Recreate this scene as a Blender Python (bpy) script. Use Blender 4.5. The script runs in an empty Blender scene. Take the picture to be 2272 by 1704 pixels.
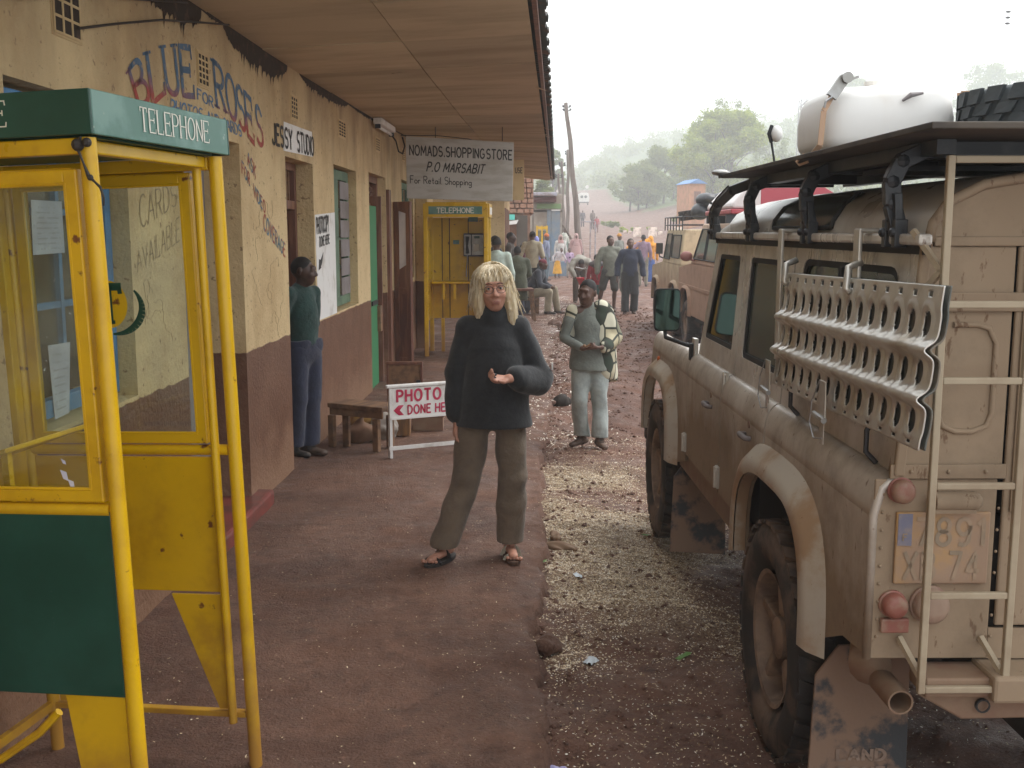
import bpy, bmesh, math, random
import numpy as np
from mathutils import Vector, Matrix, Euler
random.seed(7); RNG = np.random.default_rng(7)
S = bpy.context.scene
C = S.collection
R = math.radians
PI = math.pi

# ---------------------------------------------------------------- camera
cam_d = bpy.data.cameras.new('camera'); cam = bpy.data.objects.new('camera', cam_d); C.objects.link(cam)
cam.location = (0, 0, 1.8); cam.rotation_euler = (R(90 - 8.2), 0, 0)
cam_d.sensor_width = 36; cam_d.lens = 36 * 2362 / 2272
cam_d.clip_start = 0.05; cam_d.clip_end = 5000
S.camera = cam
# ---------------------------------------------------------------- sky, sun, exposure
W = bpy.data.worlds.new('World'); S.world = W; W.use_nodes = True
wn = W.node_tree.nodes; wl = W.node_tree.links
for n in list(wn): wn.remove(n)
w_out = wn.new('ShaderNodeOutputWorld')
sky = wn.new('ShaderNodeTexSky'); sky.sky_type = 'NISHITA'; sky.sun_disc = False
sky.sun_elevation = R(58); sky.sun_rotation = R(60); sky.air_density = 1.0; sky.dust_density = 4.0
hs = wn.new('ShaderNodeHueSaturation'); hs.inputs['Saturation'].default_value = 0.25
bg1 = wn.new('ShaderNodeBackground'); bg1.inputs[1].default_value = 0.07
bg2 = wn.new('ShaderNodeBackground'); bg2.inputs[0].default_value = (0.95, 0.98, 1.0, 1); bg2.inputs[1].default_value = 1.0
wa = wn.new('ShaderNodeAddShader')
wl.new(sky.outputs[0], hs.inputs['Color']); wl.new(hs.outputs[0], bg1.inputs[0])
wl.new(bg1.outputs[0], wa.inputs[0]); wl.new(bg2.outputs[0], wa.inputs[1]); wl.new(wa.outputs[0], w_out.inputs[0])
sl = bpy.data.lights.new('sun', 'SUN'); sl.energy = 1.2; sl.angle = R(28); sl.color = (1, 0.97, 0.93)
so = bpy.data.objects.new('sun', sl); C.objects.link(so); so.rotation_euler = (R(32), 0, R(120))
S.view_settings.view_transform = 'Standard'; S.view_settings.look = 'None'
S.view_settings.exposure = 0.60; S.view_settings.gamma = 1.0; S.view_settings.use_curve_mapping = False
S.render.engine = 'CYCLES'
S.cycles.volume_bounces = 6; S.cycles.max_bounces = 10; S.cycles.transparent_max_bounces = 16

# ---------------------------------------------------------------- object helpers
def link(o, parent=None):
    C.objects.link(o)
    if parent is not None: o.parent = parent
    return o
def tag(o, label=None, cat=None, group=None, kind=None):
    if label: o['label'] = label
    if cat: o['category'] = cat
    if group: o['group'] = group
    if kind: o['kind'] = kind
    return o
def thing(name, label, cat, loc=(0, 0, 0), rot=(0, 0, 0), group=None, scale=1.0):
    o = bpy.data.objects.new(name, None); o.empty_display_size = .1
    o.location = loc; o.rotation_euler = rot if not isinstance(rot, (int, float)) else (0, 0, rot)
    o.scale = (scale,) * 3
    link(o); return tag(o, label, cat, group)
def copy_tree(o, parent=None):
    c = o.copy(); link(c)
    c.parent = parent
    for ch in list(o.children): copy_tree(ch, c)
    return c
def mesh_obj(name, verts, faces, mat=None, parent=None, smooth=False, mats=None, fmat=None):
    me = bpy.data.meshes.new(name); me.from_pydata([tuple(v) for v in verts], [], [tuple(f) for f in faces])
    if mats:
        for m in mats: me.materials.append(m)
        if fmat is not None: me.polygons.foreach_set('material_index', np.asarray(fmat, dtype=np.int32))
    elif mat: me.materials.append(mat)
    if smooth: me.polygons.foreach_set('use_smooth', np.ones(len(me.polygons), dtype=bool))
    me.update()
    return link(bpy.data.objects.new(name, me), parent)
def np_mesh(name, V, F, mat=None, parent=None, smooth=True):
    V = np.asarray(V, dtype=np.float32); F = np.asarray(F, dtype=np.int32); k = F.shape[1]
    me = bpy.data.meshes.new(name)
    me.vertices.add(len(V)); me.vertices.foreach_set('co', V.ravel())
    me.loops.add(F.size); me.loops.foreach_set('vertex_index', F.ravel())
    me.polygons.add(len(F)); me.polygons.foreach_set('loop_start', np.arange(0, F.size, k, dtype=np.int32))
    me.polygons.foreach_set('loop_total', np.full(len(F), k, dtype=np.int32))
    me.polygons.foreach_set('use_smooth', np.full(len(F), smooth, dtype=bool))
    if mat: me.materials.append(mat)
    me.update(calc_edges=True); me.validate()
    return link(bpy.data.objects.new(name, me), parent)
class MB:
    """collects shapes, builds ONE mesh object"""
    def __init__(s): s.v = []; s.f = []
    def add(s, vs, fs):
        n = len(s.v); s.v += [tuple(v) for v in vs]; s.f += [tuple(i + n for i in f) for f in fs]; return s
    def box(s, a, b):
        x0, y0, z0 = a; x1, y1, z1 = b
        if x0 > x1: x0, x1 = x1, x0
        if y0 > y1: y0, y1 = y1, y0
        if z0 > z1: z0, z1 = z1, z0
        return s.add([(x0,y0,z0),(x1,y0,z0),(x1,y1,z0),(x0,y1,z0),(x0,y0,z1),(x1,y0,z1),(x1,y1,z1),(x0,y1,z1)],
              [(0,3,2,1),(4,5,6,7),(0,1,5,4),(1,2,6,5),(2,3,7,6),(3,0,4,7)])
    def bar(s, p, q, w, h, up=(0, 0, 1)):
        p = Vector(p); q = Vector(q); d = (q - p).normalized(); u = Vector(up)
        if abs(d.dot(u)) > .99: u = Vector((0, 1, 0))
        a = d.cross(u).normalized() * w / 2; b = a.cross(d).normalized() * h / 2
        vs = [p-a-b, p+a-b, p+a+b, p-a+b, q-a-b, q+a-b, q+a+b, q-a+b]
        return s.add(vs, [(0,1,2,3),(4,7,6,5),(0,4,5,1),(1,5,6,2),(2,6,7,3),(3,7,4,0)])
    def tube(s, pts, r, n=8, cap=True):
        pts = [Vector(p) for p in pts]; m = len(pts)
        rs = list(r) if hasattr(r, '__len__') else [r] * m
        up = Vector((0, 0, 1)); prev = None; base = len(s.v); vs = []; fs = []
        for i, p in enumerate(pts):
            d = (pts[min(i+1, m-1)] - pts[max(i-1, 0)]).normalized()
            if prev is None:
                u = up if abs(d.dot(up)) < .95 else Vector((0, 1, 0)); a = d.cross(u).normalized()
            else:
                a = (prev - d * prev.dot(d)).normalized()
            prev = a; b = d.cross(a)
            for k in range(n):
                t = 2*PI*k/n; vs.append(p + (a*math.cos(t) + b*math.sin(t)) * rs[i])
        for i in range(m-1):
            for k in range(n):
                fs.append((i*n+k, i*n+(k+1)%n, (i+1)*n+(k+1)%n, (i+1)*n+k))
        if cap: fs.append(tuple(range(n))[::-1]); fs.append(tuple((m-1)*n+k for k in range(n)))
        return s.add(vs, fs)
    def prism(s, poly, axis, a, b):
        """poly 2D extruded between a and b along axis; axis x: poly=(y,z), y: (x,z), z: (x,y)"""
        def P(u, v, w):
            return {'x': (w, u, v), 'y': (u, w, v), 'z': (u, v, w)}[axis]
        n = len(poly)
        vs = [P(u, v, a) for u, v in poly] + [P(u, v, b) for u, v in poly]
        fs = [tuple(range(n)), tuple(range(2*n-1, n-1, -1))] + [(i, i+n, (i+1)%n+n, (i+1)%n) for i in range(n)]
        return s.add(vs, fs)
    def lathe(s, prof, o=(0, 0, 0), axis='z', n=24, arc=2*PI):
        """prof list of (r, h)"""
        vs = []; fs = []; m = len(prof); full = abs(arc-2*PI) < 1e-6; nn = n if full else n+1
        for r, h in prof:
            for k in range(nn):
                t = arc*k/n; c, d = r*math.cos(t), r*math.sin(t)
                p = {'z': (c, d, h), 'x': (h, c, d), 'y': (c, h, d)}[axis]
                vs.append((p[0]+o[0], p[1]+o[1], p[2]+o[2]))
        for i in range(m-1):
            for k in range(n):
                k2 = (k+1) % nn
                fs.append((i*nn+k, i*nn+k2, (i+1)*nn+k2, (i+1)*nn+k))
        return s.add(vs, fs)
    def ball(s, c, r, nu=12, nv=8, sc=(1, 1, 1)):
        vs = []; fs = []
        for j in range(nv+1):
            t = PI*j/nv
            for i in range(nu):
                p = 2*PI*i/nu
                vs.append((c[0]+r*sc[0]*math.sin(t)*math.cos(p), c[1]+r*sc[1]*math.sin(t)*math.sin(p), c[2]+r*sc[2]*math.cos(t)))
        for j in range(nv):
            for i in range(nu):
                fs.append((j*nu+i, (j+1)*nu+i, (j+1)*nu+(i+1)%nu, j*nu+(i+1)%nu))
        return s.add(vs, fs)
    def build(s, name, mat, parent=None, bevel=0, smooth=False, seg=2, solid=0, autosm=None):
        o = mesh_obj(name, s.v, s.f, mat, parent, smooth)
        bm = bmesh.new(); bm.from_mesh(o.data); bmesh.ops.remove_doubles(bm, verts=bm.verts, dist=1e-6)
        bmesh.ops.recalc_face_normals(bm, faces=bm.faces); bm.to_mesh(o.data); bm.free()
        if smooth: o.data.polygons.foreach_set('use_smooth', np.ones(len(o.data.polygons), dtype=bool))
        if smooth and autosm is not None:
            o.data.set_sharp_from_angle(angle=R(autosm))
        if solid:
            m = o.modifiers.new('solid', 'SOLIDIFY'); m.thickness = solid; m.offset = 0
        if bevel:
            m = o.modifiers.new('bevel', 'BEVEL'); m.width = bevel; m.segments = seg; m.limit_method = 'ANGLE'; m.angle_limit = R(40)
        return o

# ---------------------------------------------------------------- materials
def rgb(r, g, b):
    """0..255 sRGB -> linear"""
    f = lambda c: ((c/255+.055)/1.055)**2.4 if c/255 > .04045 else c/255/12.92
    return (f(r), f(g), f(b), 1)
def nt(mat): return mat.node_tree.nodes, mat.node_tree.links
def mat(name, col, rough=.7, col2=None, scale=8, detail=6, mixlo=.4, mixhi=.62, bump=0, bscale=40, metal=0,
        spots=None, spotcol=None, spotscale=20, spotlo=.66, stretch=None, spec=.5, dirt=None, dirtz=(0, .5), sheen=0, coat=0, rvar=0, bdist=.004):
    """generic weathered surface: base/second colour by noise, optional spots (rust, stain), optional mud that climbs from dirtz[0] to dirtz[1] (object z)"""
    m = bpy.data.materials.new(name); m.use_nodes = True; N, L = nt(m)
    b = N['Principled BSDF']; b.inputs['Roughness'].default_value = rough; b.inputs['Metallic'].default_value = metal
    b.inputs['Specular IOR Level'].default_value = spec
    if coat: b.inputs['Coat Weight'].default_value = coat; b.inputs['Coat Roughness'].default_value = .2
    if sheen: b.inputs['Sheen Weight'].default_value = sheen; b.inputs['Sheen Roughness'].default_value = .6
    col = tuple(col)[:3] + (1,)
    b.inputs['Base Color'].default_value = col
    tc = N.new('ShaderNodeTexCoord'); src = tc.outputs['Object']
    if stretch:
        mp = N.new('ShaderNodeMapping'); mp.inputs['Scale'].default_value = stretch; L.new(src, mp.inputs[0]); src = mp.outputs[0]
    def noise(sc, det=6, vec=src, rg=.6):
        n = N.new('ShaderNodeTexNoise'); n.inputs['Scale'].default_value = sc; n.inputs['Detail'].default_value = det
        n.inputs['Roughness'].default_value = rg; L.new(vec, n.inputs['Vector']); return n.outputs[0]
    def ramp(s, lo, hi):
        r = N.new('ShaderNodeMapRange'); r.inputs[1].default_value = lo; r.inputs[2].default_value = hi; r.interpolation_type = 'SMOOTHSTEP'
        L.new(s, r.inputs[0]); return r.outputs[0]
    def mix(f, a, c):
        x = N.new('ShaderNodeMix'); x.data_type = 'RGBA'; L.new(f, x.inputs[0])
        for k, v in ((6, a), (7, c)):
            if isinstance(v, tuple): x.inputs[k].default_value = v[:3] + (1,)
            else: L.new(v, x.inputs[k])
        return x.outputs[2]
    cur = col
    if col2: cur = mix(ramp(noise(scale, detail), mixlo, mixhi), cur, tuple(col2))
    if spotcol: cur = mix(ramp(noise(spotscale, 4, tc.outputs['Object']), spotlo, spotlo+.06), cur, tuple(spotcol))
    if dirt:
        sp = N.new('ShaderNodeSeparateXYZ'); L.new(tc.outputs['Object'], sp.inputs[0])
        a = N.new('ShaderNodeMath'); a.operation = 'MULTIPLY_ADD'; L.new(noise(6, 8, tc.outputs['Object'], .7), a.inputs[0])
        a.inputs[1].default_value = -(dirtz[1]-dirtz[0]) * 1.1; L.new(sp.outputs['Z'], a.inputs[2])
        r = N.new('ShaderNodeMapRange'); h = dirtz[1]-dirtz[0]
        r.inputs[1].default_value = dirtz[0]-h*.3; r.inputs[2].default_value = dirtz[1]-h*.55
        r.inputs[3].default_value = 1; r.inputs[4].default_value = 0; L.new(a.outputs[0], r.inputs[0])
        cur = mix(r.outputs[0], cur, tuple(dirt))
    if not isinstance(cur, tuple): L.new(cur, b.inputs['Base Color'])
    if rvar:
        r = N.new('ShaderNodeMapRange'); r.inputs[1].default_value = .3; r.inputs[2].default_value = .7
        r.inputs[3].default_value = max(.03, rough-rvar); r.inputs[4].default_value = min(1, rough+rvar)
        L.new(noise(scale*.7, 5), r.inputs[0]); L.new(r.outputs[0], b.inputs['Roughness'])
    if bump:
        bp = N.new('ShaderNodeBump'); bp.inputs['Strength'].default_value = bump; bp.inputs['Distance'].default_value = bdist
        L.new(noise(bscale, 8), bp.inputs['Height']); L.new(bp.outputs[0], b.inputs['Normal'])
    return m
def glass_mat(name, tint=(.9, .95, .92), alpha=.12, rough=.03):
    """thin pane: mostly clear, with a real gloss reflection and some dust"""
    m = bpy.data.materials.new(name); m.use_nodes = True; N, L = nt(m); out = N['Material Output']
    N.remove(N['Principled BSDF'])
    t = N.new('ShaderNodeBsdfTransparent'); t.inputs[0].default_value = tuple(tint)+(1,)
    g = N.new('ShaderNodeBsdfGlossy'); g.inputs['Roughness'].default_value = rough
    d = N.new('ShaderNodeBsdfDiffuse'); d.inputs[0].default_value = (.45, .42, .38, 1)
    fr = N.new('ShaderNodeFresnel'); fr.inputs[0].default_value = 1.45
    m1 = N.new('ShaderNodeMixShader'); L.new(fr.outputs[0], m1.inputs[0]); L.new(t.outputs[0], m1.inputs[1]); L.new(g.outputs[0], m1.inputs[2])
    m2 = N.new('ShaderNodeMixShader'); L.new(m1.outputs[0], m2.inputs[1]); L.new(d.outputs[0], m2.inputs[2])
    tc = N.new('ShaderNodeTexCoord'); n = N.new('ShaderNodeTexNoise'); n.inputs['Scale'].default_value = 5; n.inputs['Detail'].default_value = 8
    L.new(tc.outputs['Object'], n.inputs['Vector']); r = N.new('ShaderNodeMapRange'); r.inputs[1].default_value = .4; r.inputs[2].default_value = .75
    r.inputs[3].default_value = 0; r.inputs[4].default_value = alpha; L.new(n.outputs[0], r.inputs[0]); L.new(r.outputs[0], m2.inputs[0])
    L.new(m2.outputs[0], out.inputs[0]); return m

# ---------------------------------------------------------------- painted lettering: a stroke alphabet laid on a surface
_a = lambda cx, cy, rx, ry, t0, t1, n=9: [(cx+rx*math.cos(R(t0+(t1-t0)*i/n)), cy+ry*math.sin(R(t0+(t1-t0)*i/n))) for i in range(n+1)]
GL = {
 'A': [[(0,0),(.3,1),(.6,0)], [(.11,.36),(.49,.36)]],
 'B': [[(0,0),(0,1)], [(0,1)]+_a(.25,.76,.27,.24,90,-90)+[(0,.52)], [(.2,.52)]+_a(.27,.26,.3,.26,90,-90)+[(0,0)]],
 'C': [_a(.32,.5,.32,.5,50,310,14)],
 'D': [[(0,0),(0,1)], [(0,1)]+_a(.15,.5,.42,.5,90,-90,12)+[(0,0)]],
 'E': [[(.5,1),(0,1),(0,0),(.5,0)], [(0,.53),(.4,.53)]],
 'F': [[(.5,1),(0,1),(0,0)], [(0,.53),(.4,.53)]],
 'G': [_a(.33,.5,.33,.5,50,330,14)+[(.62,.45),(.38,.45)]],
 'H': [[(0,0),(0,1)], [(.55,0),(.55,1)], [(0,.52),(.55,.52)]],
 'I': [[(.05,0),(.05,1)]],
 'J': [[(.45,1)]+[(.45,.25)]+_a(.23,.24,.22,.24,0,-170)],
 'K': [[(0,0),(0,1)], [(.5,1),(0,.42)], [(.15,.56),(.52,0)]],
 'L': [[(0,1),(0,0),(.48,0)]],
 'M': [[(0,0),(.05,1),(.37,.25),(.69,1),(.74,0)]],
 'N': [[(0,0),(0,1),(.55,0),(.55,1)]],
 'O': [_a(.33,.5,.33,.5,90,450,20)],
 'P': [[(0,0),(0,1)], [(0,1)]+_a(.25,.74,.27,.26,90,-90)+[(0,.48)]],
 'Q': [_a(.33,.5,.33,.5,90,450,20), [(.4,.25),(.62,-.05)]],
 'R': [[(0,0),(0,1)], [(0,1)]+_a(.25,.75,.27,.25,90,-90)+[(0,.5)], [(.22,.5),(.54,0)]],
 'S': [_a(.27,.74,.25,.26,40,250,10)+_a(.27,.26,.27,.26,80,-140,10)],
 'T': [[(.28,0),(.28,1)], [(0,1),(.56,1)]],
 'U': [[(0,1),(0,.28)]+_a(.27,.28,.27,.28,180,360,10)+[(.54,.28),(.54,1)]],
 'V': [[(0,1),(.3,0),(.6,1)]],
 'X': [[(0,1),(.55,0)], [(0,0),(.55,1)]],
 'Y': [[(0,1),(.28,.5),(.56,1)], [(.28,.5),(.28,0)]],
 'Z': [[(0,1),(.52,1),(0,0),(.54,0)]],
 '1': [[(.05,.8),(.25,1),(.25,0)]], '2': [_a(.26,.72,.26,.28,160,-30,10)+[(0,0),(.54,0)]],
 '3': [_a(.25,.75,.25,.25,150,-90,10), _a(.25,.26,.27,.26,90,-150,10)],
 '4': [[(.4,0),(.4,1),(0,.3),(.55,.3)]], '7': [[(0,1),(.52,1),(.18,0)]],
 '8': [_a(.27,.75,.23,.25,90,450,14), _a(.27,.26,.27,.26,90,450,14)],
 '9': [_a(.27,.7,.26,.3,0,360,14), [(.53,.7),(.5,.3)]+_a(.25,.25,.25,.25,10,-120)],
 '.': [[(.03,.0),(.09,.05)]], "'": [[(.05,1),(.03,.8)]], '(': [[(.2,1),(.05,.5),(.2,0)]],
 'a': [_a(.2,.22,.2,.22,60,420,12), [(.4,.45),(.4,.0)]], 'e': [[(.02,.25),(.4,.25)]+_a(.21,.24,.2,.24,10,310,12)],
 'g': [_a(.2,.2,.2,.22,60,420,12), [(.4,.42),(.42,-.15)]+_a(.22,-.17,.2,.17,0,-150)],
 'h': [[(0,0),(0,.9)], [(0,.3)]+_a(.19,.26,.19,.18,170,0)+[(.38,0)]],
 'i': [[(.05,0),(.05,.45)], [(.05,.62),(.06,.68)]], 'l': [[(.05,.9),(.05,.08),(.15,0)]],
 'n': [[(0,0),(0,.45)], [(0,.3)]+_a(.18,.26,.18,.18,170,0)+[(.36,0)]], 'o': [_a(.21,.22,.21,.23,90,450,14)],
 'p': [[(0,.45),(0,-.35)], _a(.2,.22,.2,.22,120,480,12)], 'r': [[(0,0),(0,.45)], [(0,.28)]+_a(.18,.26,.17,.18,170,50)],
 't': [[(.15,.8),(.15,.1),(.28,0)], [(0,.5),(.3,.5)]],
}
def text_strokes(txt, gap=.22, space=.45):
    out = []; x = 0
    for ch in txt:
        if ch == ' ': x += space; continue
        g = GL[ch]; w = max(p[0] for st in g for p in st)
        for st in g: out.append([(px_+x, py_) for px_, py_ in st])
        x += w + gap
    return out, x-gap
def lay_text(mb, txt, fmap, weight=.13, gap=.22, serif=0, thick=.0015, jit=0, space=.45, contrast=1.0):
    """fmap(u 0..1, v 0..1) -> 3D point (Vector) plus normal; strokes become thin raised ribbons"""
    sts, wd = text_strokes(txt, gap, space)
    def ribbon(st, w):
        # resample
        P = []
        for i in range(len(st)-1):
            a, b = Vector(st[i]), Vector(st[i+1]); k = max(1, int((b-a).length/.12))
            for j in range(k): P.append(a.lerp(b, j/k))
        P.append(Vector(st[-1])); n = len(P); L_ = []; R_ = []
        closed = (P[0]-P[-1]).length < 1e-4
        for i in range(n):
            if closed and i in (0, n-1): d = (P[1]-P[-2]).normalized()
            else: d = (P[min(i+1, n-1)]-P[max(i-1, 0)]).normalized()
            ww = w
            if contrast != 1.0: ww = w*(contrast+(1-contrast)*abs(d.y)**2)
            nn = Vector((-d.y, d.x))*ww/2*(1+random.uniform(-jit, jit)); e = Vector((0, 0))
            if not closed and i == 0: e = -d*w*.25
            if not closed and i == n-1: e = d*w*.25
            L_.append(P[i]+nn+e); R_.append(P[i]-nn+e)
        vs = []
        for q in L_+R_:
            p, nr = fmap(q.x/wd, q.y); vs.append(p+nr*thick)
        mb.add(vs, [(i, i+1, n+i+1, n+i) for i in range(n-1)])
    for st in sts:
        ribbon(st, weight)
        if serif:
            for k, e in ((0, st[0]), (-1, st[-1])):
                o = st[1] if k == 0 else st[-2]
                dx, dy = e[0]-o[0], e[1]-o[1]
                if len(st) > 6 and abs(st[0][0]-st[-1][0]) < 1e-3 and abs(st[0][1]-st[-1][1]) < 1e-3: continue
                if abs(dy) > abs(dx)*.6 and (e[1] < .03 or e[1] > .97): ribbon([(e[0]-serif, e[1]), (e[0]+serif, e[1])], weight*.45)
                elif abs(dx) >= abs(dy) and abs(e[0]-o[0]) > .3: ribbon([(e[0], e[1]-serif*.9), (e[0], e[1]+serif*.9)] if .1 < e[1] < .9 else [(e[0], e[1]), (e[0]+.02, e[1]+(serif*1.5 if e[1] < .5 else -serif*1.5))], weight*.45)
def plane_map(o, ux, vy, n):
    o = Vector(o); ux = Vector(ux); vy = Vector(vy); n = Vector(n).normalized()
    return lambda u, v: (o+ux*u+vy*v, n)
def quad_map(bl, br, tr, tl, n):
    bl, br, tr, tl, n = map(Vector, (bl, br, tr, tl, n))
    return lambda u, v: ((bl.lerp(br, u)).lerp(tl.lerp(tr, u), v), n)
# ---------------------------------------------------------------- implicit surfaces for bodies, cloth, sacks
def N3(v): v = np.asarray(v, float); return v/ (np.linalg.norm(v)+1e-9)
def cap(p, q, r0, r1=None, k=.03, flat=None, op='+'): return dict(t='c', p=np.array(p, float), q=np.array(q, float), r=(r0, r0 if r1 is None else r1), k=k, flat=flat, op=op)
def ell(c, r, k=.02, rot=None, op='+'):
    M = np.eye(3) if rot is None else np.array(Euler([R(a) for a in rot]).to_matrix())
    return dict(t='e', c=np.array(c, float), r=np.array(r if hasattr(r, '__len__') else (r, r, r), float), M=M, k=k, op=op)
def cut(p, n): return dict(t='h', p=np.array(p, float), n=N3(n), op='cut', k=.0)
def xf(prims, M):
    """rigid transform of prims by 4x4"""
    M = np.array(M); Rm = M[:3, :3]; T = M[:3, 3]; out = []
    for p in prims:
        q = dict(p)
        if p['t'] == 'c':
            q['p'] = Rm@p['p']+T; q['q'] = Rm@p['q']+T
            if p['flat']: q['flat'] = (Rm@np.array(p['flat'][0], float), p['flat'][1])
        elif p['t'] == 'e': q['c'] = Rm@p['c']+T; q['M'] = Rm@p['M']
        else: q['p'] = Rm@p['p']+T; q['n'] = Rm@p['n']
        out.append(q)
    return out
def sdf_verts(prims, res, disp=None):
    lo = np.full(3, 1e9); hi = -lo
    for p in prims:
        if p['op'] != '+': continue
        if p['t'] == 'c':
            m = max(p['r'])*1.25; lo = np.minimum(lo, np.minimum(p['p'], p['q'])-m); hi = np.maximum(hi, np.maximum(p['p'], p['q'])+m)
        elif p['t'] == 'e': m = p['r'].max(); lo = np.minimum(lo, p['c']-m); hi = np.maximum(hi, p['c']+m)
    pad = 4*res+.02; lo -= pad; hi += pad
    n = np.ceil((hi-lo)/res).astype(int)+1
    ax = [lo[i]+res*np.arange(n[i]) for i in range(3)]
    D = np.full(n, 1.0, dtype=np.float32)
    for p in prims:
        k = max(p['k'], 1e-4)
        if p['t'] == 'c': m = max(p['r'])*(1.25)+k+3*res; a = np.minimum(p['p'], p['q'])-m; b = np.maximum(p['p'], p['q'])+m
        elif p['t'] == 'e': m = p['r'].max()+k+3*res; a = p['c']-m; b = p['c']+m
        else: a = lo; b = hi
        i0 = np.clip(((a-lo)/res).astype(int), 0, n-1); i1 = np.clip(((b-lo)/res).astype(int)+2, 1, n)
        if (i1 <= i0).any(): continue
        sl_ = tuple(slice(i0[i], i1[i]) for i in range(3))
        X, Y, Z = np.meshgrid(*[ax[i][sl_[i]].astype(np.float32) for i in range(3)], indexing='ij')
        if p['t'] == 'c':
            d0 = p['q']-p['p']; L2 = max(d0@d0, 1e-9)
            x, y, z = X-p['p'][0], Y-p['p'][1], Z-p['p'][2]
            t = np.clip((x*d0[0]+y*d0[1]+z*d0[2])/L2, 0, 1)
            x, y, z = x-t*d0[0], y-t*d0[1], z-t*d0[2]; f = 1
            if p['flat']:
                nn, f = N3(p['flat'][0]), p['flat'][1]; c_ = (x*nn[0]+y*nn[1]+z*nn[2])*(1/f-1)
                x, y, z = x+nn[0]*c_, y+nn[1]*c_, z+nn[2]*c_
            d = np.sqrt(x*x+y*y+z*z)-(p['r'][0]+(p['r'][1]-p['r'][0])*t)
            if f < 1: d = d*(f+.15)
        elif p['t'] == 'e':
            x, y, z = X-p['c'][0], Y-p['c'][1], Z-p['c'][2]; M = p['M']
            q = [(x*M[0, j]+y*M[1, j]+z*M[2, j])/p['r'][j] for j in range(3)]
            k0 = np.sqrt(q[0]**2+q[1]**2+q[2]**2); k1 = np.sqrt(sum((q[j]/p['r'][j])**2 for j in range(3)))+1e-6
            d = k0*(k0-1)/k1
        else: d = (X-p['p'][0])*p['n'][0]+(Y-p['p'][1])*p['n'][1]+(Z-p['p'][2])*p['n'][2]
        A = D[sl_]
        if p['op'] == '+':
            h = np.clip(.5+.5*(A-d)/k, 0, 1); D[sl_] = A*(1-h)+d*h-k*h*(1-h)
        elif p['op'] == '-':
            d = -d; h = np.clip(.5+.5*(d-A)/k, 0, 1); D[sl_] = A*(1-h)+d*h+k*h*(1-h)
        else: D[sl_] = np.maximum(A, d)
    if disp is not None:
        I = np.nonzero(np.abs(D) < .04); P = np.stack([ax[j][I[j]] for j in range(3)], 1); D[I] += disp(P).astype(np.float32)
    # surface nets
    Sg = D < 0
    c8 = [Sg[i:n[0]-1+i, j:n[1]-1+j, k:n[2]-1+k] for i in (0, 1) for j in (0, 1) for k in (0, 1)]
    anyv = np.zeros_like(c8[0]); allv = np.ones_like(c8[0])
    for c in c8: anyv |= c; allv &= c
    act = np.nonzero(anyv & ~allv); m = len(act[0])
    ids = np.full(anyv.shape, -1, dtype=np.int32); ids[act] = np.arange(m)
    val = {(i, j, k): D[act[0]+i, act[1]+j, act[2]+k] for i in (0, 1) for j in (0, 1) for k in (0, 1)}
    pos = np.zeros((m, 3)); cnt = np.zeros(m)
    for a3 in range(3):
        for o1 in (0, 1):
            for o2 in (0, 1):
                c = [0, 0, 0]; oth = [x for x in range(3) if x != a3]; c[oth[0]] = o1; c[oth[1]] = o2
                c0 = list(c); c1 = list(c); c0[a3] = 0; c1[a3] = 1; v0, v1 = val[tuple(c0)], val[tuple(c1)]
                cr = (v0 < 0) != (v1 < 0); t = np.where(cr, v0/(v0-v1+1e-12), 0)
                q = np.zeros((m, 3)); q[:, a3] = t; q[:, oth[0]] = o1; q[:, oth[1]] = o2
                pos += q*cr[:, None]; cnt += cr
    V = (pos/np.maximum(cnt, 1)[:, None]+np.stack(act, 1))*res+lo
    F = []
    for a3 in range(3):
        o = [x for x in range(3) if x != a3]
        s0 = [slice(None)]*3; s1 = [slice(None)]*3; s0[a3] = slice(0, n[a3]-1); s1[a3] = slice(1, n[a3])
        for j in o: s0[j] = slice(1, n[j]-1); s1[j] = slice(1, n[j]-1)
        A, B = Sg[tuple(s0)], Sg[tuple(s1)]; cr = np.nonzero(A != B)
        idx = [cr[0].copy(), cr[1].copy(), cr[2].copy()]
        for j in o: idx[j] += 1
        def cell(d1, d2):
            q = [idx[0].copy(), idx[1].copy(), idx[2].copy()]; q[o[0]] += d1; q[o[1]] += d2; return ids[q[0], q[1], q[2]]
        f = np.stack([cell(-1, -1), cell(0, -1), cell(0, 0), cell(-1, 0)], 1)
        fl = A[cr] if a3 != 1 else ~A[cr]
        f[~fl] = f[~fl][:, ::-1]; F.append(f)
    F = np.concatenate(F); F = F[(F >= 0).all(1)]
    return V, F
def blob(name, prims, res, mat, parent, scale=1.0, disp=None, smooth_it=1):
    V, F = sdf_verts(prims, res, disp)
    for _ in range(smooth_it):
        A = np.zeros_like(V); cn = np.zeros(len(V))
        for i in range(4):
            np.add.at(A, F[:, i], V[F[:, (i+1) % 4]]+V[F[:, (i-1) % 4]]); np.add.at(cn, F[:, i], 2)
        V = V*.45+.55*A/np.maximum(cn, 1)[:, None]
    return np_mesh(name, V*scale, F, mat, parent)
def folds(amp, seed=0, fz=9, fx=14):
    r = np.random.default_rng(seed); K = r.normal(size=(5, 3))*np.array([fx, fx, fz]); ph = r.uniform(0, 6, 5)
    def f(P):
        w = 0
        for i in range(5): w = w+np.sin(P@K[i]+ph[i]+1.3*np.sin(P@K[(i+1) % 5]*.5))
        return amp*w/2.5
    return f
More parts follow.
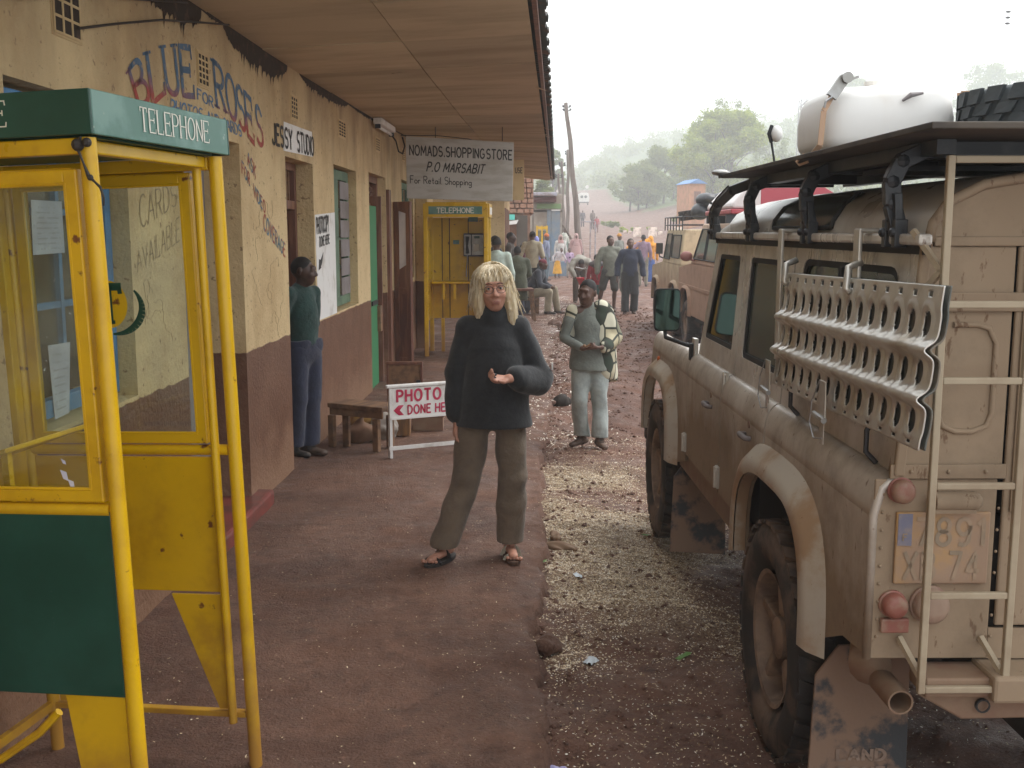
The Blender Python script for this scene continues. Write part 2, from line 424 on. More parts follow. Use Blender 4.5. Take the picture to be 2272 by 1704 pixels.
BASE = dict(pel=(0, 0, .93), che=(0, .0, 1.23), neck=(0, .015, 1.42), head=(0, -.015, 1.575),
            shL=(.17, .01, 1.385), elL=(.235, .03, 1.11), wrL=(.25, -.04, .86), shR=(-.17, .01, 1.385), elR=(-.235, .03, 1.11), wrR=(-.25, -.04, .86),
            hiL=(.085, 0, .91), knL=(.1, -.01, .50), anL=(.11, .03, .085), hiR=(-.085, 0, .91), knR=(-.1, -.01, .50), anR=(-.11, .03, .085),
            ftL=(0, -1, 0), ftR=(0, -1, 0), hyaw=0, hpit=0, hroll=0)
def face_prims(sc=1.0, male=False):
    w = 1.0
    P = [ell((0, .015, .02), (.074, .09, .09), .01), ell((0, -.03, -.035), (.057, .062, .075), .03),
         ell((0, -.052, -.085), (.03, .026, .022), .02), cap((0, -.092, .012), (0, -.108, -.022), .008, .013, .012),
         ell((.012, -.096, -.028), (.009, .01, .008), .006), ell((-.012, -.096, -.028), (.009, .01, .008), .006),
         ell((0, -.078, .038), (.05, .018, .012), .014), ell((.036, -.068, -.022), (.022, .02, .02), .02), ell((-.036, -.068, -.022), (.022, .02, .02), .02),
         ell((.031, -.094, .014), (.017, .014, .011), .012, op='-'), ell((-.031, -.094, .014), (.017, .014, .011), .012, op='-'),
         cap((-.019, -.0885, .0222), (-.045, -.0815, .0205), .0066, k=.004), cap((.019, -.0885, .0222), (.045, -.0815, .0205), .0066, k=.004), cap((-.019, -.086, .0055), (-.044, -.080, .0065), .0055, k=.004), cap((.019, -.086, .0055), (.044, -.080, .0065), .0055, k=.004),
         cap((-.02, -.087, -.056), (.02, -.087, -.056), .0065, k=.006), cap((-.017, -.086, -.067), (.017, -.086, -.067), .007, k=.005),
         cap((-.022, -.1, -.0615), (.022, -.1, -.0615), .0035, k=.004, op='-'),
         ell((.077, .012, 0), (.010, .02, .032), .006, rot=(0, 0, 15)), ell((-.077, .012, 0), (.010, .02, .032), .006, rot=(0, 0, -15))]
    return P
def hand_prims(w, d, pn, side, curl=.35, k=.006, s=1.0):
    """w wrist, d direction of the palm, pn palm normal (fingers curl to it), side +1/-1 = where the thumb leaves"""
    w = np.array(w, float); d = N3(d); pn = np.array(pn, float); pn = N3(pn-d*(pn@d)); l = np.cross(d, pn)*side
    P = [cap(w, w+d*.075*s, .024*s, .036*s, .015, flat=(pn, .5))]
    for i, L in enumerate((.068, .078, .073, .058)):
        b = w+d*.088*s+l*(1.5-i)*.0195*s; a1 = curl*.8; a2 = curl*2.2
        m = b+(d*math.cos(a1)+pn*math.sin(a1))*L*.5*s; e = m+(d*math.cos(a2)+pn*math.sin(a2))*L*.5*s
        P += [cap(b-d*.02*s, m, .0095*s, .0088*s, k), cap(m, e, .0088*s, .0075*s, k)]
    t0 = w+d*.025*s+l*.024*s; t1 = t0+(d*.6+l*.65+pn*.35)*.042*s; t2 = t1+(d*.85+pn*.3+l*.1)*.032*s
    P += [cap(t0, t1, .0135*s, .011*s, .01), cap(t1, t2, .011*s, .009*s, k)]
    return P
SKIN_D = None
def person(label, loc, face_dir, H, skin, top=None, bottom=None, shoes=None, hair=None, pose=None, res=.013, group=None, hs=1.0,
           hands=True, eyes=False, seed=0, extra=None, sink=0):
    """face_dir: degrees, 0 = faces the camera (-Y), 90 = faces +X (picture right), 180 = back to the camera"""
    J = dict(BASE); J.update(pose or {}); s = H/1.7
    A = {k: np.array(v, float) for k, v in J.items() if hasattr(v, '__len__')}
    root = thing('person', label, 'person', (loc[0], loc[1], loc[2]-sink), (0, 0, R(face_dir)), group)
    r = res/s
    HM = Matrix.Translation(Vector(A['head'])) @ Euler((R(J['hpit']), R(J['hroll']), R(J['hyaw']))).to_matrix().to_4x4() @ Matrix.Scale(hs, 4)
    HR = np.array(HM)[:3, :3]/hs
    def H_(prims):
        out = []
        for p in prims:
            q = dict(p)
            if p['t'] == 'c': q['p'] = p['p']*hs; q['q'] = p['q']*hs; q['r'] = (p['r'][0]*hs, p['r'][1]*hs)
            elif p['t'] == 'e': q['c'] = p['c']*hs; q['r'] = p['r']*hs
            else: q['p'] = p['p']*hs
            out.append(q)
        M = np.eye(4); M[:3, :3] = HR; M[:3, 3] = A['head']; return xf(out, M)
    B = [cap(A['pel'], A['che'], .115, .125, .05, flat=((0, 1, 0), .75)), cap(A['che'], (A['shL']+A['shR'])/2-np.array([0, 0, .06]), .125, .1, .05, flat=((0, 1, 0), .75)),
         cap(A['shL'], A['shR'], .055, .055, .06), cap(A['neck']-np.array([0, 0, .05]), A['head']+np.array([0, .015, -.05]), .054, .05, .03)]
    for q in 'LR':
        B += [cap(A['sh'+q], A['el'+q], .047, .038, .02), cap(A['el'+q], A['wr'+q], .038, .026, .01), cap(A['hi'+q], A['kn'+q], .078, .052, .03),
              cap(A['kn'+q], A['an'+q], .05, .036, .015), ell(A['kn'+q]*.7+A['an'+q]*.3+np.array([0, .02, 0]), (.045, .045, .09), .03)]
        ft = N3(A['ft'+q]); an = A['an'+q]; B += [cap(an+np.array([0, 0, -.045])-ft*.04, an+ft*.14+np.array([0, 0, -.06]), .034, .026, .02, flat=((0, 0, 1), .75))]
        fd = A['wr'+q]-A['el'+q]; hd = J.get('hd'+q, None); hd = fd if hd is None else np.array(hd, float)
        pn = np.array(J.get('pn'+q, (-1 if q == 'L' else 1, 0, 0)), float)
        if hands: B += hand_prims(A['wr'+q], hd, pn, J.get('th'+q, 1 if q == 'L' else -1), J.get('curl'+q, .35))
        else: B += [cap(A['wr'+q], A['wr'+q]+N3(hd)*.14, .024, .022, .01, flat=(pn, .6))]
    B += H_(face_prims())
    blob('body', B, r, skin, root, s, smooth_it=1)
    # top
    if top:
        th = top.get('thick', .022); sv = top.get('sleeve', .95); hem = top.get('hem', .86); up = np.array([0, 0, 1.])
        wst = top.get('wide', 0); pe = A['pel']; ax_ = N3(A['che']-A['pel']); low = pe+ax_*(hem-.93)
        sh_ = th*top.get('sk', .55); T = [cap(low+ax_*.0, A['che'], .125+th+wst, .12+th, .05, flat=((0, 1, 0), .78)),
             cap(A['che'], (A['shL']+A['shR'])/2-np.array([0, 0, .05]), .12+th, .095+th, .05, flat=((0, 1, 0), .78)),
             cap(A['shL'], A['shR'], .045+sh_, .045+sh_, .05), cap(A['neck']-np.array([0, 0, .05]), A['neck']+np.array([0, 0, top.get('collar', .0)]), .06+th*.6, .058+th*.4, .03)]
        for q in 'LR':
            a, e, w = A['sh'+q], A['el'+q], A['wr'+q]; sl2 = top.get('sleeve'+q, sv); sw = top.get('sw', 0)
            if sl2 <= .5: T += [cap(a, a+(e-a)*sl2*2, .048+sh_, .05+sh_+sw, .02)]
            else:
                T += [cap(a, e, .050+sh_, .042+sh_+sw, .02), cap(e, e+(w-e)*(sl2-.5)*2, .042+sh_+sw, .030+sh_+sw, .015), dict(t='c', p=w+N3(w-e)*.002, q=w+N3(w-e)*.10, r=(.001, .001), k=.001, flat=None, op='+')][:2]
                ww = e+(w-e)*(sl2-.5)*2; T += [dict(t='h', p=ww+N3(w-e)*.012, n=N3(w-e), op='cutl', k=0)] if False else []
        T += [cut(low-ax_*(.0), -ax_)]
        if top.get('open'): T += [ell(A['che']+np.array([0, -.17, -.1]), (.045, .12, .5), .01, op='-')]
        T += top.get('extra', [])
        blob(top.get('name', 'shirt'), T, r, top['mat'], root, s, disp=folds(top.get('fold', .004)*.8, seed+1, 17, 11), smooth_it=1)
        if top.get('under'):
            T2 = [cap(low+ax_*.01, A['che'], .125+.01, .12+.012, .05, flat=((0, 1, 0), .76)), cap(A['che'], (A['shL']+A['shR'])/2-np.array([0, 0, .05]), .132, .1, .05, flat=((0, 1, 0), .76)), cut(low, -ax_)]
            blob('undershirt', T2, r, top['under'], root, s, disp=folds(.003, seed+5))
    if bottom:
        th = bottom.get('thick', .016); kd = bottom.get('kind', 'pants'); pe = A['pel']
        P = [cap(pe+np.array([0, 0, .06]), pe-np.array([0, 0, .03]), .115+th, .122+th, .03, flat=((0, 1, 0), .82))]
        if kd in ('pants', 'shorts'):
            for q in 'LR':
                h, k_, a = A['hi'+q], A['kn'+q], A['an'+q]; f = bottom.get('flare', 0); P += [cap(h-np.array([0, 0, .0]), k_, .080+th, .056+th+f*.4, .03)]
                if kd == 'pants':
                    e = k_+(a-k_)*bottom.get('len', .98); P += [cap(k_, e, .056+th+f*.4, .046+th+f, .02), cut(e-N3(a-k_)*-.0, (0, 0, -1))] if e[2] < .2 else [cap(k_, e, .056+th, .046+th+f, .02)]
                else: P[-1] = cap(h, h+(k_-h)*bottom.get('len', .9), .088+th, .072+th+f, .03)
            # keep the legs apart
            if kd == 'pants': P = [p for p in P if p['t'] != 'h']+[cut((0, 0, min(A['anL'][2], A['anR'][2])-bottom.get('drop', .02)), (0, 0, -1))]
        else:
            zz = bottom.get('hem', .12); P += [cap(pe, (pe[0], pe[1], zz), .13+th, bottom.get('wide', .24), .03, flat=((0, 1, 0), .8)), cut((0, 0, zz), (0, 0, -1))]
        P += [cut(pe+np.array([0, 0, .13]), (0, 0, 1))]
        blob({'pants': 'trousers', 'shorts': 'shorts', 'skirt': 'skirt'}[kd], P, r, bottom['mat'], root, s, disp=folds(bottom.get('fold', .006)*.8, seed+3, 13, 12))
    if shoes:
        for q in 'LR':
            ft = N3(A['ft'+q]); an = A['an'+q]; hi_ = shoes.get('high', 0)
            P = [cap(an+np.array([0, 0, -.04])-ft*.05, an+ft*.15+np.array([0, 0, -.055]), .044, .036, .02, flat=((0, 0, 1), .8)), cap(an+np.array([0, 0, -.03]), an+np.array([0, 0, .02+hi_]), .046, .047, .02),
                 cut(an+np.array([0, 0, -.088]), (0, 0, -1)), cut(an+np.array([0, 0, .03+hi_]), (0, 0, 1))]
            blob('shoe', P, max(r, .009), shoes['mat'], root, s)
    if hair:
        k = hair.get('kind', 'short')
        if k == 'short': HP = [ell((0, .020, .027), (.0756, .0905, .0908), .006), ell((0, -.13, .0), (.080, .094, .124), .006, op='-'), cut((0, 0, -.045), (0, .25, -1))]
        elif k == 'cap': HP = [ell((0, .012, .035), (.083, .099, .09), .01), cut((0, 0, .03), (0, .35, -1))]
        elif k == 'wrap': HP = [ell((0, .015, .05), (.09, .105, .085), .01), cut((0, 0, .02), (0, .3, -1)), cap((0, .03, .11), (0, .05, .15), .04, .02, .03)]
        elif k == 'scarf':
            HP = [ell((0, .02, .02), (.092, .108, .112), .02), ell((0, -.15, -.01), (.055, .09, .075), .012, op='-'), cap((0, .03, -.06), (0, .04, -.2), .095, .17, .05, flat=((0, 1, 0), .8)), cut((0, 0, -.27), (0, 0, -1))]
        if hair.get('long'): HP = [ell((0, .02, .02), (.095, .11, .115), .02), ell((0, -.15, -.01), (.055, .09, .075), .012, op='-'), cap((0, .02, -.08), (0, .03, -hair['long']), .11, hair.get('w', .28), .06, flat=((0, 1, 0), .75)), cut((0, 0, -hair['long']), (0, 0, -1))]
        blob(hair.get('name', 'hair'), H_(HP), r, hair['mat'], root, s, disp=folds(.004 if k == 'scarf' else .0015, seed+9))
    if eyes:
        for sx in (-1, 1):
            c = Vector(A['head'])+Vector(HR@(np.array([sx*.031, -.0785, .013])*hs)); m = MB(); m.ball(c*s, .0118*s*hs, 12, 8); e = m.build('eye', MAT['eye'], root, smooth=True)
            c2 = Vector(A['head'])+Vector(HR@(np.array([sx*.031, -.0875, .013])*hs)); m = MB(); m.ball(c2*s, .0062*s*hs, 8, 6, (1, .7, 1)); m.build('pupil', MAT['black_gloss'], e, smooth=True)
            m = MB(); pts = [Vector(A['head'])+Vector(HR@(np.array([sx*(.012+.035*t), -.093+.012*t*t, .033+.006*math.sin(PI*t)])*hs)) for t in (0, .25, .5, .75, 1)]
            m.tube([p*s for p in pts], [.0018*s, .0028*s, .003*s, .0024*s, .0012*s], 6); m.build('eyebrow', hair['mat'] if hair else MAT['hair_black'], root)
    if extra: extra(root, A, s, HR)
    return root
# ---------------------------------------------------------------- material library
MAT = {}
MAT['cream'] = mat('cream_plaster', (.60, .45, .24), .85, (.45, .31, .16), 1.6, 8, .42, .66, bump=.35, bscale=30, spotcol=(.13, .085, .05), spotscale=26, spotlo=.67, bdist=.006)
def wall_mat():
    """cream limewash over a brown dado; the paint edge is ragged; grime and damp stains have their own shapes"""
    m = mat('wall_paint', (.68, .52, .285), .82, (.52, .365, .185), 1.3, 12, .42, .66, bump=.9, bscale=34, spotcol=(.33, .225, .12), spotscale=21, spotlo=.615, bdist=.012)
    N, L = nt(m); b = N['Principled BSDF']; src = b.inputs['Base Color'].links[0].from_socket
    tc = N.new('ShaderNodeTexCoord'); sp = N.new('ShaderNodeSeparateXYZ'); L.new(tc.outputs['Object'], sp.inputs[0])
    n = N.new('ShaderNodeTexNoise'); n.inputs['Scale'].default_value = 7; n.inputs['Detail'].default_value = 7; L.new(tc.outputs['Object'], n.inputs['Vector'])
    ad = N.new('ShaderNodeMath'); ad.operation = 'MULTIPLY_ADD'; L.new(n.outputs[0], ad.inputs[0]); ad.inputs[1].default_value = .045; L.new(sp.outputs['Z'], ad.inputs[2])
    st = N.new('ShaderNodeMapRange'); st.inputs[1].default_value = 1.052; st.inputs[2].default_value = 1.058; L.new(ad.outputs[0], st.inputs[0])
    n2 = N.new('ShaderNodeTexNoise'); n2.inputs['Scale'].default_value = 3; n2.inputs['Detail'].default_value = 9; n2.inputs['Roughness'].default_value = .7; L.new(tc.outputs['Object'], n2.inputs['Vector'])
    # dado: brown gloss paint, worn, with earth splashed at the foot
    r2 = N.new('ShaderNodeMapRange'); r2.inputs[1].default_value = .4; r2.inputs[2].default_value = .65; L.new(n2.outputs[0], r2.inputs[0])
    d = N.new('ShaderNodeMix'); d.data_type = 'RGBA'; L.new(r2.outputs[0], d.inputs[0]); d.inputs[6].default_value = (.135, .058, .031, 1); d.inputs[7].default_value = (.20, .098, .056, 1)
    a3 = N.new('ShaderNodeMath'); a3.operation = 'MULTIPLY_ADD'; L.new(n2.outputs[0], a3.inputs[0]); a3.inputs[1].default_value = -.75; L.new(sp.outputs['Z'], a3.inputs[2])
    r3 = N.new('ShaderNodeMapRange'); r3.inputs[1].default_value = -.28; r3.inputs[2].default_value = .08; r3.inputs[3].default_value = 1; r3.inputs[4].default_value = 0; L.new(a3.outputs[0], r3.inputs[0])
    d2 = N.new('ShaderNodeMix'); d2.data_type = 'RGBA'; L.new(r3.outputs[0], d2.inputs[0]); L.new(d.outputs[2], d2.inputs[6]); d2.inputs[7].default_value = (.27, .15, .09, 1)
    # damp and grime in the upper wall: large blotches
    mp = N.new('ShaderNodeMapping'); mp.inputs['Scale'].default_value = (1, 1.1, .35); L.new(tc.outputs['Object'], mp.inputs[0])
    n4 = N.new('ShaderNodeTexNoise'); n4.inputs['Scale'].default_value = 2.2; n4.inputs['Detail'].default_value = 8; L.new(mp.outputs[0], n4.inputs['Vector'])
    a4 = N.new('ShaderNodeMath'); a4.operation = 'MULTIPLY_ADD'; L.new(sp.outputs['Z'], a4.inputs[0]); a4.inputs[1].default_value = .33; L.new(n4.outputs[0], a4.inputs[2])
    r4 = N.new('ShaderNodeMapRange'); r4.inputs[1].default_value = 1.22; r4.inputs[2].default_value = 1.62; r4.inputs[4].default_value = .75; L.new(a4.outputs[0], r4.inputs[0])
    g = N.new('ShaderNodeMix'); g.data_type = 'RGBA'; L.new(r4.outputs[0], g.inputs[0]); L.new(src, g.inputs[6]); g.inputs[7].default_value = (.24, .155, .085, 1)
    f = N.new('ShaderNodeMix'); f.data_type = 'RGBA'; L.new(st.outputs[0], f.inputs[0]); L.new(d2.outputs[2], f.inputs[6]); L.new(g.outputs[2], f.inputs[7])
    L.new(f.outputs[2], b.inputs['Base Color'])
    r5 = N.new('ShaderNodeMapRange'); r5.inputs[3].default_value = .42; r5.inputs[4].default_value = .85; L.new(st.outputs[0], r5.inputs[0]); L.new(r5.outputs[0], b.inputs['Roughness'])
    return m
MAT['wall'] = wall_mat()
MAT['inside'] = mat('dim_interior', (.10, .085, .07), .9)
MAT['concrete'] = mat('concrete', (.30, .25, .22), .9, (.2, .15, .12), 5, bump=.3)
MAT['yellow'] = mat('yellow_paint', (.69, .415, .004), .36, (.50, .275, .004), 3, 6, .45, .7, bump=.08, bscale=60, spotcol=(.16, .05, .012), spotscale=13, spotlo=.645, rvar=.14, dirt=(.38, .19, .03), dirtz=(.0, .5))
MAT['green_paint'] = mat('green_paint', (.006, .055, .036), .38, (.012, .075, .052), 3, 6, .4, .65, spotcol=(.06, .10, .08), spotscale=40, spotlo=.72, bump=.05)
MAT['green_fascia'] = mat('green_fascia_paint', (.075, .185, .145), .42, (.15, .28, .235), 4, 8, .45, .62, spotcol=(.3, .38, .33), spotscale=22, spotlo=.68, bump=.08)
MAT['white_paint'] = mat('white_paint', (.80, .79, .76), .55, (.58, .55, .5), 5, 6, .5, .7)
MAT['letter_white'] = mat('letter_white', (.78, .76, .66), .6)
MAT['letter_black'] = mat('letter_black', (.025, .022, .02), .7, (.12, .11, .1), 14, 4, .62, .75)
MAT['letter_red'] = mat('letter_red', (.45, .015, .06), .55, (.6, .05, .12), 12, 4)
MAT['pencil'] = mat('charcoal_scribble', (.30, .225, .14), .9, (.42, .31, .17), 18, 4)
def two_tone(name, z0, z1, lo, hi):
    m = bpy.data.materials.new(name); m.use_nodes = True; N, L = nt(m); b = N['Principled BSDF']; b.inputs['Roughness'].default_value = .75
    tc = N.new('ShaderNodeTexCoord'); sp = N.new('ShaderNodeSeparateXYZ'); L.new(tc.outputs['Object'], sp.inputs[0])
    n = N.new('ShaderNodeTexNoise'); n.inputs['Scale'].default_value = 14; n.inputs['Detail'].default_value = 6; L.new(tc.outputs['Object'], n.inputs['Vector'])
    a = N.new('ShaderNodeMath'); a.operation = 'MULTIPLY_ADD'; L.new(n.outputs[0], a.inputs[0]); a.inputs[1].default_value = .12; L.new(sp.outputs['Z'], a.inputs[2])
    r = N.new('ShaderNodeMapRange'); r.inputs[1].default_value = z0+.06; r.inputs[2].default_value = z1+.06; L.new(a.outputs[0], r.inputs[0])
    x = N.new('ShaderNodeMix'); x.data_type = 'RGBA'; x.inputs[6].default_value = lo+(1,); x.inputs[7].default_value = hi+(1,); L.new(r.outputs[0], x.inputs[0])
    n2 = N.new('ShaderNodeTexNoise'); n2.inputs['Scale'].default_value = 30; n2.inputs['Detail'].default_value = 5; L.new(tc.outputs['Object'], n2.inputs['Vector'])
    r2 = N.new('ShaderNodeMapRange'); r2.inputs[1].default_value = .56; r2.inputs[2].default_value = .68; r2.inputs[4].default_value = .7; L.new(n2.outputs[0], r2.inputs[0])
    y = N.new('ShaderNodeMix'); y.data_type = 'RGBA'; L.new(r2.outputs[0], y.inputs[0]); L.new(x.outputs[2], y.inputs[6]); y.inputs[7].default_value = (.40, .28, .16, 1)
    L.new(y.outputs[2], b.inputs['Base Color']); return m
MAT['blue_red'] = two_tone('blue_to_red_lettering', 2.44, 2.535, (.36, .06, .045), (.075, .14, .22))
MAT['blue_letter'] = mat('blue_lettering', (.10, .2, .33), .8, (.35, .28, .2), 22, 4, .5, .62)
MAT['faded'] = mat('faded_blue_red_lettering', (.10, .19, .24), .8, (.38, .1, .06), 9, 4, .47, .55)
MAT['soot'] = mat('soot_stain', (.035, .024, .017), .95, (.10, .06, .04), 12, 6, .5, .7)
MAT['brown_wood'] = mat('brown_painted_wood', (.14, .055, .035), .5, (.22, .10, .06), 4, 6, .42, .62, stretch=(4, 4, .6), bump=.15, bscale=12)
MAT['raw_wood'] = mat('worn_timber', (.23, .125, .065), .7, (.13, .07, .04), 5, 8, .4, .65, stretch=(3, .5, 3), bump=.3, bscale=14)
MAT['ply'] = [mat('stained_plywood', tuple(c*k for c in (.56, .44, .29)), .8, tuple(c*k for c in (.42, .32, .20)), 1.5, 9, .40, .66, stretch=(.45, 1.5, 1), bump=.12, bscale=10, spotcol=(.12, .07, .04), spotscale=5, spotlo=.73) for k in (1.0, .9, .95, .82)]
MAT['green_wood'] = mat('green_shutter_paint', (.13, .21, .13), .6, (.08, .14, .09), 5, 6, bump=.1)
MAT['green_door'] = mat('bright_green_door', (.035, .22, .09), .5)
MAT['blue_wood'] = mat('blue_frame_paint', (.075, .25, .50), .55, (.05, .17, .34), 6, 5, spotcol=(.3, .2, .12), spotscale=18, spotlo=.68)
MAT['grey_door'] = mat('grey_steel_door', (.24, .215, .215), .6, (.17, .14, .13), 3)
MAT['red_step'] = mat('red_polished_step', (.23, .055, .045), .35, (.13, .05, .04), 6)
MAT['glass'] = glass_mat('clear_glass', alpha=.16)
MAT['glass_dirty'] = glass_mat('dusty_glass', (.62, .68, .66), alpha=.30)
MAT['paper'] = mat('paper', (.66, .66, .74), .9, (.5, .5, .6), 3)
MAT['ink'] = mat('faded_print', (.36, .35, .42), .9)
MAT['metal_dark'] = mat('dark_metal', (.04, .04, .045), .45, metal=.4)
MAT['steel'] = mat('galvanised_steel', (.42, .42, .42), .4, (.3, .29, .27), 9, metal=.8)
MAT['roof_iron'] = mat('roof_iron', (.055, .065, .06), .6, (.16, .08, .05), 5, 6, .5, .7, bump=.1)
MAT['cable'] = mat('dark_cable', (.03, .025, .022), .6)
MAT['eye'] = mat('eyeball', (.40, .36, .33), .3)
MAT['black_gloss'] = mat('black_gloss', (.012, .01, .01), .15)
MAT['hair_black'] = mat('black_hair', (.012, .010, .010), .8)
def ground_mat(name, a, b_, grass=False, wet=.0):
    m = bpy.data.materials.new(name); m.use_nodes = True; N, L = nt(m); b = N['Principled BSDF']
    tc = N.new('ShaderNodeTexCoord'); src = tc.outputs['Object']
    def noise(sc, det=8, rg=.65):
        n = N.new('ShaderNodeTexNoise'); n.inputs['Scale'].default_value = sc; n.inputs['Detail'].default_value = det; n.inputs['Roughness'].default_value = rg; L.new(src, n.inputs[0]); return n.outputs[0]
    def rng(s, lo, hi, o0=0, o1=1):
        r = N.new('ShaderNodeMapRange'); r.inputs[1].default_value = lo; r.inputs[2].default_value = hi; r.inputs[3].default_value = o0; r.inputs[4].default_value = o1; L.new(s, r.inputs[0]); return r.outputs[0]
    def mx(f, x, y):
        q = N.new('ShaderNodeMix'); q.data_type = 'RGBA'; L.new(f, q.inputs[0])
        for k, v in ((6, x), (7, y)):
            if isinstance(v, tuple): q.inputs[k].default_value = v[:3]+(1,)
            else: L.new(v, q.inputs[k])
        return q.outputs[2]
    c = mx(rng(noise(1.3), .35, .68), a, b_)
    c = mx(rng(noise(9), .52, .72, 0, .7), c, tuple(v*.55 for v in a))
    c = mx(rng(noise(3.1), .55, .75, 0, .5), c, tuple(min(1, v*1.5+.02) for v in b_))
    c = mx(rng(noise(42, 6, .75), .55, .75, 0, .75), c, tuple(v*.45 for v in a)); c = mx(rng(noise(27, 6, .75), .58, .72, 0, .55), c, tuple(min(1, v*1.7) for v in b_))
    if grass:
        vc = N.new('ShaderNodeVertexColor'); vc.layer_name = 'grass'; g = N.new('ShaderNodeSeparateColor'); L.new(vc.outputs[0], g.inputs[0])
        sm_ = N.new('ShaderNodeMath'); sm_.operation = 'MULTIPLY'; L.new(g.outputs[1], sm_.inputs[0]); L.new(rng(noise(95, 5, .7), .40, .58), sm_.inputs[1])
        c = mx(sm_.outputs[0], c, mx(rng(noise(60, 4), .4, .6), (.34, .24, .14), (.64, .52, .36)))
        gm = N.new('ShaderNodeMath'); gm.operation = 'MULTIPLY_ADD'; L.new(noise(.35, 9, .75), gm.inputs[0]); gm.inputs[1].default_value = 1.3; gm.inputs[2].default_value = -1.0
        g2 = N.new('ShaderNodeMath'); g2.operation = 'ADD'; L.new(gm.outputs[0], g2.inputs[0]); L.new(g.outputs[0], g2.inputs[1])
        gc = mx(rng(noise(.8, 6), .4, .6), (.055, .095, .022), (.10, .15, .035))
        c = mx(rng(g2.outputs[0], .1, .4), c, gc)
    L.new(c, b.inputs['Base Color'])
    L.new(rng(noise(2.2), .38, .62, .55-wet, .95), b.inputs['Roughness'])
    b.inputs['Specular IOR Level'].default_value = .4
    bp = N.new('ShaderNodeBump'); bp.inputs['Strength'].default_value = .9; bp.inputs['Distance'].default_value = .02
    h = N.new('ShaderNodeMath'); h.operation = 'ADD'; L.new(noise(22, 8, .7), h.inputs[0]); L.new(noise(85, 4), h.inputs[1])
    L.new(h.outputs[0], bp.inputs['Height']); L.new(bp.outputs[0], b.inputs['Normal'])
    return m
MAT['earth'] = ground_mat('red_earth', (.115, .055, .037), (.21, .109, .074), grass=True, wet=.12)
MAT['path'] = ground_mat('trodden_earth_path', (.105, .051, .034), (.205, .108, .072), wet=.22)

# ---------------------------------------------------------------- terrain
def vnoise(x, y, sc, seed=0):
    """smooth value noise, numpy"""
    r = np.random.default_rng(seed); G = r.random((64, 64)); x = np.asarray(x, float)*sc; y = np.asarray(y, float)*sc
    xi = np.floor(x).astype(int); yi = np.floor(y).astype(int); fx = x-xi; fy = y-yi; fx = fx*fx*(3-2*fx); fy = fy*fy*(3-2*fy)
    g = lambda i, j: G[i % 64, j % 64]
    return (g(xi, yi)*(1-fx)+g(xi+1, yi)*fx)*(1-fy)+(g(xi, yi+1)*(1-fx)+g(xi+1, yi+1)*fx)*fy
def edge_x(y):
    y = np.asarray(y, float)
    return np.interp(y, [0, 3.4, 5.1, 8.2, 12, 20.7, 30, 60], [.05, .09, .13, .23, .42, .85, 1.2, 1.8])+.08*(vnoise(y, y*0+3, 1.7, 4)-.5)+.06*(vnoise(y, y*0, 7, 5)-.5)+.03*(vnoise(y, y*0, 19, 6)-.5)
def road_x(y): return np.interp(y, [0, 30, 60, 100, 140, 200, 260, 400], [3.2, 3.4, 4.2, 6.5, 10, 13, 16, 10])
def ss(t): t = np.clip(t, 0, 1); return t*t*(3-2*t)
def base_h(x, y):
    x = np.asarray(x, float); y = np.asarray(y, float)
    rise = 2.25*(np.clip(y-42, 0, None)/70)**1.15
    rise = np.where(y > 260, rise[()] if rise.ndim == 0 else np.minimum(rise, 2.25*(218/70)**1.15)+np.clip(y-260, 0, None)*.03, rise)
    d = x-road_x(y)
    bank = 1.6*ss((d-5)/10)*ss((y-45)/55)+.9*ss((-d-7)/10)*ss((y-60)/40)
    hill = ss((y-150)/330)*(12+18*ss((x+10)/120)+6*ss((-x-10)/60)) * (1-.55*np.exp(-(d/26)**2))
    w = (vnoise(x, y, .05, 2)-.5)*5*ss((y-120)/120)
    return -.1+rise+bank+hill+w
def ground_z(x, y): return float(base_h(np.array([x]), np.array([y]))[0])
ys = [-3.]; 
while ys[-1] < 1500: ys.append(ys[-1]+max(.035, .0062*max(ys[-1], 0) if ys[-1] < 60 else .03*ys[-1]-1.43))
ys = np.array([y for y in ys])
xs = list(np.arange(-.3, 4.2, .035)); st = .05
while xs[-1] < 700: xs.append(xs[-1]+st); st = min(st*1.07, 30)
st = .06; left = [xs[0]]
while left[-1] > -600: left.append(left[-1]-st); st = min(st*1.09, 30)
xs = np.array(sorted(set(left[1:]))+xs)
X, Y = np.meshgrid(xs, ys, indexing='ij'); Z = base_h(X, Y)
near = ss((45-Y)/20)
d = X-edge_x(Y)
rough = (vnoise(X, Y, 3, 11)-.5)*.05+(vnoise(X, Y, 9, 12)-.5)*.026+(vnoise(X, Y, 24, 13)-.5)*.016+(vnoise(X, Y, .8, 14)-.5)*.09
rut = -.05*np.exp(-((d-1.15-.15*np.sin(Y*.5))/.22)**2)-.05*np.exp(-((X-4.2-.2*np.sin(Y*.3))/.3)**2)-.04*np.exp(-((X-5.8-.2*np.sin(Y*.3))/.3)**2)
Z = Z+(rough+rut)*(.25+.75*near)*ss((70-Y)/30)
Z = np.where(d < -.25, np.minimum(Z, -.12-.3*ss((-d-.25)/.4)), Z)       # the road bed dips below the path slab
Z = np.where((Y > 31) & (d < -.2), base_h(X, Y)-.03, Z)
ni, nj = X.shape; V = np.stack([X, Y, Z], -1).reshape(-1, 3)
I = np.arange(ni*nj).reshape(ni, nj); F = np.stack([I[:-1, :-1], I[1:, :-1], I[1:, 1:], I[:-1, 1:]], -1).reshape(-1, 4)
g = np_mesh('ground', V, F, MAT['earth']); tag(g, kind='structure')
